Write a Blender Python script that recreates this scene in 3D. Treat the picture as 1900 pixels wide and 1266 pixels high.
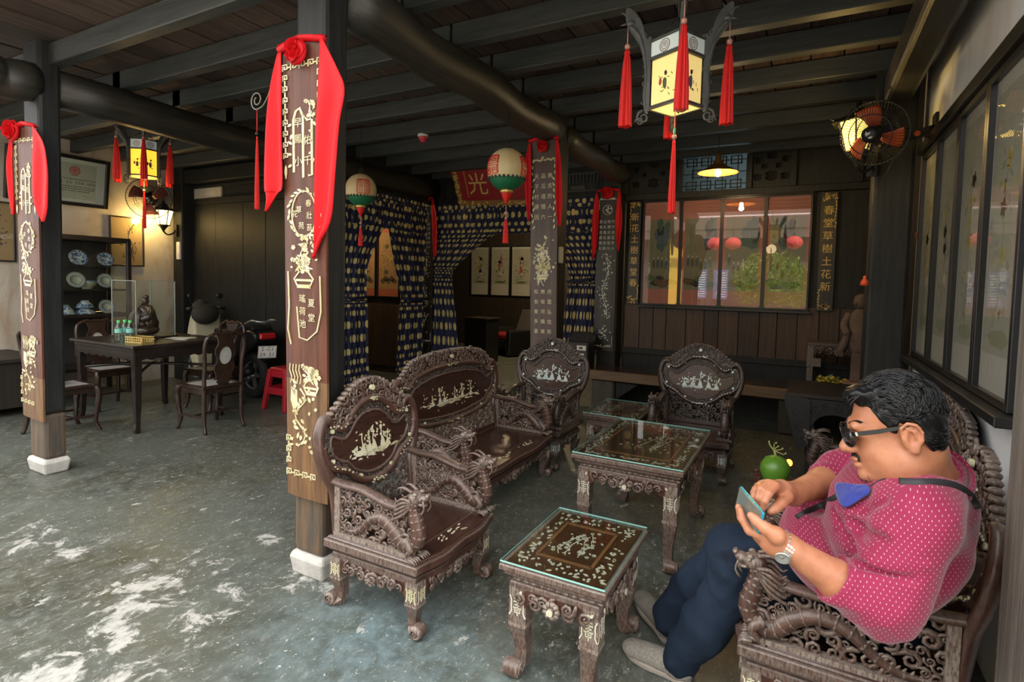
import bpy, math, random
import numpy as np
from mathutils import Vector as V, Matrix as M, noise
S = bpy.context.scene
C = S.collection
for o in list(bpy.data.objects):
    bpy.data.objects.remove(o)
PI = math.pi
R = math.radians
sin, cos = math.sin, math.cos

# ------------------------------------------------------------------ camera
def cam_axes(yaw, pitch, roll):
    w = V((-sin(yaw)*cos(pitch), cos(yaw)*cos(pitch), -sin(pitch)))
    r = V((cos(yaw), sin(yaw), 0))
    u = r.cross(w)
    return r*cos(roll)+u*sin(roll), u*cos(roll)-r*sin(roll), w
FOC, CX, CY = 1016.0, 950.0, 577.0            # of a 1900 x 1266 picture
AR, AU, AW = cam_axes(R(28.1), R(2.9), R(1.36))
EYE = V((0, 0, 1.40))
cd = bpy.data.cameras.new('camera')
cam = bpy.data.objects.new('camera', cd)
C.objects.link(cam)
cam.matrix_world = M(((AR.x, AU.x, -AW.x, EYE.x), (AR.y, AU.y, -AW.y, EYE.y), (AR.z, AU.z, -AW.z, EYE.z), (0, 0, 0, 1)))
cd.sensor_width = 36
cd.lens = FOC/1900*36
cd.shift_y = (CY-633)/1900
cd.clip_start = .02
S.camera = cam
def P(x, y, ax, v):
    """the point of the plane (axis ax = v) that is surveyed at picture position x, y"""
    d = AW + AR*((x-CX)/FOC) - AU*((y-CY)/FOC)
    return EYE + d*((v-EYE[ax])/d[ax])
def Q(x, y, zc):
    d = AW + AR*((x-CX)/FOC) - AU*((y-CY)/FOC)
    return EYE + d*zc

# ------------------------------------------------------------------ light
S.view_settings.view_transform = 'Standard'
S.view_settings.look = 'None'
S.view_settings.gamma = 1
S.view_settings.use_curve_mapping = False
S.view_settings.exposure = 0.88
S.cycles.max_bounces = 8
S.cycles.diffuse_bounces = 4
S.cycles.sample_clamp_indirect = 6
S.cycles.caustics_reflective = False
S.cycles.caustics_refractive = False
wd = bpy.data.worlds.new('world')
S.world = wd
wd.use_nodes = True
nt = wd.node_tree
bg = nt.nodes['Background']
sky = nt.nodes.new('ShaderNodeTexSky')
sky.sky_type = 'HOSEK_WILKIE'
sky.sun_direction = V((.35, .55, .75)).normalized()
sky.turbidity = 5
mx = nt.nodes.new('ShaderNodeMix')
mx.data_type = 'RGBA'
mx.inputs[0].default_value = .85
mx.inputs[7].default_value = (1.0, .985, .95, 1)
nt.links.new(sky.outputs[0], mx.inputs[6])
nt.links.new(mx.outputs[2], bg.inputs[0])
bg.inputs[1].default_value = 2.6
sun = bpy.data.lights.new('sun', 'SUN')
sun.energy = 8.0
sun.angle = R(2)
sun.color = (1, .95, .86)
so = bpy.data.objects.new('sun', sun)
C.objects.link(so)
so.rotation_euler = V((-.35, -.55, -.75)).to_track_quat('-Z', 'Y').to_euler()
def lamp(name, loc, power, col, size=.04, kind='POINT'):
    l = bpy.data.lights.new(name, kind)
    l.energy = power
    l.color = col
    l.shadow_soft_size = size
    o = bpy.data.objects.new(name, l)
    C.objects.link(o)
    o.location = loc
    return o
pl = bpy.data.lights.new('daylight_portal', 'AREA')    # the open courtyard side of the hall: guides sampling of the sky
pl.shape = 'RECTANGLE'
pl.size, pl.size_y = 9.0, 3.0
pl.cycles.is_portal = True
po = bpy.data.objects.new('daylight_portal', pl)
C.objects.link(po)
po.location = (-3.4, 1.0, 1.6)
po.rotation_euler = (R(90), 0, 0)
# PORTAL_END

# ------------------------------------------------------------------ mesh helpers
class MB:
    def __init__(s, m=None):
        s.v, s.f, s.mi, s.sm, s.uv, s.M = [], [], [], [], [], m
    def add(s, vs, fs, mi=0, sm=False, uv=None):
        n = len(s.v)
        if s.M is not None:
            m = s.M
            vs = [m @ V(p) for p in vs]
        s.v.extend(tuple(p) for p in vs)
        s.uv.extend(uv if uv else [(0, 0)]*len(vs))
        s.f.extend(tuple(i+n for i in f) for f in fs)
        s.mi.extend([mi]*len(fs))
        s.sm.extend([sm]*len(fs))
        return s
    def box(s, x0, x1, y0, y1, z0, z1, mi=0):
        return s.add([(x, y, z) for z in (z0, z1) for y in (y0, y1) for x in (x0, x1)],
                     [(0, 2, 3, 1), (4, 5, 7, 6), (0, 1, 5, 4), (2, 6, 7, 3), (0, 4, 6, 2), (1, 3, 7, 5)], mi)
    def bar(s, p, q, w, h, up=(0, 0, 1), mi=0, w2=None, h2=None):
        p, q = V(p), V(q)
        d = (q-p).normalized()
        u = V(up)
        if abs(d.dot(u)) > .98: u = V((0, 1, 0))
        r = d.cross(u).normalized()
        u = r.cross(d)
        vs = []
        for c, a, b in ((p, w, h), (q, w2 or w, h2 or h)):
            vs += [c+r*(i*a/2)+u*(j*b/2) for i, j in ((-1, -1), (1, -1), (1, 1), (-1, 1))]
        return s.add(vs, [(3, 2, 1, 0), (4, 5, 6, 7), (0, 1, 5, 4), (1, 2, 6, 5), (2, 3, 7, 6), (3, 0, 4, 7)], mi)
    def tube(s, pts, r, n=6, mi=0, sm=True, flat=1.0, up=None, rot=0, closed=False, caps=True):
        pts = [V(p) for p in pts]
        k = len(pts)
        rr = r if hasattr(r, '__len__') else [r]*k
        vs, a = [], None
        for i, p in enumerate(pts):
            if closed:
                t = pts[(i+1) % k]-pts[i-1]
            else:
                t = pts[min(i+1, k-1)]-pts[max(i-1, 0)]
            if t.length < 1e-9: t = V((0, 0, 1))
            t.normalize()
            if up is not None:
                a = t.cross(V(up))
                if a.length < 1e-4: a = t.orthogonal()
            elif a is None:
                a = t.orthogonal()
            a = (a-t*a.dot(t))
            if a.length < 1e-6: a = t.orthogonal()
            a.normalize()
            b = t.cross(a)
            for j in range(n):
                th = 2*PI*j/n+rot
                vs.append(p+a*(cos(th)*rr[i])+b*(sin(th)*rr[i]*flat))
        fs = []
        for i in range(k if closed else k-1):
            i2 = (i+1) % k
            for j in range(n):
                j2 = (j+1) % n
                fs.append((i*n+j, i*n+j2, i2*n+j2, i2*n+j))
        if caps and not closed:
            fs += [tuple(range(n))[::-1], tuple((k-1)*n+j for j in range(n))]
        return s.add(vs, fs, mi, sm)
    def lathe(s, prof, n=16, o=(0, 0, 0), mi=0, sm=True, ax=None, a0=0, a1=2*PI):
        full = abs(a1-a0-2*PI) < 1e-6
        m = n if full else n+1
        q = V(ax).to_track_quat('Z', 'Y').to_matrix() if ax is not None else None
        vs = []
        for r, z in prof:
            for j in range(m):
                t = a0+(a1-a0)*j/n
                p = V((r*cos(t), r*sin(t), z))
                if q: p = q @ p
                vs.append(p+V(o))
        fs = []
        for i in range(len(prof)-1):
            for j in range(n):
                j2 = (j+1) % m
                fs.append((i*m+j, i*m+j2, (i+1)*m+j2, (i+1)*m+j))
        return s.add(vs, fs, mi, sm)
    def ell(s, c, r, n=12, k=8, rot=None, mi=0):
        r = r if hasattr(r, '__len__') else (r, r, r)
        vs, fs = [], []
        for i in range(k+1):
            a = PI*i/k
            for j in range(n):
                t = 2*PI*j/n
                p = V((r[0]*sin(a)*cos(t), r[1]*sin(a)*sin(t), r[2]*cos(a)))
                if rot is not None: p = rot @ p
                vs.append(p+V(c))
        for i in range(k):
            for j in range(n):
                j2 = (j+1) % n
                fs.append((i*n+j, (i+1)*n+j, (i+1)*n+j2, i*n+j2))
        return s.add(vs, fs, mi, True)
    def grid(s, fn, nu, nv, mi=0, sm=True, uvs=(1, 1), cu=False):
        vs, uv, fs = [], [], []
        for i in range(nv+1):
            for j in range(nu+1):
                vs.append(fn(j/nu, i/nv))
                uv.append((j/nu*uvs[0], i/nv*uvs[1]))
        for i in range(nv):
            for j in range(nu):
                a = i*(nu+1)+j
                fs.append((a, a+1, a+nu+2, a+nu+1))
        return s.add(vs, fs, mi, sm, uv)
    def prism(s, pts, w0, w1, mi=0, sm=False):
        """polygon in u, v extruded along the third local axis"""
        n = len(pts)
        vs = [(p[0], p[1], w0) for p in pts]+[(p[0], p[1], w1) for p in pts]
        fs = [tuple(range(n))[::-1], tuple(range(n, 2*n))]
        fs += [(i, (i+1) % n, n+(i+1) % n, n+i) for i in range(n)]
        return s.add(vs, fs, mi, sm)
    def dot(s, u, v, r, w=.0015, n=10, mi=0, ry=None):
        return s.prism([(u+r*cos(2*PI*i/n), v+(ry or r)*sin(2*PI*i/n)) for i in range(n)], -.002, w, mi)
    def leaf(s, u, v, a, l, wd, w=.0015, mi=0):
        ps = []
        for t, h in ((0, 0), (.25, .42), (.55, .5), (1, 0), (.55, -.5), (.25, -.42)):
            x, y = t*l, h*wd
            ps.append((u+x*cos(a)-y*sin(a), v+x*sin(a)+y*cos(a)))
        return s.prism(ps, -.002, w, mi)
    def stroke(s, pts, wd, w=.0015, mi=0, closed=False):
        k = len(pts)
        L, Rr = [], []
        for i in range(k):
            a = pts[(i-1) % k] if closed else pts[max(i-1, 0)]
            b = pts[(i+1) % k] if closed else pts[min(i+1, k-1)]
            dx, dy = b[0]-a[0], b[1]-a[1]
            l = math.hypot(dx, dy) or 1
            nx, ny = -dy/l*wd/2, dx/l*wd/2
            L.append((pts[i][0]+nx, pts[i][1]+ny)); Rr.append((pts[i][0]-nx, pts[i][1]-ny))
        vs = [(p[0], p[1], w) for p in L]+[(p[0], p[1], w) for p in Rr]
        vs += [(p[0], p[1], -.002) for p in L]+[(p[0], p[1], -.002) for p in Rr]
        fs = []
        for i in range(k if closed else k-1):
            j = (i+1) % k
            fs += [(k+i, k+j, j, i), (i, j, 2*k+j, 2*k+i), (3*k+i, 3*k+j, k+j, k+i)]
        return s.add(vs, fs, mi)
    def build(s, name, mats, parent=None, bev=0, seg=1, sub=0, kind=None, label=None):
        me = bpy.data.meshes.new(name)
        me.from_pydata(s.v, [], s.f)
        for m in (mats if isinstance(mats, (list, tuple)) else [mats]):
            me.materials.append(m)
        me.polygons.foreach_set('material_index', s.mi)
        me.polygons.foreach_set('use_smooth', s.sm)
        if any(u != (0, 0) for u in s.uv):
            ul = me.uv_layers.new(name='UVMap')
            li = np.empty(len(me.loops), dtype=np.int32)
            me.loops.foreach_get('vertex_index', li)
            ul.data.foreach_set('uv', np.array(s.uv, dtype=np.float32)[li].ravel())
        me.update()
        o = bpy.data.objects.new(name, me)
        C.objects.link(o)
        if parent is not None: o.parent = parent
        if bev:
            b = o.modifiers.new('bevel', 'BEVEL')
            b.width, b.segments, b.limit_method, b.angle_limit = bev, seg, 'ANGLE', R(40)
        if sub:
            b = o.modifiers.new('sub', 'SUBSURF')
            b.levels = b.render_levels = sub
        if kind: o['kind'] = kind
        if label: o['label'] = label
        return o
def thing(name, label, cat, loc=(0, 0, 0), rz=0, group=None):
    o = bpy.data.objects.new(name, None)
    C.objects.link(o)
    o.empty_display_size = .05
    o.location = loc
    o.rotation_euler = (0, 0, rz)
    o['label'], o['category'] = label, cat
    if group: o['group'] = group
    return o
def tag(o, label, cat, group=None):
    o['label'], o['category'] = label, cat
    if group: o['group'] = group
    return o
def dup(root, loc=None, rz=None, label=None, group=None):
    r = root.copy()
    C.objects.link(r)
    if loc is not None: r.location = loc
    if rz is not None: r.rotation_euler = (0, 0, rz)
    if label: r['label'] = label
    if group: r['group'] = group
    for ch in list(root.children):
        c = ch.copy(); C.objects.link(c); c.parent = r
        for g in list(ch.children):
            d = g.copy(); C.objects.link(d); d.parent = c
    return r
def spl(pts, k=6, closed=False):
    """Catmull-Rom through points of any dimension"""
    n = len(pts)
    out = []
    for i in range(n if closed else n-1):
        if closed:
            a, b, c, d = pts[i-1], pts[i], pts[(i+1) % n], pts[(i+2) % n]
        else:
            a, b, c, d = pts[max(i-1, 0)], pts[i], pts[i+1], pts[min(i+2, n-1)]
        for j in range(k):
            t = j/k
            out.append(tuple(.5*((2*q)+(r-p)*t+(2*p-5*q+4*r-s_)*t*t+(3*q-p-3*r+s_)*t**3) for p, q, r, s_ in zip(a, b, c, d)))
    if not closed: out.append(tuple(pts[-1]))
    return out
def frame(o, u, v):
    """matrix whose local x, y run along u, v from the origin o; z is the outward normal"""
    u, v = V(u).normalized(), V(v).normalized()
    w = u.cross(v)
    return M(((u.x, v.x, w.x, o[0]), (u.y, v.y, w.y, o[1]), (u.z, v.z, w.z, o[2]), (0, 0, 0, 1)))
FRONT = lambda x, y, z: frame((x, y, z), (1, 0, 0), (0, 0, 1))        # faces -Y
_gl = {}
def glyph(mb, ch, u, v, size, mi=0, w=.0015, sx=1, bold=0):
    key = (ch, bold)
    if key not in _gl:
        cu = bpy.data.curves.new('t', 'FONT')
        cu.body, cu.size, cu.align_x, cu.align_y, cu.resolution_u = ch, 1, 'CENTER', 'CENTER', 2
        cu.offset = bold
        ob = bpy.data.objects.new('t', cu)
        C.objects.link(ob)
        dg = bpy.context.evaluated_depsgraph_get()
        me = bpy.data.meshes.new_from_object(ob.evaluated_get(dg))
        _gl[key] = ([tuple(x.co) for x in me.vertices], [tuple(p.vertices) for p in me.polygons])
        bpy.data.objects.remove(ob)
        bpy.data.curves.remove(cu)
        bpy.data.meshes.remove(me)
    vs, fs = _gl[key]
    return mb.add([(u+p[0]*size*sx, v+p[1]*size, w) for p in vs], fs, mi)
def scroll(mb, u, v, rad, a0, turns=1.4, th=None, h=0, hand=1, mi=0, n=5, k=13, lead=0):
    """carved volute standing proud of the local plane"""
    th = th or rad*.34
    pts, rs = [], []
    if lead:
        a = a0
        x, y = u+rad*cos(a), v+rad*sin(a)
        tx, ty = sin(a)*hand, -cos(a)*hand
        for q in (1, .5):
            pts.append((x+tx*lead*q, y+ty*lead*q, h)); rs.append(th*(.45 if q == 1 else .8))
    for i in range(k):
        t = i/(k-1)
        r_ = rad*(1-t*.86)
        a = a0+hand*turns*2*PI*t
        pts.append((u+r_*cos(a), v+r_*sin(a), h+th*.5*t))
        rs.append(th*(1-.55*t))
    return mb.tube(pts, rs, n, mi)
def carve(mb, inside, u0, u1, v0, v1, rad, seed, dens=1.0, h=0, mi=0, back=True):
    """fills a region of the local plane with interlocking scrollwork"""
    rg = random.Random(seed)
    done = []
    tries = int(60*dens*(u1-u0)*(v1-v0)/(rad*rad))+40
    for _ in range(tries):
        r_ = rad*rg.uniform(.55, 1.15)
        u, v = rg.uniform(u0, u1), rg.uniform(v0, v1)
        if not inside(u, v): continue
        if any((u-a)**2+(v-b)**2 < (.80*(r_+c))**2 for a, b, c in done): continue
        done.append((u, v, r_))
        scroll(mb, u, v, r_*.92, rg.uniform(0, 2*PI), rg.uniform(1.0, 1.6), r_*rg.uniform(.30, .42), h+rg.uniform(-.2, .3)*r_, rg.choice((-1, 1)), mi, 5, 11, r_*rg.uniform(.6, 1.3))
    return done
def pierce(mb, u0, u1, v0, v1, nx, ny, solid, w0, w1, mi=0):
    """plate with holes cut through it"""
    du, dv = (u1-u0)/nx, (v1-v0)/ny
    g = [[solid(u0+(i+.5)*du, v0+(j+.5)*dv) for i in range(nx)] for j in range(ny)]
    at = lambda i, j: 0 <= i < nx and 0 <= j < ny and g[j][i]
    for j in range(ny):
        i = 0
        while i < nx:
            if not g[j][i]: i += 1; continue
            k = i
            while k < nx and g[j][k]: k += 1
            mb.box(u0+i*du, u0+k*du, v0+j*dv, v0+(j+1)*dv, w0, w1, mi)
            i = k

# ------------------------------------------------------------------ materials
class NT:
    def __init__(s, name):
        s.m = bpy.data.materials.new(name)
        s.m.use_nodes = True
        s.t = s.m.node_tree
        s.b = s.t.nodes['Principled BSDF']
        s.out = s.t.nodes['Material Output']
    def n(s, typ, ins=None, **kw):
        q = s.t.nodes.new('ShaderNode'+typ)
        for k, v in kw.items(): setattr(q, k, v)
        for k, v in (ins or {}).items():
            if hasattr(v, 'links') or hasattr(v, 'is_linked'): s.t.links.new(v, q.inputs[k])
            else: q.inputs[k].default_value = v
        return q
    def link(s, a, b): s.t.links.new(a, b)
    def coords(s, scale=(1, 1, 1), rnd=False, world=False, kind='Object'):
        if world: c = s.n('NewGeometry').outputs['Position']
        else: c = s.n('TexCoord').outputs[kind]
        if rnd:
            oi = s.n('ObjectInfo').outputs['Random']
            k = s.n('Math', {0: oi, 1: 37.0}, operation='MULTIPLY').outputs[0]
            c = s.n('VectorMath', {0: c, 1: k}, operation='ADD').outputs[0]
        return s.n('Mapping', {'Vector': c, 'Scale': scale}).outputs[0]
    def noise(s, vec, scale, detail=4, rough=.6, dist=0):
        return s.n('TexNoise', {'Vector': vec, 'Scale': scale, 'Detail': detail, 'Roughness': rough, 'Distortion': dist}).outputs[0]
    def ramp(s, f, a, b, ca=(0, 0, 0, 1), cb=(1, 1, 1, 1)):
        q = s.n('ValToRGB', {0: f})
        e = q.color_ramp.elements
        e[0].position, e[1].position = a, b
        e[0].color, e[1].color = ca, cb
        return q.outputs[0]
    def mix(s, f, a, b, bt='MIX'):
        q = s.n('Mix', data_type='RGBA', blend_type=bt)
        for i, v in ((0, f), (6, a), (7, b)):
            if hasattr(v, 'is_linked'): s.t.links.new(v, q.inputs[i])
            else: q.inputs[i].default_value = v if i == 0 or len(v) == 4 else (*v, 1)
        return q.outputs[2]
    def math(s, op, a, b=0):
        q = s.n('Math', operation=op)
        for i, v in ((0, a), (1, b)):
            if hasattr(v, 'is_linked'): s.t.links.new(v, q.inputs[i])
            else: q.inputs[i].default_value = v
        return q.outputs[0]
    def bump(s, h, strength, dist=.01):
        q = s.n('Bump', {'Height': h, 'Strength': strength, 'Distance': dist})
        s.link(q.outputs[0], s.b.inputs['Normal'])
def mat(name, c, rough=.5, c2=None, ns=8, st=(1, 1, 1), lo=.35, hi=.65, metal=0, bump=0, bs=60, bst=None, dust=None, wear=None, rnd=False, tint=0, spec=.5, emit=None, coat=0, sheen=0):
    t = NT(name)
    b = t.b
    b.inputs['Roughness'].default_value = rough
    b.inputs['Metallic'].default_value = metal
    b.inputs['Specular IOR Level'].default_value = spec
    if coat:
        b.inputs['Coat Weight'].default_value = coat
        b.inputs['Coat Roughness'].default_value = .12
    if sheen: b.inputs['Sheen Weight'].default_value = sheen
    col = (*c, 1)
    vec = t.coords(st, rnd) if (c2 or bump or dust or wear) else None
    if c2:
        col = t.mix(t.ramp(t.noise(vec, ns, 6, .65), lo, hi), c, c2)
    if tint:
        v = t.math('MULTIPLY_ADD', t.n('ObjectInfo').outputs['Random'], tint)
        v.node.inputs[2].default_value = 1-tint/2
        hs = t.n('HueSaturation', {'Value': v})
        if hasattr(col, 'is_linked'): t.link(col, hs.inputs['Color'])
        else: hs.inputs['Color'].default_value = col
        col = hs.outputs[0]
    if wear:
        pt = t.n('NewGeometry').outputs['Pointiness']
        f = t.ramp(pt, wear[1], wear[2])
        f = t.math('MULTIPLY', f, t.ramp(t.noise(vec, 25, 3), .3, .6))
        col = t.mix(f, col, wear[0])
    if dust:
        nz = t.n('SeparateXYZ', {0: t.n('NewGeometry').outputs['Normal']}).outputs[2]
        f = t.ramp(nz, .15, .95)
        f = t.math('MULTIPLY', f, t.ramp(t.noise(vec, 18, 4), .25, .7))
        f = t.math('MULTIPLY', f, dust[1])
        col = t.mix(f, col, dust[0])
        rr = t.math('ADD', t.math('MULTIPLY', f, .4), rough)
        t.link(rr, b.inputs['Roughness'])
    if hasattr(col, 'is_linked'): t.link(col, b.inputs['Base Color'])
    else: b.inputs['Base Color'].default_value = col
    if bump:
        bv = t.coords(bst or st, rnd)
        t.bump(t.noise(bv, bs, 4), bump)
    if emit:
        b.inputs['Emission Color'].default_value = (*emit[0], 1)
        b.inputs['Emission Strength'].default_value = emit[1]
    return t.m
def glass(name, ior=1.5, tint=(1, 1, 1), rough=0.0):
    t = NT(name)
    ge = t.n('NewGeometry')                        # Schlick reflectance of a thin pane
    d = t.n('VectorMath', {0: ge.outputs['Incoming'], 1: ge.outputs['Normal']}, operation='DOT_PRODUCT').outputs['Value']
    k = t.math('POWER', t.math('SUBTRACT', 1.0, t.math('ABSOLUTE', d)), 5.0)
    f0 = ((ior-1)/(ior+1))**2*1.6
    fr = t.math('ADD', t.math('MULTIPLY', k, 1-f0), f0)
    tr = t.n('BsdfTransparent', {'Color': (*tint, 1)}).outputs[0]
    gl = t.n('BsdfGlossy', {'Roughness': rough}).outputs[0]
    q = t.n('MixShader', {0: fr, 1: tr, 2: gl})
    t.link(q.outputs[0], t.out.inputs[0])
    return t.m
# ------------------------------------------------------------------ shared materials
DUSTC = (.33, .29, .26)
BLK = mat('black_lacquered_wood', (.011, .012, .0115), .5, (.022, .023, .022), 6, (6, 6, .5), bump=.25, bs=30, bst=(9, 9, .4), tint=.3, rnd=True, spec=.3)
BLKX = mat('black_joist_wood', (.030, .034, .033), .5, (.056, .060, .057), 5, (.5, 7, 7), bump=.2, bs=20, bst=(.4, 9, 9), tint=.35, rnd=True)
BLKY = mat('black_beam_wood', (.020, .020, .018), .42, (.042, .038, .030), 5, (7, .5, 7), bump=.2, bs=20, bst=(9, .4, 9), tint=.2, rnd=True)
CEIL = mat('old_ceiling_plank', (.032, .022, .018), .6, (.100, .062, .047), 5, (8, .35, 8), bump=.3, bs=20, bst=(9, .3, 9), tint=.9, rnd=True)
BOARDW = mat('brown_wall_board', (.032, .019, .011), .5, (.070, .040, .022), 5, (8, 8, .4), bump=.2, bs=20, bst=(9, 9, .3), tint=.8, rnd=True)
FRAMEB = mat('black_frame', (.012, .012, .012), .3)
GLASS = glass('picture_glass', 1.9)
SKYDIM = glass('sky_dimming_sheet', 1.5, (.16, .25, .28))
GLASSC = glass('clear_glass', 1.45, (.93, .97, .95))
IRON = mat('black_iron', (.02, .02, .02), .4, metal=.4)
STONE = mat('white_stone', (.62, .60, .56), .8, (.45, .43, .40), 9, bump=.5, bs=25)

# floor of worn polished cement
t = NT('worn_cement_floor')
pos = t.coords(world=True)
warp = t.noise(t.coords((1, 1, 1), world=True), 1.3, 5, .6, 1.5)
n1 = t.noise(t.coords((1.0, .55, 1), world=True), 2.2, 8, .68, 2.2)
n2 = t.noise(pos, 11, 6, .7, .6)
c = t.mix(t.ramp(n1, .30, .72), (.036, .040, .031), (.20, .215, .19))
c = t.mix(t.math('MULTIPLY', t.ramp(warp, .38, .62), .65), c, (.098, .098, .060))
c = t.mix(t.math('MULTIPLY', t.ramp(n2, .45, .75), .5), c, (.30, .325, .30))
fine = t.noise(t.coords((1, .5, 1), world=True), 34, 8, .8, .4)
c = t.mix(t.math('MULTIPLY', t.ramp(fine, .36, .56), .55), t.mix(.55, c, (.02, .022, .017)), c)
c = t.mix(t.math('MULTIPLY', t.ramp(fine, .54, .68), .7), c, (.40, .42, .38))
n4 = t.noise(t.coords((1, 1, 1), world=True), .9, 3, .5, .4)
c = t.mix(t.math('MULTIPLY', t.ramp(n4, .40, .62), .45), c, (.135, .155, .14))
def blob(x, y, r, soft=1.0):
    d = t.n('VectorMath', {0: pos, 1: (x, y, 0)}, operation='DISTANCE').outputs[1] if False else t.n('VectorMath', {0: pos, 1: (x, y, 0)}, operation='DISTANCE').outputs['Value']
    return t.ramp(d, r*(1-soft), r, (1, 1, 1, 1), (0, 0, 0, 1))
# blue-tinted patches of the cement by the armchair
c = t.mix(t.math('MULTIPLY', blob(-1.42, 1.60, .62), t.math('MULTIPLY', t.ramp(n2, .25, .62), .8)), c, (.19, .28, .31))
c = t.mix(t.math('MULTIPLY', blob(-.85, 1.55, .45), t.math('MULTIPLY', t.ramp(n2, .3, .7), .7)), c, (.16, .22, .23))
# lime worn patches
msk = None
for x, y, r_ in [(*P(px, py, 2, 0).xy, rr) for px, py, rr in ((290, 1085, .42), (250, 1180, .5), (120, 1250, .55), (350, 1238, .16), (60, 1010, .45), (330, 1040, .22), (590, 1075, .30), (300, 1130, .5), (1000, 1225, .1), (500, 1005, .15))]:
    bl = blob(x, y, r_)
    msk = bl if msk is None else t.math('MAXIMUM', msk, bl)
n3 = t.noise(t.coords((1, 1, 1), world=True), 5.5, 9, .72, .5)
f = t.ramp(t.math('ADD', t.math('MULTIPLY', msk, .20), n3), .645, .70)
f = t.math('MULTIPLY', f, t.ramp(fine, .30, .52))
c = t.mix(f, c, (.50, .495, .465))
sp = t.noise(t.coords((1, 1, 1), world=True), 42, 3, .6)
c = t.mix(t.ramp(sp, .665, .70), c, (.50, .51, .48))
sp3 = t.noise(t.coords((1, 1, 1), world=True), 105, 2, .6)
c = t.mix(t.ramp(sp3, .69, .72), c, (.50, .52, .49))
sp2 = t.noise(t.coords((1, .45, 1), world=True), 13, 5, .7)
c = t.mix(t.ramp(sp2, .635, .67), c, (.42, .44, .41))
t.link(c, t.b.inputs['Base Color'])
t.link(t.math('ADD', t.math('MULTIPLY', n2, .35), .22), t.b.inputs['Roughness'])
t.b.inputs['Specular IOR Level'].default_value = .45
t.bump(t.math('ADD', n2, sp), .12, .004)
FLOOR = t.m

def plaster(name, a, b, d, band=None):
    t = NT(name)
    v = t.coords(world=True)
    c = t.mix(t.ramp(t.noise(v, 1.6, 6, .65), .35, .65), a, b)
    c = t.mix(t.math('MULTIPLY', t.ramp(t.noise(t.coords((1, 1, .35), world=True), 3.5, 8, .7, 1), .5, .7), .8), c, d)
    if band:
        z = t.n('SeparateXYZ', {0: v}).outputs[2]
        z = t.math('ADD', z, t.math('MULTIPLY', t.noise(v, 4, 4), .25))
        c = t.mix(t.ramp(z, band[0], band[0]+.03), band[1], c, )
    t.link(c, t.b.inputs['Base Color'])
    t.b.inputs['Roughness'].default_value = .85
    t.bump(t.noise(v, 60, 4), .25, .004)
    return t.m
PLASTL = plaster('stained_lime_plaster', (.60, .58, .53), (.50, .43, .34), (.38, .27, .18))
PLASTR = plaster('grey_lime_plaster', (.70, .71, .73), (.62, .63, .65), (.58, .50, .38))

# ------------------------------------------------------------------ setting
def structure(o):
    o['kind'] = 'structure'
    return o
m = MB(); m.box(-9.5, 2.0, -1.2, 11, -.12, 0)
structure(m.build('floor', FLOOR))
YARD = mat('courtyard_paving', (.40, .38, .34), .8, (.32, .30, .26), 3)
m = MB(); m.box(-16, 12, -15, -1.2, -.2, -.02)
structure(m.build('ground', YARD))
m = MB(); m.box(-9.5, 2.0, 1.15, 11, 2.985, 3.06)
ceiling = structure(m.build('ceiling', CEIL))
XL, XC, XR = -4.62, -1.985, .47
JB = 2.80
me0 = None
x = -7.7
k = 0
rg = random.Random(4)
while x < .9:
    w_ = rg.uniform(.17, .26)
    m = MB(); m.box(x+.004, x+w_-.004, 1.16, 6.5, 2.935+rg.uniform(0, .012), 2.984)
    m.build('plank', CEIL, ceiling, .003)
    x += w_
JY = [1.83, 2.31, 2.76, 3.24, 3.71, 4.22, 4.75, 5.27, 5.76, 6.2]
for y in JY:
    for a, b in ((-7.6, XL-.02), (XL+.02-.15, XC+.04), (XC-.04+.1, .52)):
        m = MB(); m.box(a, b, y, y+.085, JB+rg.uniform(-.008, .008)+(.012 if a > -3 else 0), 2.936)
        m.build('joist', BLKX, ceiling, .006)
def log(x, y0, y1, z, r_):
    m = MB()
    k = 14
    m.tube([(x+.012*sin(i*1.1), y0+(y1-y0)*i/k, z+.01*cos(i*.9)) for i in range(k+1)], [r_*(1+.03*sin(i*1.7)) for i in range(k+1)], 16)
    return m.build('beam', BLKY, ceiling)
log(XC+.03, 1.915, 4.30, 2.70, .125)
log(XC+.03, 4.48, 6.32, 2.69, .115)
log(XL-.03, 1.2, 1.77, 2.66, .13)
log(XL-.03, 1.90, 6.3, 2.66, .13)
m = MB(); m.box(.39, .54, 1.2, 4.29, 2.60, 2.795); m.build('beam', BLKY, ceiling, .025, 2)
for a, b, y, z in ((-7.6, -4.75, 4.45, 2.70), (-4.5, -2.1, 6.36, 2.82), (-1.88, .5, 6.36, 2.98)):
    m = MB(); m.box(a, b, y-.06, y+.06, z-.09, z+.09)
    m.build('beam', BLK, ceiling, .01)

# outer walls
m = MB(); m.box(-7.75, -7.6, 1.0, 6.5, 0, 2.99)
structure(m.build('wall_left', PLASTL))
m = MB(); m.box(.64, .80, 1.15, 4.52, 0, 2.99)
structure(m.build('wall_right', PLASTR))
m = MB(); m.box(.64, .80, 4.52, 6.6, 0, 2.99)
structure(m.build('wall_alcove', BLK))
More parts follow.
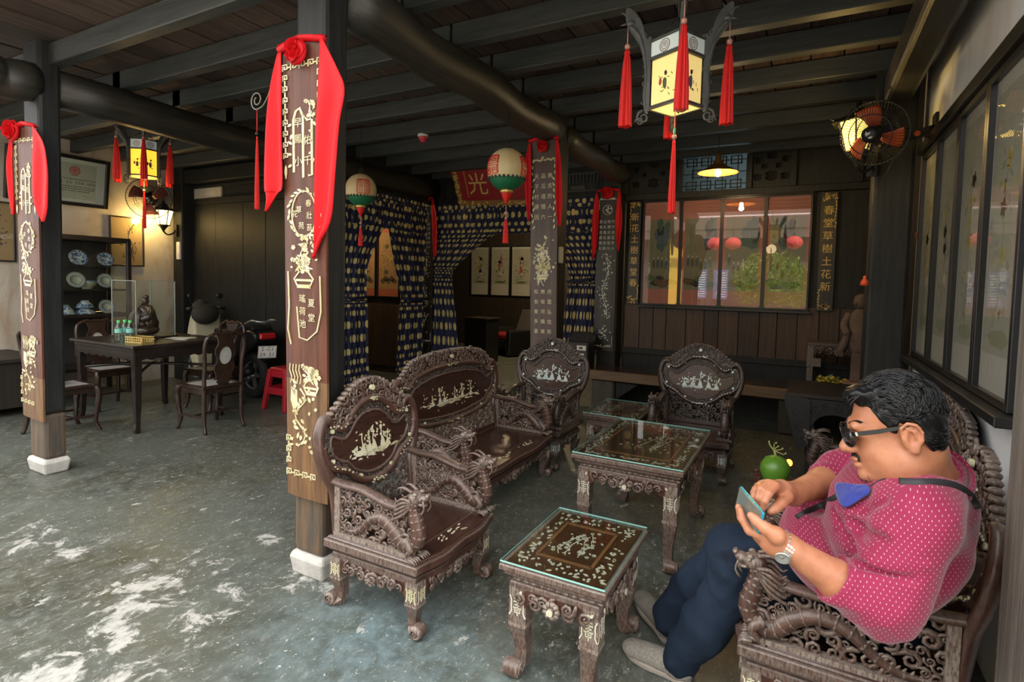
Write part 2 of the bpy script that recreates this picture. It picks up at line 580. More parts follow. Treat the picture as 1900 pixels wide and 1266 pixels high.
# back wall of the right bay: dado, upright boards, panelling, transom
m = MB(); m.box(-1.92, .64, 6.42, 6.5, 0, .66)
wb = structure(m.build('wall_back', BLK))
x = -1.9; rg = random.Random(9)
while x < .6:
    w_ = min(rg.uniform(.15, .23), .64-x)
    m = MB(); m.box(x+.003, x+w_-.003, 6.405+rg.uniform(0, .006), 6.46, .66, 1.22)
    m.build('board', BOARDW, wb, .003)
    x += w_
m = MB()
m.box(-1.92, .64, 6.42, 6.46, .6, 2.42)
m.box(-1.92, .64, 6.36, 6.46, 2.40, 2.47); m.box(-1.92, .64, 6.40, 6.46, .60, .67)
m.box(-1.92, .64, 6.38, 6.46, 2.86, 2.99)
m.build('panelling', BLK, wb, .004)
m = MB()
for xx in (-1.92, -1.30, -.58, -.16, .42): m.box(xx-.03, xx+.03, 6.36, 6.46, 2.47, 2.86)
m.box(.42, .64, 6.40, 6.46, 2.47, 2.86); m.box(-.16, .42, 6.40, 6.46, 2.47, 2.86)
m.build('transom_post', BLK, wb, .004)
# fretwork transom with the sky of the rear court behind it
win = structure(MB().box(-1.27, -.61, 6.44, 6.46, 2.47, 2.48).build('window_1', BLK))
m = MB(FRONT(-1.27, 6.43, 2.47))
W_, H_ = .66, .39
def fr(u0, u1, v0, v1, t_=.011):
    m.box(u0, u1, v0, v0+t_, 0, .022); m.box(u0, u1, v1-t_, v1, 0, .022)
    m.box(u0, u0+t_, v0, v1, 0, .022); m.box(u1-t_, u1, v0, v1, 0, .022)
for i in range(4):
    for j in range(3):
        u = .03+i*.155+(.06 if j % 2 else 0); v = .02+j*.128
        if u+.12 < W_: fr(u, u+.115, v, v+.092)
for v in (.066, .194, .322): m.box(0, W_, v-.005, v+.005, .004, .018)
for i in range(4): m.box(.10+i*.155, .11+i*.155, 0, H_, .004, .016)
m.build('fretwork', BLK, win)
m = MB(); m.add([(-1.27, 6.452, 2.47), (-.61, 6.452, 2.47), (-.61, 6.452, 2.86), (-1.27, 6.452, 2.86)], [(0, 1, 2, 3)]); m.build('pane', SKYDIM, win)  # added tinted sheet, dims the bright sky seen through the fretwork
for i, (a, b) in enumerate(((-1.89, -1.33), (-.55, -.19))):
    w_ = b-a
    holes = [(.14, .3, .12), (.14, .75, .1), (.5, .32, .17), (.5, .88, .14), (.86, .3, .12), (.86, .75, .1), (.31, .58, .09), (.69, .58, .09)]
    m = MB(FRONT(a, 6.43, 2.47))
    hs = [(q[0]*w_, q[1]*.39, q[2]*.36) for q in holes]
    pierce(m, 0, w_, 0, .39, int(w_/.008), 48, lambda u, v: not any((abs(u-x)/r_)**2.6+(abs(v-y)/(r_*.82))**2.6 < 1 and not (abs(v-y) < r_*.2 and abs(abs(u-x)-r_) < r_*.25) for x, y, r_ in hs), 0, .02)
    m.build('pierced_panel', BLK, wb)
m = MB(); m.box(-1.92, -1.30, 6.455, 6.47, 2.47, 2.86); m.box(-.58, -.16, 6.455, 6.47, 2.47, 2.86)
m.build('transom_backing', mat('black_void_sheet', (.006, .006, .006), .9), wb)  # black sheet stands in for the darkness behind the pierced holes

# dark partition of the left bay, slightly skewed
m = MB(); m.box(-7.6, -4.7, 4.56, 4.62, 0, 2.99)
wp = structure(m.build('wall_partition', BLK))
x = -7.36; rg = random.Random(12)
while x < -4.75:
    w_ = min(rg.uniform(.42, .62), -4.74-x)
    m = MB(); m.box(x+.003, x+w_-.003, 4.52+rg.uniform(0, .006), 4.56, .12, 2.34)
    m.build('board', BLK, wp, .003)
    x += w_
m = MB(); m.box(-7.4, -4.74, 4.49, 4.57, 2.34, 2.42); m.box(-7.4, -4.74, 4.49, 4.57, 0, .12); m.box(-7.4, -4.74, 4.5, 4.57, 2.56, 2.60)
m.build('rail', BLK, wp, .004)
m = MB(); m.box(-7.32, -6.75, 4.535, 4.57, 2.42, 2.56)
m.build('plaster_strip', PLASTL, wp)
# lintels above the curtained openings of the middle bay
m = MB(); m.box(-4.62, -2.0, 6.31, 6.40, 2.46, 2.99)
wm = structure(m.build('wall_middle', BLK))
m = MB()
m.box(-4.55, -2.1, 6.285, 6.33, 2.44, 2.50); m.box(-4.55, -2.1, 6.285, 6.33, 2.78, 2.83)
for xx in (-4.5, -3.9, -3.3, -2.72, -2.14): m.box(xx-.025, xx+.025, 6.285, 6.33, 2.5, 2.78)
m.build('lintel_frame', BLK, wm, .004)
m = MB()
for xx in (-3.0, -2.42):
    m.box(xx-.2, xx+.2, 6.295, 6.32, 2.53, 2.545); m.box(xx-.2, xx+.2, 6.295, 6.32, 2.735, 2.75)
    for i in range(9): m.box(xx-.19+i*.045, xx-.175+i*.045, 6.295, 6.32, 2.63, 2.735)
    m.box(xx-.17, xx+.02, 6.29, 6.318, 2.555, 2.60)
m.build('lintel_slats', BLKX, wm)
m = MB(); m.box(-4.70, -4.62, 4.4, 6.31, 2.46, 2.99)
ws = structure(m.build('wall_side', BLK))
m = MB(); m.box(-4.62, -4.59, 4.45, 6.25, 2.44, 2.50); m.build('rail', BLK, ws, .004)
# rooms behind
INW = mat('dark_inner_wood', (.016, .014, .011), .55, (.035, .026, .018), 4, (6, 6, .4))
m = MB(); m.box(-8.5, -1.9, 10.5, 10.6, 0, 2.99)
structure(m.build('wall_inner', INW))
m = MB(); m.box(-1.9, -1.82, 6.5, 10.6, 0, 2.99)
structure(m.build('wall_inner_right', INW))
m = MB(); m.box(-9.2, -4.70, 6.42, 6.5, 0, 2.99)
wi = structure(m.build('wall_inner_left', INW))
x = -6.7; rg = random.Random(2)
while x < -4.9:
    w_ = rg.uniform(.2, .3)
    m = MB(); m.box(x+.003, x+w_-.003, 6.395+rg.uniform(0, .006), 6.43, .1, 1.03)
    m.build('board', BOARDW, wi, .003)
    x += w_
m = MB(); m.box(-8.5, -8.42, 6.5, 10.6, 0, 2.99)
structure(m.build('wall_inner_far', INW))

# ------------------------------------------------------------------ posts
WORN = mat('worn_brown_post_foot', (.17, .105, .055), .55, (.06, .055, .05), 4, (7, 7, .6), bump=.3, bs=25, bst=(9, 9, .4))
def post(name, label, x, y, w, z0=.11, z1=2.97, plinth=True, foot=None, d=None, m_=None):
    d = d or w
    t_ = thing(name, label, 'post', (x, y, 0))
    zz = foot or z0
    m = MB(); m.box(-w/2, w/2, -d/2, d/2, zz, z1)
    m.build('shaft', m_ or BLK, t_, .022, 2)
    if foot:
        m = MB(); m.box(-w/2, w/2, -d/2, d/2, z0, foot)
        m.build('worn_foot', WORN, t_, .022, 2, label='bare brown wood foot')
    if plinth:
        m = MB()
        q_ = lambda e, z: [(sx*(w/2+e), sy*(d/2+e), z) for sx, sy in ((-1, -1), (1, -1), (1, 1), (-1, 1))]
        vs = q_(.004, 0)+q_(.016, z0*.75)+q_(.006, z0)
        fs = [(3, 2, 1, 0), (8, 9, 10, 11)]
        for q in (0, 4):
            fs += [(q, q+1, q+5, q+4), (q+1, q+2, q+6, q+5), (q+2, q+3, q+7, q+6), (q+3, q, q+4, q+7)]
        m.add(vs, fs)
        m.build('plinth', STONE, t_, .012, 2, label='white stone plinth')
    return t_
post('house_post', 'black square post with white stone foot, leftmost in the room', -4.665, 1.833, .225, .105, foot=.42, d=.13)
post('house_post', 'tall black square post in the middle foreground behind the nearest carved armchair', -1.997, 1.838, .188, .11, foot=.42, d=.14)
post('house_post', 'black post carrying the long board behind the rear left armchair', -1.985, 4.40, .22, plinth=True)
post('house_post', 'black post at the left end of the wide curtained doorway', -4.76, 6.36, .24)
post('house_post', 'black post between the right hand curtain and the four pink mounted pictures', -2.06, 6.36, .24)
post('house_post', 'broad dark post beside the wall fan and white wall', .47, 4.40, .22)
post('house_post', 'weathered grey post at the right edge behind the seated man', .535, 1.45, .25, .05, m_=mat('weathered_post', (.085, .075, .062), .55, (.17, .15, .125), 4, (8, 8, .5), bump=.5, bs=20, bst=(9, 9, .35)), plinth=False)
post('house_post', 'dark corner post beside the lit wall lantern', -7.42, 4.46, .20, plinth=False, z0=0)
post('house_post', 'black post at the near end of the side curtain, behind the foreground post', -4.68, 4.36, .2)
# ------------------------------------------------------------------ carved rosewood suite
ROSE = mat('dusty_carved_rosewood', (.038, .014, .010), .32, (.090, .032, .019), 5, (6, 6, 2), bump=.12, bs=40, bst=(2, 2, .4), dust=(DUSTC, .42), wear=((.30, .25, .21), .545, .69), coat=.15)
ROSED = mat('dark_carved_rosewood', (.030, .018, .015), .34, (.055, .030, .022), 5, (5, 5, 5), bump=.15, bs=60, dust=((.20, .18, .165), .28), wear=((.20, .17, .15), .56, .70), coat=.15)
ROSEP = mat('polished_rosewood_panel', (.030, .013, .010), .26, (.062, .025, .017), 4, (3, 14, 14), bump=.05, bs=40, coat=.3)
PEARLG = mat('golden_pearl_inlay', (.62, .58, .32), .3, (.75, .74, .58), 14, spec=.7)
PEARLW = mat('white_pearl_inlay', (.66, .68, .62), .28, (.50, .66, .64), 14, spec=.8)
PEARLT = mat('olive_white_pearl_inlay', (.55, .53, .36), .3, (.72, .70, .60), 14, spec=.7)
def spray(mb, rg, u, v, w, h, n, mi=0, up=True, big=1.0):
    """flower spray of pearl pieces: crooked stem, leaves, blossoms"""
    pts = [(u, v)]
    x, y = u, v
    for i in range(6):
        x += rg.uniform(-.16, .16)*w; y += h/6.5
        pts.append((x, y))
    mb.stroke(pts, .004*big, .0014, mi)
    for _ in range(n):
        i = rg.randrange(1, len(pts))
        px_, py_ = pts[i]
        a = rg.uniform(0, 2*PI)
        d = rg.uniform(.05, .5)*w
        x, y = px_+d*cos(a), py_+d*.5*sin(a)
        if rg.random() < .65: mb.leaf(x, y, rg.uniform(0, 2*PI), rg.uniform(.012, .026)*big, rg.uniform(.006, .011)*big, .0015, mi)
        else:
            for q in range(5): mb.leaf(x, y, q*1.257+a, .011*big, .009*big, .0016, mi)
def scene_inlay(mb, rg, hw, hh, mi=0, k=1.0):
    """little landscape: rocks, trees, pavilion and figures in cut pearl"""
    for _ in range(int(26*k)):
        u = rg.gauss(0, .35)*hw; v = -hh*.35+rg.uniform(-.08, .1)*hh
        mb.leaf(u, v, rg.uniform(-.25, .25)+(PI if rg.random() < .5 else 0), rg.uniform(.02, .05)*k**.5, rg.uniform(.006, .012), .0015, mi)
    for c in (-.55, -.32, -.2, .05, .3, .55)[:int(4+2*k)]:
        u = c*hw+rg.uniform(-.02, .02)
        v = -hh*.35
        hgt = hh*rg.uniform(.55, 1.15)*(1-.5*abs(c))
        pts = [(u+rg.uniform(-.008, .008), v+hgt*i/4) for i in range(5)]
        mb.stroke(pts, .006, .0014, mi)
        for _ in range(7): mb.leaf(u+rg.uniform(-.028, .028), v+hgt*rg.uniform(.35, 1.05), rg.uniform(0, 6.3), rg.uniform(.012, .026), rg.uniform(.007, .012), .0016, mi)
        mb.prism([(u-.02, v), (u+.022, v+.004), (u+.010, v+hgt*.38), (u+.002, v+hgt*.5), (u-.012, v+hgt*.3)], -.002, .0013, mi)
    for _ in range(int(14*k)):
        a = rg.uniform(0, 6.3); q = rg.uniform(.5, .9)
        mb.leaf(q*hw*cos(a), q*hh*sin(a)*.8, rg.uniform(0, 6.3), rg.uniform(.010, .02), .006, .0015, mi)
def shou(mb, u, v, s, mi=0):
    k = s*.5
    for a in ([(0, 1.0), (0, -.95)], [(-.36, .78), (.36, .78)], [(-.44, .46), (.44, .46)], [(-.30, .14), (.30, .14)], [(-.46, -.16), (.46, -.16)], [(-.26, -.16), (-.26, -.62), (.26, -.62), (.26, -.16)], [(-.14, -.40), (.14, -.40)]):
        mb.stroke([(u+x*k, v+y*k) for x, y in a], .0038, .002, mi)
    for q in (-1, 1): mb.stroke([(u+q*s*.42, v+s*.5), (u+q*s*.32, v+s*.28), (u+q*s*.33, v), (u+q*s*.32, v-s*.28), (u+q*s*.44, v-s*.5)], .0042, .002, mi)
def cabriole(mb, x, y, sx, sy, h, w=.058, fwd=None):
    """carved leg with a block, a nicked knee and a scrolled foot"""
    r_ = w*.707
    pr = [(h, 0, 1), (h*.62, .001, 1), (h*.56, .002, .97), (h*.50, .0, .86), (h*.30, -.008, .70), (h*.14, -.006, .64), (h*.07, .004, .70), (.012, .014, .62), (0, .016, .5)]
    pts = [(x+sx*o, y+sy*o, z) for z, o, _ in pr]
    mb.tube(pts, [r_*k for *_, k in pr], 4, 0, False, up=(0, 1, 0), rot=PI/4)
    mb.box(x-w*.53, x+w*.53, y-w*.53, y+w*.53, h*.565, h*.60)
    f = w*.44
    q = MB(); q.lathe([(0, -f), (f*1.0, -f), (f*1.12, -f*.6), (f*1.12, f*.6), (f, f), (0, f)], 12, ax=(1, 0, 0))
    mb.add([V(p)+V((x+sx*.014, y+sy*.028, f*1.12)) for p in q.v], q.f, 0, True)
    old = mb.M
    for s_ in (-1, 1):
        mb.M = frame((x+sx*.014+s_*f, y+sy*.028, f*1.12), (0, s_, 0), (0, 0, 1))
        scroll(mb, 0, 0, f*.85, -s_*sy*.5, 1.6, f*.22, .001, -s_*sy)
    mb.M = old
def apron(mb, L, h, m_, rg, seed, boss=True, depth=.018):
    """carved wavy skirt in the plane of matrix m_, hanging from v = 0, u from -L/2 to L/2"""
    old = mb.M; mb.M = m_
    lo = lambda u: -h*(.36+.30*cos(u/L*2*PI)**2*(abs(u) < L*.27)+.30*(abs(u) > L*.40)+.10*cos(u/L*12*PI))
    k = 36
    top = [(-L/2+L*i/k, 0) for i in range(k+1)]
    bot = [(u, lo(u)) for u, _ in top[::-1]]
    mb.prism(top+bot, -depth, 0)
    carve(mb, lambda u, v: lo(u)+.006 < v < -.006, -L/2+.03, L/2-.03, -h, 0, min(.024, h*.30), seed, 1.3, .003)
    if boss:
        for q in range(9):
            a = q*2*PI/9
            mb.ell((cos(a)*h*.26, -h*.42+sin(a)*h*.26, .006), (h*.15, h*.15, h*.13), 6, 4)
        mb.ell((0, -h*.42, .010), (h*.17, h*.17, h*.15), 8, 6)
        for s_ in (-1, 1):
            scroll(mb, s_*h*.75, -h*.42, h*.30, PI/2, 1.5, h*.10, .004, s_)
            scroll(mb, s_*h*1.45, -h*.34, h*.26, -PI/2, 1.5, h*.09, .004, -s_)
    mb.M = old
def dragon(mb, L, k=1.0):
    """dragon arm carved in the local plane: u runs to the front, v up"""
    z = L-.44
    body = spl([(.03, .035), (.09, .03), (.14, .055), (.19, .105), (.25, .125), (.31, .09), (.35, .05), (.40, .05), (.428, .095), (.415, .155), (.405, .20), (.412, .24)], 4)
    n = len(body)
    rad = [(.007+.022*min(1, i/n*2.2))*(1 if i < n*.8 else 1-.25*(i/n-.8)/.2) for i in range(n)]
    sh = lambda p: (p[0]+z*min(1, p[0]/.3), p[1], 0)
    mb.tube([sh(p) for p in body], rad, 8)
    for i in range(2, n-1):
        a, b = V(sh(body[i-1])), V(sh(body[i+1]))
        d = (b-a).normalized()
        nn = V((-d.y, d.x, 0))
        p = V(sh(body[i]))
        mb.tube([p+nn*rad[i]*.7, p+nn*(rad[i]+.010)-d*.005], [.007, .0015], 5)
        if i % 2 == 0:                                       # overlapping scale rows
            mb.tube([p-d*.004, p+d*.004], [rad[i]*1.07, rad[i]*.98], 8)
    hx, hy = L-.025, .245
    mb.ell((hx, hy, 0), (.036, .030, .030), 10, 6)
    mb.ell((hx+.034, hy+.004, 0), (.028, .017, .022), 10, 6, M.Rotation(.25, 3, 'Z'))
    mb.ell((hx+.026, hy-.020, 0), (.026, .009, .017), 8, 5, M.Rotation(-.1, 3, 'Z'))
    mb.ell((hx+.056, hy+.018, 0), (.010, .010, .016), 8, 5)
    for s_ in (-1, 1):
        mb.ell((hx+.010, hy+.020, s_*.022), (.012, .009, .009), 6, 4)
        mb.ell((hx+.012, hy+.012, s_*.027), .006, 6, 4)
        mb.tube(spl([(hx-.01, hy+.022, s_*.015), (hx-.045, hy+.036, s_*.022), (hx-.075, hy+.030, s_*.026)], 3), [.008, .007, .007, .006, .005, .004, .002], 5)
        for q in range(5):
            mb.tube(spl([(hx-.010, hy-.012-.004*q, s_*(.026-.003*q)), (hx-.045, hy-.005-.016*q, s_*.032), (hx-.075-.004*q, hy-.024-.018*q, s_*.026), (hx-.09, hy-.012-.02*q, s_*.02)], 3), [.008, .008, .007, .007, .006, .006, .005, .004, .003, .002][:10], 5)
        mb.tube(spl([(hx+.045, hy-.002, s_*.018), (hx+.052, hy-.03, s_*.022), (hx+.036, hy-.055, s_*.02)], 3), [.004]*6+[.002], 4)
        # leg and claws
        mb.tube(spl([(L-.06, .075, s_*.02), (L-.025, .045, s_*.034), (L-.045, .022, s_*.03), (L-.02, .010, s_*.026)], 3), [.020, .018, .016, .014, .012, .011, .010, .010, .010, .009], 6)
        for q in range(4): mb.tube([(L-.03, .012, s_*(.012+.010*q)), (L-.004, .012, s_*(.010+.012*q)), (L+.008, .003, s_*(.010+.013*q))], [.007, .006, .002], 5)
def suite_seat(name, label, cat, loc, rz, W, pearl, group=None, D=.47, seed=1, wood=None, k_in=1.0, head=True):
    wood = wood or ROSE
    rg = random.Random(seed)
    T = thing(name, label, cat, loc, rz, group)
    zs = .31
    hx, hy = W/2, D/2
    inl = MB()
    # legs
    for sx in (-1, 1):
        for sy in (-1, 1):
            m = MB(); cabriole(m, sx*(hx-.032), sy*(hy-.032), sx, sy, .215)
            m.build('leg', wood, T)
            inl.M = frame((sx*(hx-.032), sy*(hy-.003), 0), (1 if sy < 0 else -1, 0, 0), (0, 0, 1))
            shou(inl, 0, .165, .055)
            inl.M = frame((sx*(hx-.003), sy*(hy-.032), 0), (0, sx, 0), (0, 0, 1))
            shou(inl, 0, .165, .055)
    # seat frame, bowed front
    bow = lambda u: -.022*(1-(2*u/W)**2)**2+.008*cos(u/W*4*PI)
    k = 24
    def outline(e): return [(-hx-e+(W+2*e)*i/k, -hy-e+bow(-hx+W*i/k)) for i in range(k+1)]+[(hx+e, hy+e), (-hx-e, hy+e)]
    m = MB()
    m.prism(outline(-.008), .205, .235); m.prism(outline(-.016), .235, .250); m.prism(outline(.004), .250, .262); m.prism(outline(.018), .262, .296); m.prism(outline(.006), .296, zs-.004)
    m.build('seat_frame', wood, T, .004)
    m = MB(); m.box(-hx+.05, hx-.05, -hy+.075, hy-.03, .29, zs-.001)
    m.build('seat_panel', ROSEP, T, .004)
    m = MB()
    m.prism(outline(.004)[:k+1]+[(hx-.0, -hy+.07), (-hx, -hy+.07)], .29, zs)
    for s_ in (-1, 1): m.box(s_*hx-(.048 if s_ > 0 else 0), s_*hx+(.048 if s_ < 0 else 0), -hy+.07, hy, .29, zs)
    m.build('seat_border', ROSEP, T, .003)
    inl.M = frame((0, -hy+.035, zs), (1, 0, 0), (0, 1, 0))
    for c in ([0] if W < .8 else [-.32*W, -.08*W, .2*W]):
        for _ in range(16): inl.leaf(c+rg.gauss(0, .045), rg.uniform(-.022, .02), rg.uniform(-.6, .6), rg.uniform(.012, .03), .008)
    # aprons
    m = MB()
    apron(m, W-.11, .085, frame((0, -hy+.004, .21), (1, 0, 0), (0, 0, 1)), rg, seed)
    apron(m, D-.11, .075, frame((hx-.004, 0, .21), (0, 1, 0), (0, 0, 1)), rg, seed+1)
    apron(m, D-.11, .075, frame((-hx+.004, 0, .21), (0, -1, 0), (0, 0, 1)), rg, seed+2)
    m.build('apron', wood, T)
    # back
    off = W/2+.034-.312
    G = lambda u: (1 if u >= 0 else -1)*(abs(u)+off if abs(u) > .12 else abs(u)*(.12+off)/.12)
    s1 = 1.10
    def mir(h): return [(-a, b) for a, b in h[::-1]]+[q for q in h if q[0] > 1e-6][(0 if h[0][0] > 1e-6 else 0):] if h[0][0] < 1e-6 else [(-a, b) for a, b in h[::-1]]+h
    def cur(h, kk=6, closed=False):
        pts = [(G(a), b*s1) for a, b in spl(h, kk)]
        return pts
    tilt = .13
    BK = frame((0, hy-.022, zs), (1, 0, 0), (0, tilt, 1))
    for s_ in (-1, 1):
        m = MB(BK)
        side = cur([(.245, -.02), (.245, .13), (.258, .19), (.292, .25), (.312, .33), (.306, .40), (.275, .445), (.245, .435), (.232, .41)], 5)
        m.tube([(s_*a, b, 0) for a, b in side], [.026]*(len(side)-10)+[.026, .026, .025, .024, .023, .022, .02, .018, .016, .012][:10], 8, flat=.8)
        m.build('back_stile', wood, T)
    up_h = [(0, .487), (.06, .478), (.105, .455), (.15, .415), (.19, .397), (.225, .41)]
    arc_h = [(0, .575), (.07, .565), (.13, .535), (.20, .49), (.262, .445)]
    upc, arc = cur(up_h), cur(arc_h)
    m = MB(BK)
    poly = arc+upc[::-1]
    for s_ in (-1, 1):
        ps = [(s_*a, b) for a, b in poly]
        m.prism(ps if s_ > 0 else ps[::-1], -.014, .008)
    import bisect
    ax_ = [p[0] for p in arc]; ux_ = [p[0] for p in upc]
    def interp(c, x):
        x = abs(x)
        for i in range(len(c)-1):
            if c[i][0] <= x <= c[i+1][0] and c[i+1][0] > c[i][0]:
                t = (x-c[i][0])/(c[i+1][0]-c[i][0]); return c[i][1]*(1-t)+c[i+1][1]*t
        return c[-1][1]
    X_ = min(ax_[-1], ux_[-1])
    carve(m, lambda u, v: abs(u) < X_ and interp(upc, u)+.012 < v < interp(arc, u)-.004, -X_, X_, .40, .66, .024, seed+5, 2.2, .012)
    nk = int(sum(math.hypot(arc[i+1][0]-arc[i][0], arc[i+1][1]-arc[i][1]) for i in range(len(arc)-1))/.026)
    for s_ in (-1, 1):
        for i in range(nk+1):
            x = arc[-1][0]*i/nk
            m.ell((s_*x, interp(arc, x), 0), (.018, .013, .020), 7, 5)
    m.build('crest', wood, T)
    # mouldings and panel
    m = MB(BK)
    full = [(-a, b) for a, b in upc[::-1]]+upc[1:]
    m.tube([(a, b, .008) for a, b in full], .017, 8)
    low_h = [(.300, .345), (.292, .30), (.262, .262), (.215, .238), (.175, .222), (.13, .186), (.07, .158), (0, .147)]
    lowc = cur(low_h)
    m.tube([(-a, b, .006) for a, b in lowc]+[(a, b, .006) for a, b in lowc[::-1][1:]], .018, 8)
    pan_h = [(0, .437), (.055, .430), (.10, .405), (.135, .372), (.17, .352), (.205, .360), (.245, .372), (.255, .33), (.235, .295), (.20, .268), (.165, .256), (.12, .215), (.06, .190), (0, .182)]
    pan = cur(pan_h, 4)
    loop = pan+[(-a, b) for a, b in pan[::-1][1:-1]]
    m.tube([(a, b, .006) for a, b in loop], .007, 6, closed=True)
    m.build('moulding', wood, T)
    m = MB(BK)
    ring = [(0, .475), (.09, .455), (.15, .408), (.20, .400), (.265, .42), (.298, .37), (.29, .30), (.24, .255), (.17, .222), (.10, .178), (0, .155)]
    rp = cur(ring, 4)
    m.prism((rp+[(-a, b) for a, b in rp[::-1][1:-1]])[::-1], -.010, -.001)
    def inring(u, v):
        y0, y1 = interp(lowc[::-1], u), interp(upc, u)
        a0, a1 = [], []
        ins = False
        n_ = len(loop)
        for i in range(n_):
            (x0, z0), (x1, z1) = loop[i], loop[(i+1) % n_]
            if (z0 > v) != (z1 > v) and u < (x1-x0)*(v-z0)/(z1-z0)+x0: ins = not ins
        return not ins and y0+.016 < v < y1-.014 and abs(u) < hx+.0
    carve(m, inring, -hx-.01, hx+.01, .15, .53, .016, seed+9, 2.0, .002)
    m.build('carved_border', ROSED, T)
    m = MB(BK); m.prism(loop[::-1], -.004, .003)
    m.build('back_panel', ROSEP, T)
    inl.M = BK @ M.Translation((0, .33, .003))
    scene_inlay(inl, rg, .20*(1+off/.25), .12, 0, k_in)
    inl.M = BK @ M.Translation((0, 0, .012))
    for a, b in ((.115, .437), (.245, .395), (.255, .28), (.10, .185)):
        for s_ in (-1, 1): inl.dot(s_*G(a), b*s1, .0095, .006, 10)
    inl.M = BK @ M.Translation((0, 0, .024))
    inl.dot(0, .535*s1, .013, .012, 12)
    for _ in range(14): inl.leaf(rg.gauss(0, .04), .487*s1+rg.uniform(-.006, .006), rg.uniform(-.5, .5), .014, .006, .003); inl.leaf(rg.gauss(0, .04), .148*s1+rg.uniform(-.006, .006), rg.uniform(-.5, .5), .014, .006, .003)
    for s_ in (-1, 1):
        for i in range(6):
            x = .16+i*.02
            inl.leaf(s_*G(x), interp(upc, G(x)), rg.uniform(0, 3), .010, .006, .003)
            inl.leaf(s_*G(x), interp(lowc[::-1], G(x)), rg.uniform(0, 3), .010, .006, .003)
    # lower lattice
    m = MB(BK)
    m.bar((-G(.24), .018, 0), (G(.24), .018, 0), .03, .02, (0, 0, 1)); 
    carve(m, lambda u, v: abs(u) < G(.235) and .02 < v < interp(lowc[::-1], u)-.010, -hx, hx, .03, .27, .026, seed+7, 2.4, -.004)
    for q in (-.055, 0, .055): m.tube([(q+.024*cos(i*PI/6), .085+.024*sin(i*PI/6), 0) for i in range(12)], .006, 5, closed=True)
    m.build('pierced_splat', ROSED if W < .7 else wood, T)
    # arms
    for s_ in (-1, 1):
        L = D-.02
        A = frame((s_*(hx-.022), hy-.02, zs), (0, -1, 0), (0, 0, 1))
        arm = thing_part('arm', T)
        m = MB(A)
        rail = spl([(-.035, .232), (.05, .222), (.14, .222), (.22, .205), (.30, .19), (L-.06, .195)], 5)
        m.tube([(a, b, 0) for a, b in rail], .027, 8, flat=.55, up=(0, 1, 0))
        m.build('arm_rail', wood, arm)
        m = MB(A)
        m.box(0, L-.03, 0, .016, -.018, .018); m.box(0, .03, 0, .215, -.014, .014)
        dragon(m, L)
        def ina(u, v): return .03 < u < L-.045 and .016 < v < interp(rail, u)-.012 and not (.05 < u < L-.05 and abs(v-interp2(u, L)) < .012)
        carve(m, ina, .03, L-.04, .015, .21, .026, seed+11, 2.0, 0)
        m.build('dragon_carving', wood, arm)
    inl.M = None
    inl.build('pearl_inlay', pearl, T, kind='stuff', label='glinting mother of pearl pieces')
    return T
def interp2(u, L):
    t = (u-.03)/(L-.08)
    return .035+.09*max(0, sin((t-.15)*PI*1.2)) if t > .15 else .035
def thing_part(name, parent):
    o = bpy.data.objects.new(name, None)
    C.objects.link(o); o.parent = parent
    o.empty_display_size = .02
    return o
suite_seat('carved_armchair', 'carved rosewood armchair nearest the middle foreground post, golden inlay on its back', 'armchair', (-1.51, 1.94, 0), R(90), .56, PEARLG, 'carved rosewood armchairs', seed=3, k_in=1.1)
ac2 = suite_seat('carved_armchair', 'carved rosewood armchair behind the big glass topped table, facing forward', 'armchair', (-.72, 4.33, 0), 0, .56, PEARLW, 'carved rosewood armchairs', seed=21, wood=ROSED)
dup(ac2, (-1.86, 3.965, 0), 0, 'carved rosewood armchair below the long inlaid board on the rear middle post', 'carved rosewood armchairs')
suite_seat('carved_bench', 'long carved rosewood bench between the two left armchairs, dragon arms', 'bench', (-1.825, 3.06, 0), R(90), 1.12, PEARLG, 'carved rosewood benches', seed=33, k_in=2.2)
suite_seat('carved_armchair', 'carved rosewood armchair the man in the magenta shirt sits in', 'armchair', (.158, 2.08, 0), R(-90-2), .56, PEARLG, 'carved rosewood armchairs', seed=47, D=.55)
suite_seat('carved_bench', 'dark carved bench along the white wall beyond the seated man', 'bench', (.30, 3.10, 0), R(-90), 1.12, PEARLG, 'carved rosewood benches', seed=51, k_in=2.0, wood=ROSED)

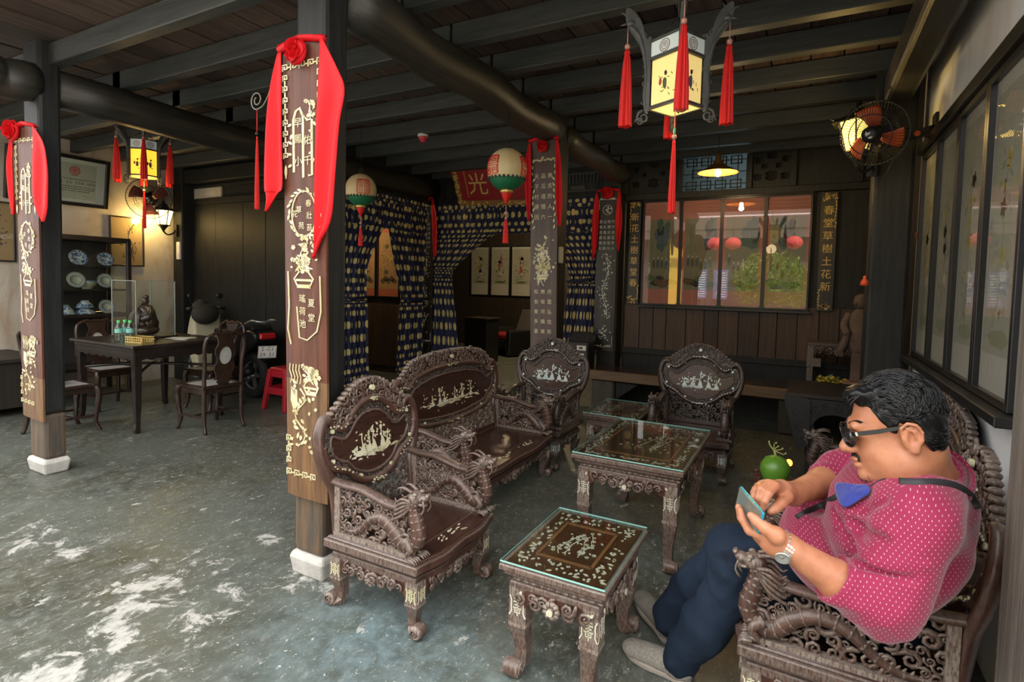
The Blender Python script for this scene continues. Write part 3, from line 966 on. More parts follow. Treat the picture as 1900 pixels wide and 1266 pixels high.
TOPW = mat('orange_brown_table_panel', (.085, .034, .013), .35, (.045, .020, .010), 4, (3, 10, 10))
TGLASS = glass('table_glass', 1.6, (.955, .985, .97))
EDGEG = mat('green_glass_edge', (.30, .62, .56), .1, spec=.8)
def suite_table(name, label, loc, W, D, H, seed, glassed=True, inner=.6, glyphs=None, rz=0):
    rg = random.Random(seed)
    T = thing(name, label, 'table', loc, rz, 'carved rosewood tables')
    hx, hy = W/2, D/2
    inl = MB()
    lh = H-.095
    for sx in (-1, 1):
        for sy in (-1, 1):
            m = MB(); cabriole(m, sx*(hx-.040), sy*(hy-.040), sx, sy, lh, .066)
            m.build('leg', ROSE, T)
            inl.M = frame((sx*(hx-.040), sy*(hy-.007), 0), (1 if sy < 0 else -1, 0, 0), (0, 0, 1))
            shou(inl, 0, lh*.79, .072)
            inl.M = frame((sx*(hx-.007), sy*(hy-.040), 0), (0, sx, 0), (0, 0, 1))
            shou(inl, 0, lh*.79, .072)
    m = MB()
    for e, a, b in ((-.006, lh-.005, lh+.018), (-.014, lh+.018, lh+.034), (-.004, lh+.034, lh+.044), (.010, lh+.044, lh+.062), (.024, lh+.062, H-.010)):
        m.box(-hx-e, hx+e, -hy-e, hy+e, a, b)
    for s_ in (-1, 1):
        n_ = int(W/.03)
        for i in range(n_): m.box(-hx+.03+i*.03, -hx+.05+i*.03, s_*(hy-.012)-.004, s_*(hy-.012)+.004, lh+.021, lh+.031)
        n_ = int(D/.03)
        for i in range(n_): m.box(s_*(hx-.012)-.004, s_*(hx-.012)+.004, -hy+.03+i*.03, -hy+.05+i*.03, lh+.021, lh+.031)
    m.build('table_frame', ROSE, T, .004)
    m = MB()
    m.box(-hx-.006, hx+.006, -hy-.006, hy+.006, H-.012, H-.006)
    a, b = hx*inner, hy*inner
    m.build('table_top', TOPW, T, .003)
    m = MB()
    for (x0, y0), (x1, y1) in (((-a, -b), (a, -b)), ((a, -b), (a, b)), ((a, b), (-a, b)), ((-a, b), (-a, -b))):
        m.bar((x0, y0, H-.005), (x1, y1, H-.005), .012, .006)
    m.build('panel_moulding', mat('brown_moulding_'+str(seed), (.16, .075, .03), .35), T)
    inl.M = frame((0, 0, H-.0055), (1, 0, 0), (0, 1, 0))
    for s_ in (-1, 1):
        for _ in range(int(90*W)): inl.leaf(rg.uniform(-.92, .92)*hx, s_*hy*rg.uniform(inner+.10, .93), rg.uniform(0, 6.3), rg.uniform(.010, .024), .009)
        for _ in range(int(75*D)): inl.leaf(s_*hx*rg.uniform(inner+.10, .93), rg.uniform(-.9, .9)*hy, rg.uniform(0, 6.3), rg.uniform(.010, .024), .009)
    for _ in range(4): spray(inl, rg, rg.uniform(-.5, .5)*a, -b*rg.uniform(.3, .8), a*1.1, b*1.3, 13, big=.8)
    inl.M = None
    m = MB()
    for q, L, f in ((0, W, frame((0, -hy+.006, lh-.004), (1, 0, 0), (0, 0, 1))), (1, D, frame((hx-.006, 0, lh-.004), (0, 1, 0), (0, 0, 1))), (2, W, frame((0, hy-.006, lh-.004), (-1, 0, 0), (0, 0, 1))), (3, D, frame((-hx+.006, 0, lh-.004), (0, -1, 0), (0, 0, 1)))):
        apron(m, L-.13, .085, f, rg, seed+q)
        inl.M = f @ M.Translation((0, -.036, .022)); inl.dot(0, 0, .012, .003)
        inl.M = f @ M.Translation((0, -.018, .006))
        for s_ in (-1, 1):
            for u in (.40, .35): inl.leaf(s_*L*u, 0, rg.uniform(0, 3), .02, .010)
    m.build('apron', ROSE, T)
    inl.M = None
    inl.build('pearl_inlay', PEARLT, T, kind='stuff', label='glinting mother of pearl pieces')
    if glassed:
        m = MB(); m.box(-hx-.020, hx+.020, -hy-.020, hy+.020, H-.003, H+.003)
        g = m.build('glass_sheet', [TGLASS, EDGEG], T, label='green edged glass sheet')
        for p in g.data.polygons:
            if abs(p.normal.z) < .5: p.material_index = 1
    return T
suite_table('carved_tea_table', 'small glass topped carved table in the foreground beside the canvas shoes', (-.713, 1.915, 0), .345, .49, .424, 61)
suite_table('carved_tea_table', 'large glass topped carved table in the middle of the suite', (-.755, 3.07, 0), .525, .81, .528, 62, inner=.74)
suite_table('carved_tea_table', 'low carved side table between the two rear armchairs', (-1.335, 4.50, 0), .40, .60, .362, 63)
suite_table('carved_tea_table', 'narrow low stand under the tray and green coconut beyond the seated man', (-.10, 3.09, 0), .165, .36, .335, 64, glassed=False)
# ------------------------------------------------------------------ inlaid couplet boards and their red sashes
PLANKW = mat('red_brown_board', (.135, .046, .026), .45, (.065, .023, .014), 4, (9, 9, .5), bump=.12, bs=30, bst=(12, 12, .4), spec=.3)
PLANKB = mat('black_board', (.016, .015, .014), .35, (.030, .027, .024), 4, (9, 9, .5))
PLANKM = mat('mauve_brown_board', (.10, .068, .060), .45, (.065, .042, .036), 4, (9, 9, .5), bump=.1, bs=30, bst=(12, 12, .4))
WORNB = mat('sun_bleached_board_end', (.24, .125, .05), .5, (.09, .045, .022), 4, (9, 9, .7), bump=.25, bs=30, bst=(12, 12, .4))
REDC = mat('red_satin', (.66, .008, .014), .6, (.50, .005, .010), 5, (3, 3, .7), spec=.25)
GOLDP = mat('gold_leaf_paint', (.78, .57, .18), .4, (.60, .42, .12), 20, metal=.15)
BRASSP = mat('tarnished_gold_inlay', (.56, .47, .22), .32, (.74, .70, .50), 16)
def meander(mb, u, v, s, du, dv, n, mi=0, wd=.006):
    """run of key fret squares from u, v"""
    for i in range(n):
        x, y = u+du*i, v+dv*i
        mb.stroke([(x-s/2, y-s/2), (x-s/2, y+s/2), (x+s/2, y+s/2), (x+s/2, y-s*.2), (x-s*.1, y-s*.2), (x-s*.1, y+s*.12), (x+s*.15, y+s*.12)], wd, .002, mi)
        if i < n-1: mb.stroke([(x+s*.5*(du != 0), y+s*.5*(1 if dv > 0 else -1)*(dv != 0)), (x+du-s*.5*(du != 0), y+dv-s*.5*(1 if dv > 0 else -1)*(dv != 0))], wd, .002, mi)
def wreath(mb, rg, u, v, r_, mi=0):
    mb.stroke([(u+r_*.8*cos(a*PI/12)*.82, v+r_*sin(a*PI/12)) for a in range(24)], .006, .002, mi, True)
    for i in range(26):
        a = i*2*PI/26
        mb.leaf(u+r_*.82*cos(a), v+r_*sin(a), a+PI/2+rg.uniform(-.6, .6), .032, .012, .002, mi)
def vase(mb, rg, u, v, w, h, mi=0):
    mb.stroke([(u-w*.3, v), (u-w*.5, v+h*.3), (u-w*.25, v+h*.55), (u-w*.3, v+h*.65)], .007, .002, mi)
    mb.stroke([(u+w*.3, v), (u+w*.5, v+h*.3), (u+w*.25, v+h*.55), (u+w*.3, v+h*.65)], .007, .002, mi)
    mb.prism([(u-w*.36, v-.004), (u+w*.36, v-.004), (u+w*.30, v+.014), (u-w*.30, v+.014)], -.002, .002, mi)
    mb.prism([(u-w*.42, v+h*.22), (u+w*.42, v+h*.22), (u+w*.40, v+h*.30), (u-w*.40, v+h*.30)], -.002, .002, mi)
    for _ in range(3): spray(mb, rg, u+rg.uniform(-.2, .2)*w, v+h*.6, w*.9, h*.5, 14, mi, big=1.2)
def board_inlay(m, rg, W, H, style):
    """u from -W/2 to W/2, v from 0 (top) down to -H"""
    e = W/2-.022
    if style == 'vases':
        M0 = m.M
        m.M = M0 @ M.Translation((0, .09, 0)) @ M.Diagonal((1, .87, 1, 1))
        n_ = 5
        meander(m, -e, -.20, .030, 2*e/(n_-1), 0, n_)
        for s_ in (-1, 1):
            meander(m, s_*e, -.25, .026, 0, -.055, 8)
            m.leaf(s_*e, -.68, -PI/2, .07, .014, .002)
        # arched gate with four characters
        y = -.42
        m.stroke([(-.055, y-.30), (-.055, y-.04), (-.04, y), (-.015, y+.012), (.0, y-.02)], .012, .002)
        m.stroke([(.004, y-.33), (.004, y-.02), (.03, y-.05), (.058, y-.05), (.058, y-.32), (.035, y-.32)], .012, .002)
        spray(m, rg, .045, y-.05, .06, .10, 18)
        for c, u, v in (('早', -.026, -.06), ('鳳', -.026, -.14), ('小', -.026, -.25), ('佑', .032, -.15), ('千', .032, -.25)): glyph(m, c, u, y+v, .05, 0, .002)
        for s_ in (-1, 1):
            for i in range(5): m.leaf(s_*.066, y-.06-.05*i, rg.uniform(0, 6), .03, .014, .002)
        wreath(m, rg, .005, -.93, .115)
        for c, u, v in (('春', .035, .05), ('草', -.025, .02), ('壯', .04, -.01), ('花', -.05, .0), ('苑', -.01, -.06), ('苔', .04, -.07)): glyph(m, c, u, -.93+v, .038, 0, .002)
        vase(m, rg, 0, -1.30, .12, .14); spray(m, rg, .0, -1.20, .15, .16, 30, big=1.3)
        m.stroke([(-.10, -1.22), (-.095, -1.40), (-.105, -1.52), (-.085, -1.60)], .006, .002); m.stroke([(.10, -1.24), (.105, -1.42), (.08, -1.52), (.02, -1.57), (-.03, -1.56), (-.045, -1.40)], .006, .002)
        for i, c in enumerate('瑤荷池'): glyph(m, c, -.008, -1.36-.065*i, .045, 0, .002)
        for i, c in enumerate('夏堂'): glyph(m, c, .048, -1.38-.075*i, .045, 0, .002)
        m.M = M0
        vase(m, rg, .040, -1.52, .09, .11)
        m.prism([(-.085, -1.50), (-.050, -1.51), (-.045, -1.58), (-.07, -1.61), (-.09, -1.56)], -.002, .002)
        pts = [(-.03+.035*sin(i*1.1), -1.50-.030*i) for i in range(10)]
        m.stroke(pts, .006, .002)
        for i in range(34):
            p = pts[rg.randrange(10)]
            m.leaf(p[0]+rg.uniform(-.06, .08), p[1]+rg.uniform(-.03, .03), rg.uniform(0, 6.3), rg.uniform(.018, .036), rg.uniform(.010, .018), .002)
        for i in range(4):
            m.stroke([(-.09+.02*i+.008*sin(j*2), -1.48+.03*j) for j in range(4)], .004, .002)
        for s_ in (-1,):
            meander(m, s_*e, -H+.27, .026, 0, -.052, 3)
        meander(m, -e, -H+.11, .028, .052, 0, 4)
    elif style == 'columns':
        for i in range(9): m.leaf(-e+2*e*i/8, -.17+.012*(i % 2), rg.uniform(-.5, .5), .04, .018, .002)
        m.stroke([(-e, -.165), (e, -.165)], .006, .002)
        for s_ in (-1, 1):
            for i in range(12): m.leaf(s_*e+rg.uniform(-.006, .006), -.19-.05*i, PI/2+rg.uniform(-.7, .7), .04, .014, .002)
        for k_, col in enumerate(('天子村得因', '品瓜值隱六', '美炙的人一')):
            for i, c in enumerate(col): glyph(m, c, (k_-1)*.062, -.30-.085*i, .046, 0, .002)
        for i in range(5): spray(m, rg, rg.uniform(-.03, .03), -1.02-.05*i, .15, .2, 26, big=1.3)
        vase(m, rg, .0, -1.16, .10, .12)
        for k_, col in enumerate(('松台會多喜', '無每河偶東', '月雲弘住形')):
            for i, c in enumerate(col): glyph(m, c, (k_-1)*.062, -1.27-.085*i, .042, 0, .002)
        for i in range(3): spray(m, rg, (i-1)*.06, -1.95, .08, .2, 14)
    else:
        m.stroke([(-e, -.22), (-e, -.10), (e, -.10), (e, -.22)], .006, .002)
        for i in range(12): m.leaf(rg.uniform(-e, e), -.10, rg.uniform(0, 3), .025, .012, .002)
        m.stroke([(.055*cos(a*PI/8), -.22+.055*sin(a*PI/8)) for a in range(16)], .005, .002, 0, True)
        for i in range(12): m.leaf(rg.gauss(0, .02), -.22+rg.gauss(0, .02), rg.uniform(0, 6), .028, .012, .002)
        for k_, col in enumerate(('壺鬼吉恩得七', '山孔島右馬和', '物得光長恆川', '竹千光花作小')):
            for i, c in enumerate(col): glyph(m, c, (k_-1.5)*.05, -.36-.062*i, .042, 0, .002)
        pts = [(.035*sin(i*.9), -.78-.075*i) for i in range(10)]
        m.stroke(pts, .006, .002)
        for i in range(110):
            j = rg.randrange(10)
            p = pts[j]
            m.leaf(p[0]+rg.gauss(0, .03), p[1]+rg.uniform(-.04, .04), rg.uniform(0, 6.3), rg.uniform(.015, .034), rg.uniform(.006, .012), .002)
        for i in range(26): m.leaf(rg.gauss(0, .03), -1.66+rg.gauss(0, .05), rg.uniform(0, 6.3), .03, .012, .002)
        for s_ in (-1, 1): m.stroke([(s_*e, -H+.18), (s_*e, -H+.06), (0, -H+.05)], .005, .002)
        for i in range(14): m.leaf(rg.uniform(-e, e), -H+.06, rg.uniform(0, 3), .022, .010, .002)
def couplet(label, top, bot, W, style, wood, pearl, rg, rzl=0, foot=None):
    """board hung against a post: top and bottom centre points"""
    top, bot = V(top), V(bot)
    T = thing('couplet_board', label, 'board', top, rzl, 'inlaid couplet boards on the posts')
    H = (top-bot).length
    d = M.Rotation(-rzl, 3, 'Z') @ (top-bot)
    F = frame((0, 0, 0), V((1, 0, 0))-d.normalized()*d.normalized().x, d)
    m = MB(F)
    cv = [(-W/2, -.012), (-W/2, 0), (-W*.3, .006), (0, .008), (W*.3, .006), (W/2, 0), (W/2, -.012)]
    y1 = -H+(foot or 0)
    def slab(y0, y1):
        n = len(cv)
        m.add([(a, y0, b) for a, b in cv]+[(a, y1, b) for a, b in cv], [(i, i+1, n+i+1, n+i) for i in range(n-1)]+[(n-1, 0, n, 2*n-1), tuple(range(n))[::-1], tuple(range(n, 2*n))])
    slab(y1, 0)
    m.build('board', wood, T)
    if foot:
        m.v, m.f, m.mi, m.sm, m.uv = [], [], [], [], []
        slab(-H, y1)
        m.build('weathered_end', WORNB, T, label='sun bleached orange brown lower end')
    m = MB(F @ M.Translation((0, 0, .009)))
    board_inlay(m, rg, W, H, style)
    m.build('inlay', pearl, T, kind='stuff', label='pearl and metal inlay')
    return T, F
def sash(label, F, T, W, tails, ros, rs, vs_=1.0):
    """red cloth over the head of a board; each tail: list of (v, inner u, outer u)"""
    Tn = thing('red_sash', label, 'sash', T.location, T.rotation_euler.z, 'red sashes on the boards')
    for q, tl in enumerate(tails):
        tl = spl([(v*vs_, a, b) for v, a, b in tl], 5)
        n = len(tl)-1
        m = MB(F)
        def fn(s_, t_):
            i = min(int(t_*n), n-1); f = t_*n-i
            v, a, b = [tl[i][j]*(1-f)+tl[i+1][j]*f for j in range(3)]
            u = a+(b-a)*s_
            w = .016+.010*sin(s_*7+t_*3)*min(1, t_*3)+.012*sin(t_*5+q*2)*s_
            dv = -.10*(1-abs(2*s_-1)) if False else 0
            return (u, v+dv, w)
        m.grid(fn, 10, 26)
        o = m.build('sash_tail', REDC, Tn)
        so_ = o.modifiers.new('thick', 'SOLIDIFY'); so_.thickness = .003
    m = MB(F)
    def top(s_, t_):
        u = -W/2-.01+(W+.02)*s_
        a = t_*PI
        return (u, .012*sin(a)*1.2+.006*sin(s_*PI)*2-.012+.03*(.5-t_)*0, .016-.032*t_+.006)
    m.grid(lambda s_, t_: (-W/2-.012+(W+.024)*s_, .014+.012*sin(s_*PI)-.035*abs(t_-.0)*(t_ < .5)*2*(.5-t_), .022-.030*t_), 8, 4)
    m.tube([(-W/2-.012, -.005, .012), (-W*.25, .012, .014), (0, .022, .014), (W*.25, .014, .014), (W/2+.012, -.002, .012)], [.014, .016, .018, .016, .014], 8, flat=.7)
    m.build('sash_band', REDC, Tn)
    m = MB(F @ M.Translation((ros[0], ros[1], .03)))
    rg = random.Random(int(rs*1000))
    for k_ in range(9):
        a0 = k_*2.4
        rr = rs*(.25+.085*k_)
        m.grid(lambda s_, t_, a0=a0, rr=rr, k_=k_: ((rr*(.7+.35*t_)+.006*sin(s_*9))*cos(a0+s_*2.4), (rr*(.7+.35*t_)+.006*cos(s_*8))*sin(a0+s_*2.4), rs*.55*(1-k_/11)-t_*rs*(-.12)-rs*.5*(1-t_)*.9+.008*sin(s_*6)), 8, 3)
    m.ell((0, 0, -rs*.05), (rs*.95, rs*.95, rs*.35), 14, 6)
    m.build('rosette', REDC, Tn)
    return Tn
rg = random.Random(77)
T, F = couplet('red brown inlaid board on the tall foreground post, vases and characters in gold', (-1.948, 1.688, 2.40), (-1.972, 1.742, .39), .258, 'vases', PLANKW, BRASSP, rg, 0, .55)
sash('large red sash with rosette on the tall foreground post', F, T, .258, [[(-.02, -.122, -.145), (-.25, -.118, -.185), (-.55, -.114, -.21), (-.78, -.114, -.235), (-.82, -.15, -.245), (-.92, -.236, -.246)], [(.0, .118, .14), (-.18, .112, .225), (-.30, .110, .262), (-.47, .102, .225), (-.75, .09, .195), (-.98, .085, .172), (-1.10, .075, .115), (-1.2, .074, .078)]], (-.01, -.035), .06, .76)
T, F = couplet('red brown inlaid board on the leftmost post, gold flowers and characters', (-4.56, 1.70, 2.345), (-4.675, 1.752, .385), .30, 'vases', PLANKW, BRASSP, rg, R(0), .3)
sash('red sash with rosette on the leftmost post', F, T, .30, [[(-.02, -.145, -.16), (-.3, -.14, -.19), (-.6, -.14, -.22), (-.75, -.17, -.21)], [(0, .14, .17), (-.15, .15, .30), (-.35, .15, .33), (-.6, .15, .31), (-.72, .19, .30), (-.80, .24, .28)]], (-.11, -.02), .075, .76)
T, F = couplet('mauve brown board with three columns of gold characters on the rear middle post', (-1.978, 4.20, 2.60), (-1.962, 4.268, .62), .245, 'columns', PLANKM, BRASSP, rg)
sash('red sash on the mauve brown board of the rear middle post', F, T, .245, [[(-.02, -.115, -.135), (-.2, -.105, -.16), (-.45, -.11, -.165), (-.66, -.125, -.155)], [(-.01, .115, .14), (-.2, .115, .165), (-.5, .12, .175), (-.68, .135, .165), (-.72, .15, .16)]], (0, -.06), .052)
T, F = couplet('narrow black board with white inlay between the curtain and the pink mounted pictures', (-2.072, 6.20, 2.50), (-2.088, 6.228, .62), .25, 'vine', PLANKB, PEARLW, rg)
sash('red sash on the black board beside the pink mounted pictures', F, T, .25, [[(-.02, -.12, -.15), (-.3, -.10, -.175), (-.6, -.11, -.18), (-.8, -.15, -.17)], [(-.01, .115, .15), (-.3, .10, .18), (-.5, .11, .17), (-.7, .14, .155)]], (0, -.03), .075)
T, F = couplet('black board with white inlay between the two polka dot curtains', (-4.70, 6.18, 2.54), (-4.70, 6.212, .50), .25, 'vine', PLANKB, PEARLW, rg)
sash('red sash on the black board between the two polka dot curtains', F, T, .25, [[(-.02, -.11, -.13), (-.1, -.10, -.13), (-.2, -.11, -.13)], [(-.01, .11, .15), (-.3, .13, .20), (-.6, .14, .21), (-.95, .15, .20), (-1.0, .17, .18)]], (.03, -.02), .07, .8)

# gold lettered black boards either side of the pictures
def letter_board(label, x, txt, W=.145, z0=1.19, z1=2.39):
    T = thing('lettered_board', label, 'board', (x, 6.395, 0))
    m = MB(); m.box(-W/2, W/2, -.018, 0, z0, z1); m.build('board', PLANKB, T, .002)
    F = FRONT(0, -.019, 0)
    m = MB(F)
    for i, c in enumerate(txt): glyph(m, c, 0, z1-.19-.128*i, .098, 0, .002)
    m.build('lettering', GOLDP, T, label='gold characters')
    m = MB(F)
    rg = random.Random(len(label))
    for k_ in range(26):
        m.leaf(rg.uniform(-.05, .055), z1-.03-abs(rg.gauss(0, .025)), rg.uniform(0, 6.3), .03, .013, .002)
    for k_ in range(9): m.leaf((.058 if x > 0 else -.058), z1-.05-.035*k_, -PI/2+rg.uniform(-.4, .4), .035, .010, .002)
    for k_ in range(22): m.leaf(rg.uniform(-.055, .045), z0+.03+abs(rg.gauss(0, .02)), rg.uniform(0, 6.3), .03, .013, .002)
    for k_ in range(6): m.leaf((-.055 if x > 0 else .055), z0+.05+.03*k_, PI/2+rg.uniform(-.4, .4), .03, .012, .002)
    m.build('ornament', GOLDP, T, kind='stuff', label='gilt sprays at both ends')
letter_board('black board with gold characters left of the four pink mounted pictures', -1.795, '新花土樹草堂春', .135)
letter_board('black board with gold characters right of the four pink mounted pictures', .175, '春堂草樹土花新', .15)

# ------------------------------------------------------------------ pictures under glass
def pm(name, c, c2, ns=3, rough=.8): return mat(name, c, rough, c2, ns, (1, 1, 1), .3, .7)
PINK = pm('pink_silk_mount', (.46, .20, .165), (.40, .165, .14))
PAPER = {'landscape': pm('landscape_ground', (.24, .22, .15), (.17, .20, .16), 4), 'flower': pm('grey_green_silk', (.40, .40, .31), (.33, .35, .29), 3), 'gold': pm('ochre_paper', (.52, .33, .13), (.45, .27, .10), 3), 'tan': pm('tan_paper', (.46, .34, .17), (.40, .28, .13), 2)}
MOUNTW = pm('cream_mount', (.52, .52, .45), (.47, .47, .41))
MOUNTO = pm('orange_mount', (.60, .17, .075), (.52, .14, .06))
INKC = [mat('ink_dark', (.03, .035, .035), .8), mat('ink_teal', (.065, .125, .125), .8), mat('ink_green', (.10, .14, .065), .8), mat('ink_red', (.45, .06, .04), .8), mat('ink_yellow', (.55, .42, .07), .8), mat('ink_white', (.55, .52, .44), .8), mat('ink_brown', (.13, .085, .05), .8), mat('ink_blue', (.08, .13, .19), .8), mat('pale_green', (.27, .29, .19), .8), mat('pale_ochre', (.46, .40, .13), .8), mat('pale_grey', (.28, .29, .26), .8)]
def patch(m, rg, u, v, ru, rv, mi, w=.0006, n=11, jag=.35):
    m.prism([(u+ru*cos(2*PI*i/n)*rg.uniform(1-jag, 1), v+rv*sin(2*PI*i/n)*rg.uniform(1-jag, 1)) for i in range(n)], -.0003, w, mi)
def art(m, rg, kind, x0, x1, y0, y1):
    W, H = x1-x0, y1-y0
    X = lambda a: x0+W*a
    Y = lambda a: y0+H*a
    if kind == 'landscape':
        for i in range(7):
            patch(m, rg, X(rg.uniform(.1, .9)), Y(.06+rg.uniform(0, .10)), W*.22, H*.05, rg.choice((0, 2, 6)), .0005+i*.0001)
        cx_ = rg.uniform(.55, .8)
        for i in range(8):
            patch(m, rg, X(min(.86, cx_+rg.uniform(-.2, .12))), Y(.64+.04*i), W*.21*(1-.05*i), H*.11, rg.choice((1, 1, 7, 0)), .0006+i*.0001, 9, .45)
        for i in range(10):
            a = rg.uniform(.1, .9); b = rg.uniform(.55, .92)
            m.stroke([(X(a), Y(b)), (X(a)+W*.04, Y(b-.05)), (X(a)+W*.02, Y(b-.10))], .002, .0016, 0)
        for i in range(6):
            a, b = .12+.14*i, rg.uniform(.20, .40)
            patch(m, rg, X(a), Y(b), W*.055, H*.075, rg.choice((1, 6, 2, 5, 7)), .0009)
            patch(m, rg, X(a), Y(b+.085), W*.022, H*.020, 5, .001)
            m.stroke([(X(a-.05), Y(b-.06)), (X(a-.03), Y(b+.05)), (X(a+.03), Y(b+.06)), (X(a+.05), Y(b-.07))], .002, .0014, 0)
        for i in range(60):
            m.leaf(X(rg.uniform(.04, .94)), Y(rg.uniform(.05, .45)), rg.uniform(0, 6.3), W*.07, .004, .0012, rg.choice((0, 0, 2, 6)))
    elif kind in ('flower', 'faint'):
        K = (lambda i: {2: 8, 6: 10, 0: 10, 3: 9, 4: 9, 5: 5}[i]) if kind == 'faint' else (lambda i: i)  # faint scrolls draw the same flowers in paler inks
        pts = [(X(.3+.10*sin(i*.8)+.04*i), Y(.10+.09*i)) for i in range(8)]
        m.stroke(pts, .006, .0008, K(6))
        fl = rg.choice((3, 4, 3))
        for i in range(46):
            p = pts[rg.randrange(1, 8)]
            m.leaf(min(X(.92), max(X(.06), p[0]+rg.gauss(0, W*.15))), p[1]+rg.gauss(0, H*.05), rg.uniform(0, 6.3), W*.12, W*.04, .0009, K(rg.choice((2, 2, 6, fl, 0))))
        for i in range(5):
            p = pts[rg.randrange(3, 8)]
            for q in range(5): m.leaf(p[0], p[1], q*1.257, W*.11, W*.07, .0012, K(fl))
        patch(m, rg, X(.55), Y(.30), W*.13, H*.035, K(5), .001); patch(m, rg, X(.66), Y(.33), W*.05, H*.018, K(0), .0012)
        patch(m, rg, X(.5), Y(.06), W*.38, H*.04, K(2), .0005)
    elif kind == 'pine':
        m.stroke([(X(.75), Y(.05)), (X(.66), Y(.25)), (X(.72), Y(.42)), (X(.55), Y(.60)), (X(.62), Y(.8)), (X(.78), Y(.92))], .010, .0008, 0)
        for i in range(80):
            a = rg.choice(((.72, .30), (.62, .24), (.5, .16), (.78, .44), (.62, .75)))
            patch(m, rg, X(min(.94, max(.06, a[0]+rg.gauss(0, .09)))), Y(max(.04, a[1]+rg.gauss(0, .05))), W*.035, H*.014, rg.choice((0, 0, 2, 6)), .0008, 6, .5)
        for i in range(5): m.stroke([(X(.2), Y(.5)), (X(.25+.03*i), Y(.44-.01*i)), (X(.3+.04*i), Y(.40+.01*i))], .003, .0007, 0)
    else:
        for i in range(5):
            patch(m, rg, X(.2+.15*i), Y(.14+.04*(i % 2)), W*.14, H*.06, rg.choice((2, 6)), .0006)
        for b in (.30, .55, .75):
            for i in range(30): m.leaf(X(rg.uniform(.06, .92)), Y(b+rg.gauss(0, .06)), rg.uniform(0, 6.3), W*.10, .007, .0009, rg.choice((2, 6, 0, 6)))
            patch(m, rg, X(rg.uniform(.3, .7)), Y(b), W*.14, H*.05, rg.choice((4, 2)), .0007)
def picture(name, label, F, W, H, fw, kind, mount, group=None, marg=(.04, .16, .10), seed=0, pane=True, fd=.03, fmat=None, cat='picture', rnd=.0):
    """framed sheet; the frame matrix's origin is the lower left outer corner"""
    rg = random.Random(seed)
    T = thing(name, label, cat, (0, 0, 0), 0, group)
    T.matrix_world = F
    m = MB()
    for a in ((0, fw, 0, H), (W-fw, W, 0, H), (fw, W-fw, 0, fw), (fw, W-fw, H-fw, H)): m.box(a[0], a[1], a[2], a[3], 0, fd)
    if rnd:
        for su, sv in ((0, 0), (1, 0), (0, 1), (1, 1)):
            cx_, cy_ = (fw, W-fw)[su], (fw, H-fw)[sv]
            du, dv = (1, -1)[su], (1, -1)[sv]
            pts = [(cx_, cy_)]+[(cx_+du*rnd*(1-sin(a*PI/10)), cy_+dv*rnd*(1-cos(a*PI/10))) for a in range(6)]
            m.prism(pts if du*dv > 0 else pts[::-1], 0, fd)
    m.build('frame', fmat or FRAMEB, T, .002)
    m = MB(); m.box(fw*.6, W-fw*.6, fw*.6, H-fw*.6, .001, .006); m.build('mount', mount, T)
    x0, x1, y0, y1 = fw+marg[0], W-fw-marg[0], fw+marg[1], H-fw-marg[2]
    m = MB(); m.box(x0, x1, y0, y1, .006, .0072)
    m.build('painted_sheet', PAPER['landscape' if kind == 'landscape' else 'flower' if kind in ('flower', 'faint') else 'gold' if kind == 'gold' else 'tan'], T)
    m = MB(M.Translation((0, 0, .0074)))
    art(m, rg, kind, x0, x1, y0, y1)
    m.build('brushwork', INKC, T, kind='stuff')
    if pane:
        m = MB(); m.add([(fw*.7, fw*.7, .016), (W-fw*.7, fw*.7, .016), (W-fw*.7, H-fw*.7, .016), (fw*.7, H-fw*.7, .016)], [(0, 1, 2, 3)])
        m.build('glass_pane', GLASS, T)
    return T
ORD = ('leftmost', 'second from the left', 'third from the left', 'rightmost')
for i in range(4):
    w_ = 1.73/4
    picture('framed_painting', f'pink mounted landscape picture, {ORD[i]} of four on the back wall', frame((-1.70+w_*i, 6.398, 1.185), (1, 0, 0), (0, 0, 1)), w_, 1.20, .018, 'landscape', PINK, 'four pink mounted pictures', (.03, .17, .20), 40+i, rnd=.022)
m = MB(); m.box(-1.73, .06, 6.355, 6.405, 1.155, 1.183)
tag(m.build('picture_rail', FRAMEB, None, .003), 'black ledge below the four pink mounted pictures', 'rail')
m = MB(); m.box(-1.72, .04, 6.365, 6.405, 2.387, 2.41)
tag(m.build('picture_rail', FRAMEB, None, .003), 'black strip above the four pink mounted pictures', 'rail')
ORR = ('nearest the wall fan', 'second from the wall fan', 'third from the wall fan', 'fourth from the wall fan')
for i in range(4):
    y = 4.27-.475*i
    picture('framed_scroll', f'tall glazed flower scroll on the white wall, {ORR[i]}', frame((.636, y, 1.005), (0, -1, 0), (0, 0, 1)), .475, 1.25, .03, 'faint', MOUNTW, 'flower scrolls on the white wall', (.02, .14, .06), 60+i, fd=.028)
m = MB(); m.box(.56, .64, 2.3, 4.285, .965, 1.003)
tag(m.build('picture_rail', FRAMEB, None, .004), 'black ledge below the flower scrolls on the white wall', 'rail')
m = MB(); m.box(.585, .64, 2.3, 4.285, 2.257, 2.315)
tag(m.build('picture_rail', FRAMEB, None, .004), 'black top rail above the flower scrolls on the white wall', 'rail')
ORI = ('leftmost', 'second, with red flowers,', 'third', 'rightmost')
for i in range(4):
    picture('hanging_scroll', f'flower scroll seen through the wide doorway, {ORI[i]} of four', frame((-6.66+.515*i, 10.48, 1.11), (1, 0, 0), (0, 0, 1)), .49, 1.09, .02, 'flower', MOUNTW, 'flower scrolls on the far inner wall', (.02, .24, .05), 80+i)
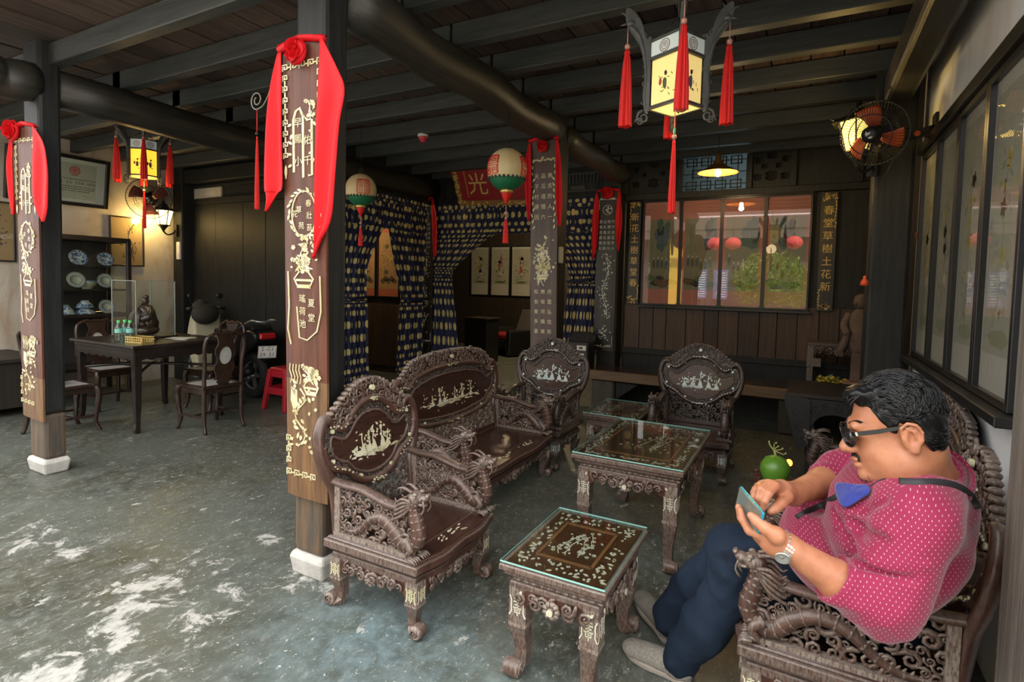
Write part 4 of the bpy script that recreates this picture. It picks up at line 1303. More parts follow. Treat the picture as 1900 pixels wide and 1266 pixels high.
for i in range(3):
    picture('framed_painting', f'orange mounted landscape picture, {("hidden end", "left", "right")[i]} one seen past the side curtain', frame((-6.66+.46*i, 6.388, 1.14), (1, 0, 0), (0, 0, 1)), .44, 1.05, .018, 'gold', MOUNTO, 'orange mounted pictures past the side curtain', (.02, .11, .06), 90+i)

# ------------------------------------------------------------------ polka dot curtains
t = NT('navy_polka_dot_cloth')
uv = t.n('TexCoord').outputs['UV']
sx = t.n('SeparateXYZ', {0: uv})
u_ = t.math('DIVIDE', sx.outputs[0], .105); v_ = t.math('DIVIDE', sx.outputs[1], .098)
row = t.math('FLOOR', v_)
u_ = t.math('ADD', u_, t.math('MULTIPLY', t.math('MODULO', t.math('ABSOLUTE', row), 2.0), .5))
du = t.math('SUBTRACT', t.math('FRACT', u_), .5); dv = t.math('SUBTRACT', t.math('FRACT', v_), .5)
dd = t.math('SQRT', t.math('ADD', t.math('MULTIPLY', du, du), t.math('MULTIPLY', dv, dv)))
c = t.mix(t.ramp(dd, .275, .30), (.58, .49, .20), (.009, .013, .055))
t.link(c, t.b.inputs['Base Color'])
t.b.inputs['Roughness'].default_value = .75
DOTS = t.m
def curtain(o, name, F, edges, nf, fab, amp, parent, seed=0):
    """edges: list of (v, left u, right u); folds tighten where the cloth is gathered"""
    e = spl(edges, 6)
    n = len(e)-1
    wmax = max(b-a for _, a, b in edges)
    m = MB(F)
    def fn(s_, t_):
        i = min(int(t_*n), n-1); f = t_*n-i
        v, a, b = [e[i][j]*(1-f)+e[i+1][j]*f for j in range(3)]
        g = 1-.65*(b-a)/wmax
        w = amp*(.35+g)*sin(s_*nf*2*PI+seed+.6*sin(t_*3+seed))+amp*.5*sin(s_*nf*2.7*PI+1+t_*2)
        return (a+(b-a)*s_, v, w)
    m.grid(fn, nf*7, 44)
    m.uv = [(uu*fab, -vv*abs(edges[0][0]-edges[-1][0])) for uu, vv in m.uv]
    return m.build(name, DOTS, parent)
SIDE = frame((-4.585, 0, 0), (0, 1, 0), (0, 0, 1))
py_ = lambda x, y: P(x, y, 0, -4.585).y
pz_ = lambda x, y: P(x, y, 0, -4.585).z
T = thing('side_curtain', 'navy curtain with gold polka dots on the side doorway, behind the foreground post', 'curtain', (0, 0, 0))
curtain(T, 'valance', SIDE, [(2.46, 4.45, 6.05), (2.25, 4.45, 6.05), (2.03, 4.45, 6.05)], 14, 2.1, .016, T)
a = py_(672, 535)
curtain(T, 'left_drape', SIDE, [(2.4, 4.45, 5.22), (2.1, 4.45, 5.22), (1.6, 4.45, 4.93), (1.22, 4.45, 4.90), (1.05, 4.45, 4.92), (.5, 4.45, 4.94), (.17, 4.45, 4.96)], 5, .85, .013, T, 1)
curtain(T, 'right_drape', SIDE, [(2.4, 5.24, 6.04), (2.1, 5.26, 6.04), (1.7, 5.36, 6.03), (1.22, 5.52, 6.0), (1.0, 5.50, 5.99), (.5, 5.46, 6.0), (.2, 5.44, 6.01)], 6, .95, .014, T, 2)
for y, z in ((4.68, 1.2), (5.8, 1.16)):
    m = MB(SIDE); m.tube([(y-.22, z, .03), (y, z-.02, .05), (y+.28, z, .03)], .016, 6); m.build('tie_back', DOTS, T)
MID = FRONT(0, 6.27, 0)
mx_ = lambda x, y: P(x, y, 1, 6.27).x
T = thing('doorway_curtain', 'navy curtain with gold polka dots parted across the wide middle doorway', 'curtain', (0, 0, 0))
curtain(T, 'valance', MID, [(2.46, -4.62, -2.19), (2.2, -4.62, -2.19), (2.04, -4.62, -2.19)], 20, 2.75, .016, T)
curtain(T, 'left_drape', MID, [(2.4, -4.60, -3.45), (2.10, -4.60, -3.55), (1.9, -4.60, -3.85), (1.62, -4.62, -4.20), (1.5, -4.62, -4.28), (1.3, -4.63, -4.27), (.8, -4.64, -4.20), (.18, -4.66, -4.16)], 6, 1.25, .016, T, 3)
curtain(T, 'right_drape', MID, [(2.4, -3.2, -2.20), (2.05, -3.05, -2.20), (1.75, -2.68, -2.21), (1.47, -2.56, -2.21), (1.35, -2.58, -2.21), (.8, -2.64, -2.21), (.3, -2.68, -2.22)], 5, .98, .016, T, 5)
m = MB(MID); m.tube([(-4.62, 1.46, .03), (-4.45, 1.45, .07), (-4.27, 1.50, .05)], .016, 6); m.build('tie_back', DOTS, T)
m = MB(MID); m.tube([(-2.57, 1.44, .05), (-2.4, 1.45, .07), (-2.24, 1.48, .03)], .016, 6); m.build('tie_back', DOTS, T)

# ------------------------------------------------------------------ lanterns, lamps, fans
TASSEL = mat('scarlet_silk_thread', (.66, .014, .010), .55, (.42, .007, .006), 30, (8, 8, .3), spec=.3)
BEAD = mat('rose_bead', (.45, .22, .17), .4)
JADE = mat('jade_bead', (.10, .45, .25), .3)
FIN = mat('carved_grey_black_wood', (.035, .038, .036), .5, (.07, .075, .07), 10)
def tassel(m, o, L, r_, mi=0):
    x, y, z = o
    n = 22
    rows = []
    for t_, rr in ((0, .25), (.03, .45), (.07, .40), (.15, .55), (.45, .80), (.8, .96), (1, 1.0)):
        rows.append([(x+r_*rr*(1 if j % 2 else .80)*cos(2*PI*j/n), y+r_*rr*(1 if j % 2 else .80)*sin(2*PI*j/n), z-L*(t_-(.03*((j*7) % 5)/5 if t_ == 1 else 0))) for j in range(n)])
    vs = [p for r2 in rows for p in r2]
    fs = [(i*n+j, (i+1)*n+j, (i+1)*n+(j+1) % n, i*n+(j+1) % n) for i in range(len(rows)-1) for j in range(n)]
    fs += [tuple(range(n)), tuple((len(rows)-1)*n+j for j in range(n))[::-1]]
    m.add(vs, fs, mi)
LCREAM = mat('lit_lantern_paper', (.80, .70, .36), .7, (.78, .62, .22), 2, emit=((.95, .68, .22), .30))
LAMB = mat('amber_lit_lantern_paper', (.80, .48, .06), .7, (.85, .55, .10), 2, emit=((1.0, .50, .03), .75))
LTOP = mat('pale_blue_lantern_paper', (.62, .70, .68), .7, emit=((.8, .9, .85), .05))
def palace_lantern(label, loc, rz, n, r_, zb, zt, paper, amber, ztop, arm=.10, tl=.30):
    T = thing('palace_lantern', label, 'lantern', loc, rz)
    zm = zt-(zt-zb)*.27
    H = lambda k_, rad, z: (rad*cos(2*PI*k_/n), rad*sin(2*PI*k_/n), z)
    for k_ in range(n):
        A0, A1 = V(H(k_, r_, 0)), V(H(k_+1, r_, 0))
        mid = (A0+A1)/2
        u = (A1-A0).normalized()
        wd = (A1-A0).length
        F = frame(mid, u, (0, 0, 1))
        m = MB(F); m.box(-wd/2+.008, wd/2-.008, zm+.006, zt-.006, -.004, 0)
        p = m.build('top_panel', LTOP, T)
        m = MB(F)
        m.stroke([(.026*cos(a*PI/8), (zm+zt)/2+.026*sin(a*PI/8)) for a in range(16)], .004, .001, 0, True)
        m.stroke([(.017*cos(a*PI/8), (zm+zt)/2+.017*sin(a*PI/8)) for a in range(16)], .003, .001, 0, True)
        glyph(m, '寿', 0, (zm+zt)/2, .024, 0, .001)
        m.build('medallion', mat('rose_grey_print', (.26, .16, .14), .8) if k_ == 0 and not bpy.data.materials.get('rose_grey_print') else bpy.data.materials['rose_grey_print'], p)
        wl = wd-.022
        m = MB(F); m.box(-wl/2, wl/2, zb+.004, zm-.004, -.012, -.008)
        p = m.build('lit_panel', amber if k_ % 2 else paper, T)
        m = MB(F @ M.Translation((0, 0, -.008)))
        rg = random.Random(k_+5)
        b = zb+(zm-zb)*.30
        patch(m, rg, 0, b+.03, .014, .032, 7 if k_ % 2 == 0 else 2, .0012); patch(m, rg, .004, b+.072, .009, .012, 0, .0013)
        patch(m, rg, -.024, b+.04, .010, .018, 3 if k_ % 2 else 0, .0012)
        for _ in range(14): m.leaf(rg.gauss(0, .024), b+rg.uniform(-.015, .08), rg.uniform(0, 6.3), .018, .003, .0012, rg.choice((0, 0, 3, 6)))
        m.build('painted_figures', INKC, p)
        for a, b2 in ((zm-.005, zm+.005), (zt-.006, zt+.004), (zb-.004, zb+.005)):
            m = MB(F); m.box(-wd/2, wd/2, a, b2, -.010, .005)
            if a < zt-.01:
                for i in range(int(wd/.011)): m.box(-wd/2+.011*i, -wd/2+.011*i+.006, b2-.001, b2+.004, -.006, .005)
            m.build('panel_rail', FIN, T)
    m = MB(M.Translation((0, 0, 0)))
    m.add([H(k_, r_*.96, zb-.004) for k_ in range(n)], [tuple(range(n))[::-1]]); m.build('base_panel', paper, T)
    for k_ in range(n):
        c = V((cos(2*PI*k_/n), sin(2*PI*k_/n), 0))
        F = frame((0, 0, 0), c, (0, 0, 1))
        m = MB(F)
        m.box(r_-.006, r_+.008, zb-.01, zt+.02, -.008, .008)
        h_ = zt-zb
        m.prism(spl([(r_+.004, zb-.01), (r_+.020, zb+.02), (r_+.016, zb+h_*.35), (r_+.026, zt-.07), (r_+arm*.55, zt-.01), (r_+arm+.016, zt+.075), (r_+arm+.022, zt+.15), (r_+arm-.012, zt+.135), (r_+arm*.45, zt+.085), (r_+.02, zt+.02), (r_+.004, zt-.02)], 3, True), -.006, .006)
        m.tube(spl([(r_+.006, zb-.02, 0), (r_+.018, zb+.06, 0), (r_+.012, zb+h_*.5, 0), (r_+.026, zt-.04, 0), (r_+arm*.6, zt+.03, 0), (r_+arm, zt+.07, 0)], 4), [.008]*12+[.011]*4+[.014]*5, 6)
        for z_ in range(7): scroll(m, r_+.018, zb+.03+z_*h_/7.5, .012, z_, 1.2, .004, 0, 1 if z_ % 2 else -1)
        scroll(m, r_+.02, zb-.035, .03, PI/2, 1.5, .007, 0, -1); scroll(m, r_+.035, zb-.055, .018, 0, 1.4, .006, 0, 1)
        m.ell((r_+arm, zt+.085, 0), (.022, .018, .014), 8, 5)
        m.tube([(r_+arm+.015, zt+.085, 0), (r_+arm+.045, zt+.078, 0)], [.008, .002], 5)
        for q in range(4): m.tube(spl([(r_+arm-.005, zt+.09, 0), (r_+arm-.01+.012*q, zt+.125, 0), (r_+arm-.02+.022*q, zt+.15-.006*q, 0)], 3), [.009, .008, .007, .006, .004, .003, .002], 5)
        for q in range(3): scroll(m, r_+arm*(.35+.2*q), zt+.03+.03*q, .022, q, 1.3, .007, 0, -1)
        b = m.build('phoenix_bracket', FIN, T)
        tx = c*(r_+arm+.012)
        m = MB(); m.tube([(tx.x, tx.y, zt+.07), (tx.x, tx.y, zt-.005)], .0025, 5, 1)
        m.ell((tx.x, tx.y, zt-.015), .013, 10, 6, None, 1)
        tassel(m, (tx.x, tx.y, zt-.028), tl, .030)
        m.build('tassel', [TASSEL, BEAD], T, label='red tassel on a bead')
    m = MB()
    m.tube([(0, 0, zb-.004), (0, 0, zb-.10)], .002, 5, 1)
    m.lathe([(.008, .004), (.016, .004), (.016, -.004), (.008, -.004), (.008, .004)], 12, (0, 0, zb-.10), 2, ax=(0, 1, 0)); m.ell((0, 0, zb-.125), .012, 10, 6, None, 1)
    tassel(m, (0, 0, zb-.137), tl*.95, .017)
    m.build('long_tassel', [TASSEL, BEAD, JADE], T, label='long red bottom tassel with a jade ring')
    m = MB()
    for k_ in range(n): m.tube([H(k_, r_*.9, zt), (0, 0, zt+.10)], .0025, 5)
    m.tube([(0, 0, zt+.09), (0, 0, ztop)], .004, 6)
    m.build('hanger', IRON, T)
    return T
palace_lantern('square palace lantern with phoenix corners and red tassels, nearest the camera', (-.540, 2.49, 0), R(-72), 4, .118, 2.185, 2.475, LCREAM, LCREAM, 2.80, .085, .34)
palace_lantern('palace lantern with amber panels and red tassels in the left bay', (-5.50, 2.93, 0), R(-28), 6, .125, 2.31, 2.64, LAMB, LAMB, 2.80, .10, .36)
lamp('palace_lantern_glow', (-.54, 2.49, 2.08), .6, (1, .75, .4), .08)
lamp('left_bay_lantern_glow', (-5.50, 2.93, 2.22), 4, (1, .62, .2), .1)
SILKC = mat('ribbed_cream_silk', (.58, .47, .26), .45, (.50, .38, .18), 3)
SILKG = mat('green_painted_silk', (.012, .13, .055), .4)
MOTIF = mat('red_painted_motif', (.55, .02, .02), .5)
GOLDM = mat('gilt_metal', (.60, .40, .12), .3, metal=.6)
def round_lantern(label, loc, r_, ztop, rz):
    T = thing('round_silk_lantern', label, 'lantern', loc, rz)
    n = 64
    def ball(t0, t1, k_, mi_name, matl, e=0):
        m = MB()
        rows = []
        for i in range(k_+1):
            th = t0+(t1-t0)*i/k_
            for j in range(n):
                rr = (r_+e)*(1+.012*(abs(sin(j*PI/4))-.5))
                rows.append((rr*sin(th)*cos(2*PI*j/n), rr*sin(th)*sin(2*PI*j/n), (r_+e)*1.08*cos(th)))
        m.add(rows, [(i*n+j, (i+1)*n+j, (i+1)*n+(j+1) % n, i*n+(j+1) % n) for i in range(k_) for j in range(n)], 0, True)
        return m.build(mi_name, matl, T)
    body = ball(.20, 2.02, 22, 'silk_body', SILKC)
    ball(2.02, 2.80, 10, 'green_base', SILKG)
    ball(.10, .22, 2, 'green_collar', SILKG, .003)
    m = MB()
    for j in range(26):
        a = 2*PI*j/26; th = 2.0
        m.ell(((r_+.001)*sin(th)*cos(a), (r_+.001)*sin(th)*sin(a), r_*1.08*cos(th)), (r_*.075,)*3, 7, 5)
    m.build('dark_petal_band', mat('dark_petal', (.03, .025, .02), .5), T)
    for k_ in range(3):
        q = MB()
        s = r_*.40
        for mx_2, my_2 in ((-1, -1), (1, -1), (1, 1), (-1, 1)):
            q.stroke([(mx_2*s*.08, my_2*s*.12), (mx_2*s*.9, my_2*s*.12), (mx_2*s*.9, my_2*s), (mx_2*s*.18, my_2*s), (mx_2*s*.18, my_2*s*.38), (mx_2*s*.66, my_2*s*.38), (mx_2*s*.66, my_2*s*.76), (mx_2*s*.42, my_2*s*.76), (mx_2*s*.42, my_2*s*.58)], s*.10, .003)
        q.stroke([(s*1.06*max(-1, min(1, 1.5*cos(a*PI/10))), s*1.14*max(-1, min(1, 1.5*sin(a*PI/10)))) for a in range(20)], s*.07, .003, 0, True)
        m = MB()
        a0 = k_*2*PI/3
        vs = []
        for u, v, w in q.v:
            th = PI/2-.12-v/r_/1.05; a = a0+u/r_
            rr = r_*1.012+w
            vs.append((rr*sin(th)*cos(a), rr*sin(th)*sin(a), rr*1.08*cos(th)))
        m.add(vs, q.f)
        m.build('fret_motif', MOTIF, body)
    m = MB()
    zb = -r_*1.08*.93
    m.lathe([(r_*.30, zb), (r_*.34, zb-.012), (r_*.26, zb-.022)], 20, mi=1); m.lathe([(r_*.26, zb-.02), (r_*.22, zb-.05), (r_*.08, zb-.085), (.004, zb-.10)], 16, mi=0)
    m.tube([(0, 0, zb-.09), (0, 0, zb-.20)], .0025, 5, 2); m.ell((0, 0, zb-.16), .014, 8, 6, None, 2); m.ell((0, 0, zb-.195), .010, 8, 6, None, 2)
    tassel(m, (0, 0, zb-.20), .17, .021)
    m.build('tassel', [TASSEL, GOLDM, BEAD], T, label='red tassel below a gilt cap')
    m = MB()
    m.lathe([(r_*.12, r_*1.06), (r_*.2, r_*1.10), (r_*.17, r_*1.14), (0, r_*1.15)], 16)
    for j in range(4): m.tube(spl([(r_*.12*cos(j*PI/2), r_*.12*sin(j*PI/2), r_*1.12), (r_*.1*cos(j*PI/2), r_*.1*sin(j*PI/2), r_*1.35), (0, 0, r_*1.5)], 3), .002, 4)
    m.tube([(0, 0, r_*1.4), (0, 0, ztop-loc[2])], .002, 5)
    m.build('hanger', IRON, T)
round_lantern('round ribbed silk lantern with red fret motif, beside the mauve brown board', (-1.865, 3.37, 2.185), .138, 2.59, R(-112))
round_lantern('round ribbed silk lantern partly behind the tall foreground post', (-3.615, 3.79, 2.215), .138, 2.80, R(-158))
# enamel pendant
T = thing('pendant_lamp', 'small orange enamel pendant lamp with a lit bulb before the fretwork transom', 'lamp', (-.752, 5.335, 2.45))
m = MB(); m.lathe([(.178, 0), (.172, .006), (.10, .045), (.05, .075), (.028, .12), (.024, .17), (0, .172)], 28); m.lathe([(.172, .002), (.10, .040), (.05, .07), (0, .08)], 28, mi=1)
m.build('shade', [mat('brown_enamel', (.16, .085, .03), .4), mat('orange_enamel', (.75, .26, .05), .4)], T)
m = MB(); m.lathe([(0, -.035), (.018, -.028), (.026, -.005), (.020, .02), (.012, .035), (.012, .06)], 14)
m.build('bulb', mat('lit_bulb', (1, .9, .6), .4, emit=((1, .78, .40), 14)), T)
m = MB(); m.tube([(0, 0, .17), (0, 0, .35)], .003, 5); m.build('cord', IRON, T)
lamp('pendant_bulb', (-.752, 5.335, 2.40), 10, (1, .70, .34), .03)
# wall lanterns
def wall_lantern(label, loc, rz, lit, power, up):
    T = thing('wall_lantern', label, 'lamp', loc, rz)
    m = MB()
    n = 6
    a, b, h_ = .068, .115, .19
    ring = lambda rad, z: [(rad*cos(2*PI*k_/n), -.17+rad*sin(2*PI*k_/n), z) for k_ in range(n)]
    m.add(ring(a, 0)+ring(b, h_), [(k_, (k_+1) % n, n+(k_+1) % n, n+k_) for k_ in range(n)]+[tuple(range(n))[::-1]])
    m.build('lit_glass', lit, T)
    m = MB()
    for k_ in range(n):
        p, q = ring(a, 0)[k_], ring(b, h_)[k_]
        m.bar(p, q, .010, .010); m.bar(ring(a, 0)[k_], ring(a, 0)[(k_+1) % n], .012, .010); m.bar(q, ring(b, h_)[(k_+1) % n], .016, .014)
    m.lathe([(.16, h_-.01), (.12, h_+.02), (.06, h_+.045), (.045, h_+.075), (.02, h_+.085), (.018, h_+.12), (0, h_+.13)], 6, (0, -.17, 0))
    for k_ in range(n): m.tube([(.13*cos(2*PI*k_/n), -.17+.13*sin(2*PI*k_/n), h_), (.17*cos(2*PI*k_/n), -.17+.17*sin(2*PI*k_/n), h_+.02)], [.012, .004], 5)
    m.lathe([(a, 0), (.04, -.03), (.022, -.06), (0, -.10)], 6, (0, -.17, 0))
    m.build('iron_cage', IRON, T)
    m = MB()
    m.tube(spl([(0, -.17, -.08), (0, -.12, -.12), (0, -.05, -.10), (0, -.02, -.05)], 4), .010, 6)
    m.box(-.035, .035, -.022, 0, -.14, .02)
    scroll(m, 0, -.10, .02, 0)
    m.build('bracket', IRON, T)
    lamp('wall_lantern_glow', V(loc)+M.Rotation(rz, 3, 'Z') @ V(up), power, (1, .66, .22), .05)
LITY = mat('glowing_yellow_glass', (.9, .7, .3), .4, emit=((1, .72, .25), 3.6))
wall_lantern('lit iron wall lantern on the dark corner post of the left bay', (-7.42, 4.355, 2.05), 0, LITY, 8, (.0, -.34, .05))
wall_lantern('glowing yellow wall lantern behind the right wall fan', (.36, 4.285, 2.29), R(-40), mat('glowing_amber_glass', (.9, .6, .1), .4, emit=((1, .66, .12), 2.2)), 4, (-.02, -.36, .05))
# wall fans
def wall_fan(label, loc, face, r_, wallp, blade_c, rot):
    T = thing('wall_fan', label, 'fan', loc)
    q = V(face).to_track_quat('Z', 'Y').to_matrix().to_4x4()
    m = MB(q)
    for sgn, dep in ((1, .07), (-1, -.05)):
        for k_ in range(60):
            a = 2*PI*k_/60
            m.tube([(.04*cos(a), .04*sin(a), dep), (r_*.6*cos(a+.06), r_*.6*sin(a+.06), dep*.95), (r_*.92*cos(a+.08), r_*.92*sin(a+.08), dep*.55), (r_*cos(a+.08), r_*sin(a+.08), .005)], .0016, 4)
    for rr, z in ((r_, .005), (r_*.62, .066), (r_*.62, -.047)): m.tube([(rr*cos(a*PI/24), rr*sin(a*PI/24), z) for a in range(48)], .005 if rr == r_ else .003, 5, closed=True)
    m.build('wire_guard', IRON, T)
    bl = mat('translucent_orange_blade' + str(int(r_*100)), blade_c, .3)
    for k_ in range(3):
        a0 = rot+k_*2*PI/3
        m = MB(q)
        def fn(s_, t_):
            rr = .045+(r_*.86-.045)*t_
            a = a0+(s_-.5)*(1.0-.25*t_)+.28*t_
            return (rr*cos(a), rr*sin(a), .022*(s_-.5)*2)
        m.grid(fn, 6, 8)
        o = m.build('blade', bl, T); so_ = o.modifiers.new('thick', 'SOLIDIFY'); so_.thickness = .003
    m = MB(q); m.lathe([(0, .085), (.038, .083), (.045, .072), (.045, .03), (.03, .02), (.03, -.06), (.075, -.07), (.08, -.16), (.05, -.19), (0, -.19)], 24)
    m.build('hub_and_motor', IRON, T)
    m = MB(q @ M.Translation((0, 0, .086))); m.leaf(-.012, 0, .6, .03, .012, .001); m.leaf(-.01, -.006, 1.6, .03, .012, .001); m.leaf(-.004, -.016, .1, .028, .012, .001)
    m.build('hub_emblem', mat('pale_print', (.6, .6, .58), .6) if not bpy.data.materials.get('pale_print') else bpy.data.materials['pale_print'], T)
    w = V(wallp)-V(loc)
    back = q @ V((0, 0, -.17))
    m = MB(); m.bar(back, back+V((0, 0, -.10)), .05, .05); m.bar(back+V((0, 0, -.08)), w, .035, .05); m.box(w.x-.014, w.x, w.y-.05, w.y+.05, w.z-.085, w.z+.085)
    m.build('bracket', IRON, T)
    mid = back+(w-back)*.62+V((0, 0, -.03))
    m = MB(M.Translation(mid)); m.ell((0, -.022, 0), (.018, .008, .018), 10, 6); m.build('orange_dial', mat('orange_dial', (.8, .16, .03), .5) if not bpy.data.materials.get('orange_dial') else bpy.data.materials['orange_dial'], T)
wall_fan('black wall fan with orange blades on the white right wall', (.315, 3.86, 2.325), (-.40, -.86, -.28), .182, (.638, 4.06, 2.37), (.55, .10, .025), 1.5)
wall_fan('wall fan with red brown blades on the stained left wall behind the amber lantern', (-7.36, 3.98, 2.36), (.75, -.62, -.2), .25, (-7.598, 4.10, 2.34), (.16, .035, .02), .4)
# red carved plaque over the doorway
T = thing('name_plaque', 'red and gold carved plaque with one gold character, tilted over the wide doorway', 'plaque', (0, 0, 0))
F = frame((-3.50, 5.98, 2.645), (1, -.0, 0), (0, -.50, 1)) @ M.Rotation(-.03, 4, 'Z')
PW, PH = 1.12, .56
m = MB(F)
for a in ((-PW/2, PW/2, -PH/2, -PH/2+.07), (-PW/2, PW/2, PH/2-.07, PH/2), (-PW/2, -PW/2+.07, -PH/2+.07, PH/2-.07), (PW/2-.07, PW/2, -PH/2+.07, PH/2-.07)): m.box(*a, 0, .03)
rg = random.Random(3)
m.build('frame', mat('gold_brown_frame', (.28, .14, .05), .4), T, .006)
m = MB(F @ M.Translation((0, 0, .032)))
for i in range(150):
    u, v = rg.choice(((rg.uniform(-.5, .5)*PW*.96, rg.choice((-1, 1))*(PH/2-.035)), (rg.choice((-1, 1))*(PW/2-.035), rg.uniform(-.5, .5)*PH*.9)))
    m.leaf(u, v, rg.uniform(0, 6.3), .045, .018, .004)
m.build('gilt_carving', GOLDP, T, kind='stuff')
m = MB(F); m.box(-PW/2+.06, PW/2-.06, -PH/2+.06, PH/2-.06, 0, .012); m.build('red_field', mat('crimson_lacquer', (.28, .012, .016), .4), T)
m = MB(F @ M.Translation((0, 0, .013))); glyph(m, '光', -.22, -.02, .30, 0, .006)
for i in range(16): m.box(-.40, -.388, .16-.022*i, .172-.022*i, 0, .002)
m.build('lettering', GOLDP, T, label='gold character and small writing')
m = MB(F)
m.grid(lambda s_, t_: (-PW/2-.03+(PW+.06)*s_, PH/2+.02-.075*t_*(1-.3*sin(s_*8)), .045+.012*sin(s_*14)+.01*t_), 30, 4)
m.grid(lambda s_, t_: (-PW/2-.035+.03*t_, PH/2+.02-.16*s_, .03+.01*sin(s_*6)), 8, 3)
o = m.build('red_drape', REDC, T); so_ = o.modifiers.new('t', 'SOLIDIFY'); so_.thickness = .004
# smoke detector
T = thing('smoke_detector', 'small white and red alarm disc under a ceiling joist', 'alarm', (-3.284, 4.265, 2.797))
m = MB(); m.lathe([(0, .004), (.052, .004), (.052, -.018), (.046, -.022)], 24); m.build('base', mat('white_plastic', (.7, .68, .66), .5), T)
m = MB(); m.lathe([(.046, -.022), (.044, -.045), (.03, -.05), (.028, -.065), (.012, -.075), (0, -.076)], 24); m.build('sounder', mat('red_plastic', (.55, .05, .07), .4), T)
# iron scroll hook with a tassel
T = thing('scroll_hook', 'thin iron scroll hook with a long red tassel left of the tall foreground post', 'hook', (-2.53, 1.9, 0))
F = FRONT(0, 0, 0)
m = MB(F)
c0 = (0, 2.262)
m.tube([(c0[0]-.002+.048*(1-i/22*.75)*cos(-PI/2-i*.42), c0[1]+.048+.048*(1-i/22*.75)*sin(-PI/2-i*.42), 0) for i in range(23)][::-1]+spl([(.0, 2.262, 0), (.045, 2.275, 0), (.085, 2.32, 0), (.11, 2.36, 0), (.15, 2.365, 0), (.19, 2.35, 0), (.21, 2.30, 0)], 4)[1:], .0045, 6)
m.tube(spl([(.105, 2.355, 0), (.13, 2.27, 0), (.155, 2.20, 0), (.16, 2.12, 0)], 4), .004, 6)
m.tube(spl([(.21, 2.30, 0), (.25, 2.33, 0), (.31, 2.35, 0), (.43, 2.30, 0)], 4), .0045, 6)
m.build('iron_scroll', mat('pale_iron', (.16, .15, .12), .4, metal=.5), T)
m = MB(); m.tube([(0, 0, 2.262), (0, 0, 2.14)], .003, 5); m.tube([(0, 0, 2.125), (0, 0, 2.105)], .004, 5); tassel(m, (0, 0, 2.11), .36, .013); m.ell((0, 0, 2.14), .010, 8, 6, None, 1)
m.build('tassel', [TASSEL, IRON], T, label='long red tassel')
# a charm on a string, stickers, switch plates
T = thing('hanging_charm', 'small red charm on a string beside the broad dark post', 'charm', (.335, 4.20, 0))
m = MB(); m.lathe([(0, 1.505), (.012, 1.495), (.008, 1.485), (.022, 1.465), (.026, 1.44), (0, 1.435)], 10); m.build('charm', mat('orange_red_paint', (.80, .10, .03), .5), T)
m = MB(); m.tube([(0, 0, 1.50), (.005, .0, 1.9), (.06, -.08, 2.1), (.145, -.17, 2.31)], .0018, 4); m.build('string', IRON, T)
for z, y, lb in ((1.78, 4.52, 'small orange paper tag stuck at the wall corner, left one'), (1.718, 4.40, 'small orange paper tag stuck on the white wall, right one')):
    m = MB(); m.box(.634, .640, y-.012, y+.012, z-.02, z+.012); m.box(.632, .640, y-.008, y+.008, z+.012, z+.022)
    tag(m.build('paper_tag', bpy.data.materials['orange_red_paint']), lb, 'tag', 'orange paper tags')
WPL = bpy.data.materials['white_plastic']
T = thing('switch_box', 'white switch box on the dark corner post below the wall lantern', 'switch', (-7.355, 4.36, 0))
m = MB(); m.box(-.035, .035, -.03, 0, 1.61, 1.84); m.build('housing', WPL, T, .004)
m = MB(); m.box(-.02, .02, -.036, -.03, 1.74, 1.81); m.box(-.02, .02, -.036, -.03, 1.64, 1.70); m.build('rocker', WPL, T, .002)
T = thing('power_outlet', 'cream outlet box on the rear middle post beside the mauve board', 'switch', (-1.873, 4.40, 0))
m = MB(); m.box(0, .025, -.085, -.02, 1.58, 1.72); m.build('housing', mat('cream_plastic', (.50, .48, .36), .5), T, .004)
m = MB(); m.box(.025, .029, -.07, -.035, 1.60, 1.70); m.build('socket', bpy.data.materials['cream_plastic'], T, .002)
# ------------------------------------------------------------------ left bay: cabinet, dining set, scooter
DARKF = mat('near_black_furniture', (.014, .010, .009), .28, (.030, .021, .017), 4, (4, 4, 4), coat=.3)
BROWNF = mat('brown_chair_wood', (.050, .026, .018), .3, (.025, .014, .011), 4, (5, 5, 5), coat=.2)
MARB = mat('white_marble', (.58, .58, .56), .3, (.40, .41, .42), 6)
# certificate, leaning off the wall
T = thing('framed_certificate', 'large framed certificate with a red emblem leaning off the stained wall', 'certificate', (0, 0, 0))
T.matrix_world = frame((-7.585, 2.62, 2.185), (0, 1, 0), (.13, 0, 1))
Wc, Hc = .98, .57
m = MB()
for a in ((0, .04, 0, Hc), (Wc-.04, Wc, 0, Hc), (.04, Wc-.04, 0, .04), (.04, Wc-.04, Hc-.04, Hc)): m.box(*a, 0, .05)
m.build('frame', FRAMEB, T, .004)
m = MB(); m.box(.02, Wc-.02, .02, Hc-.02, .005, .02); m.build('mount', mat('pale_grey_mount', (.60, .63, .60), .7), T)
m = MB(); m.box(.10, Wc-.13, .075, Hc-.085, .02, .0215); m.build('printed_sheet', mat('grey_green_print', (.42, .45, .40), .7), T)
m = MB(M.Translation((0, 0, .0217)))
uc = .63
m.dot(uc, .405, .045, .001, 20, 0); m.stroke([(uc+.05*cos(a*PI/10), .40+.05*sin(a*PI/10)) for a in range(20)], .008, .0014, 1, True)
m.leaf(uc-.015, .40, .3, .03, .02, .0016, 1); m.box(uc-.03, uc+.03, .345, .357, 0, .0012, 1)
m.build('emblem', [mat('rose_print', (.50, .20, .18), .7), mat('dark_rose_print', (.36, .10, .10), .7)], T)
m = MB(M.Translation((0, 0, .0217)))
for i, c in enumerate('LỊCH SỬ VĂN HÓA'):
    if c != ' ': glyph(m, c, .41+.030*i, .262, .045, 0, .001, .8, .012)
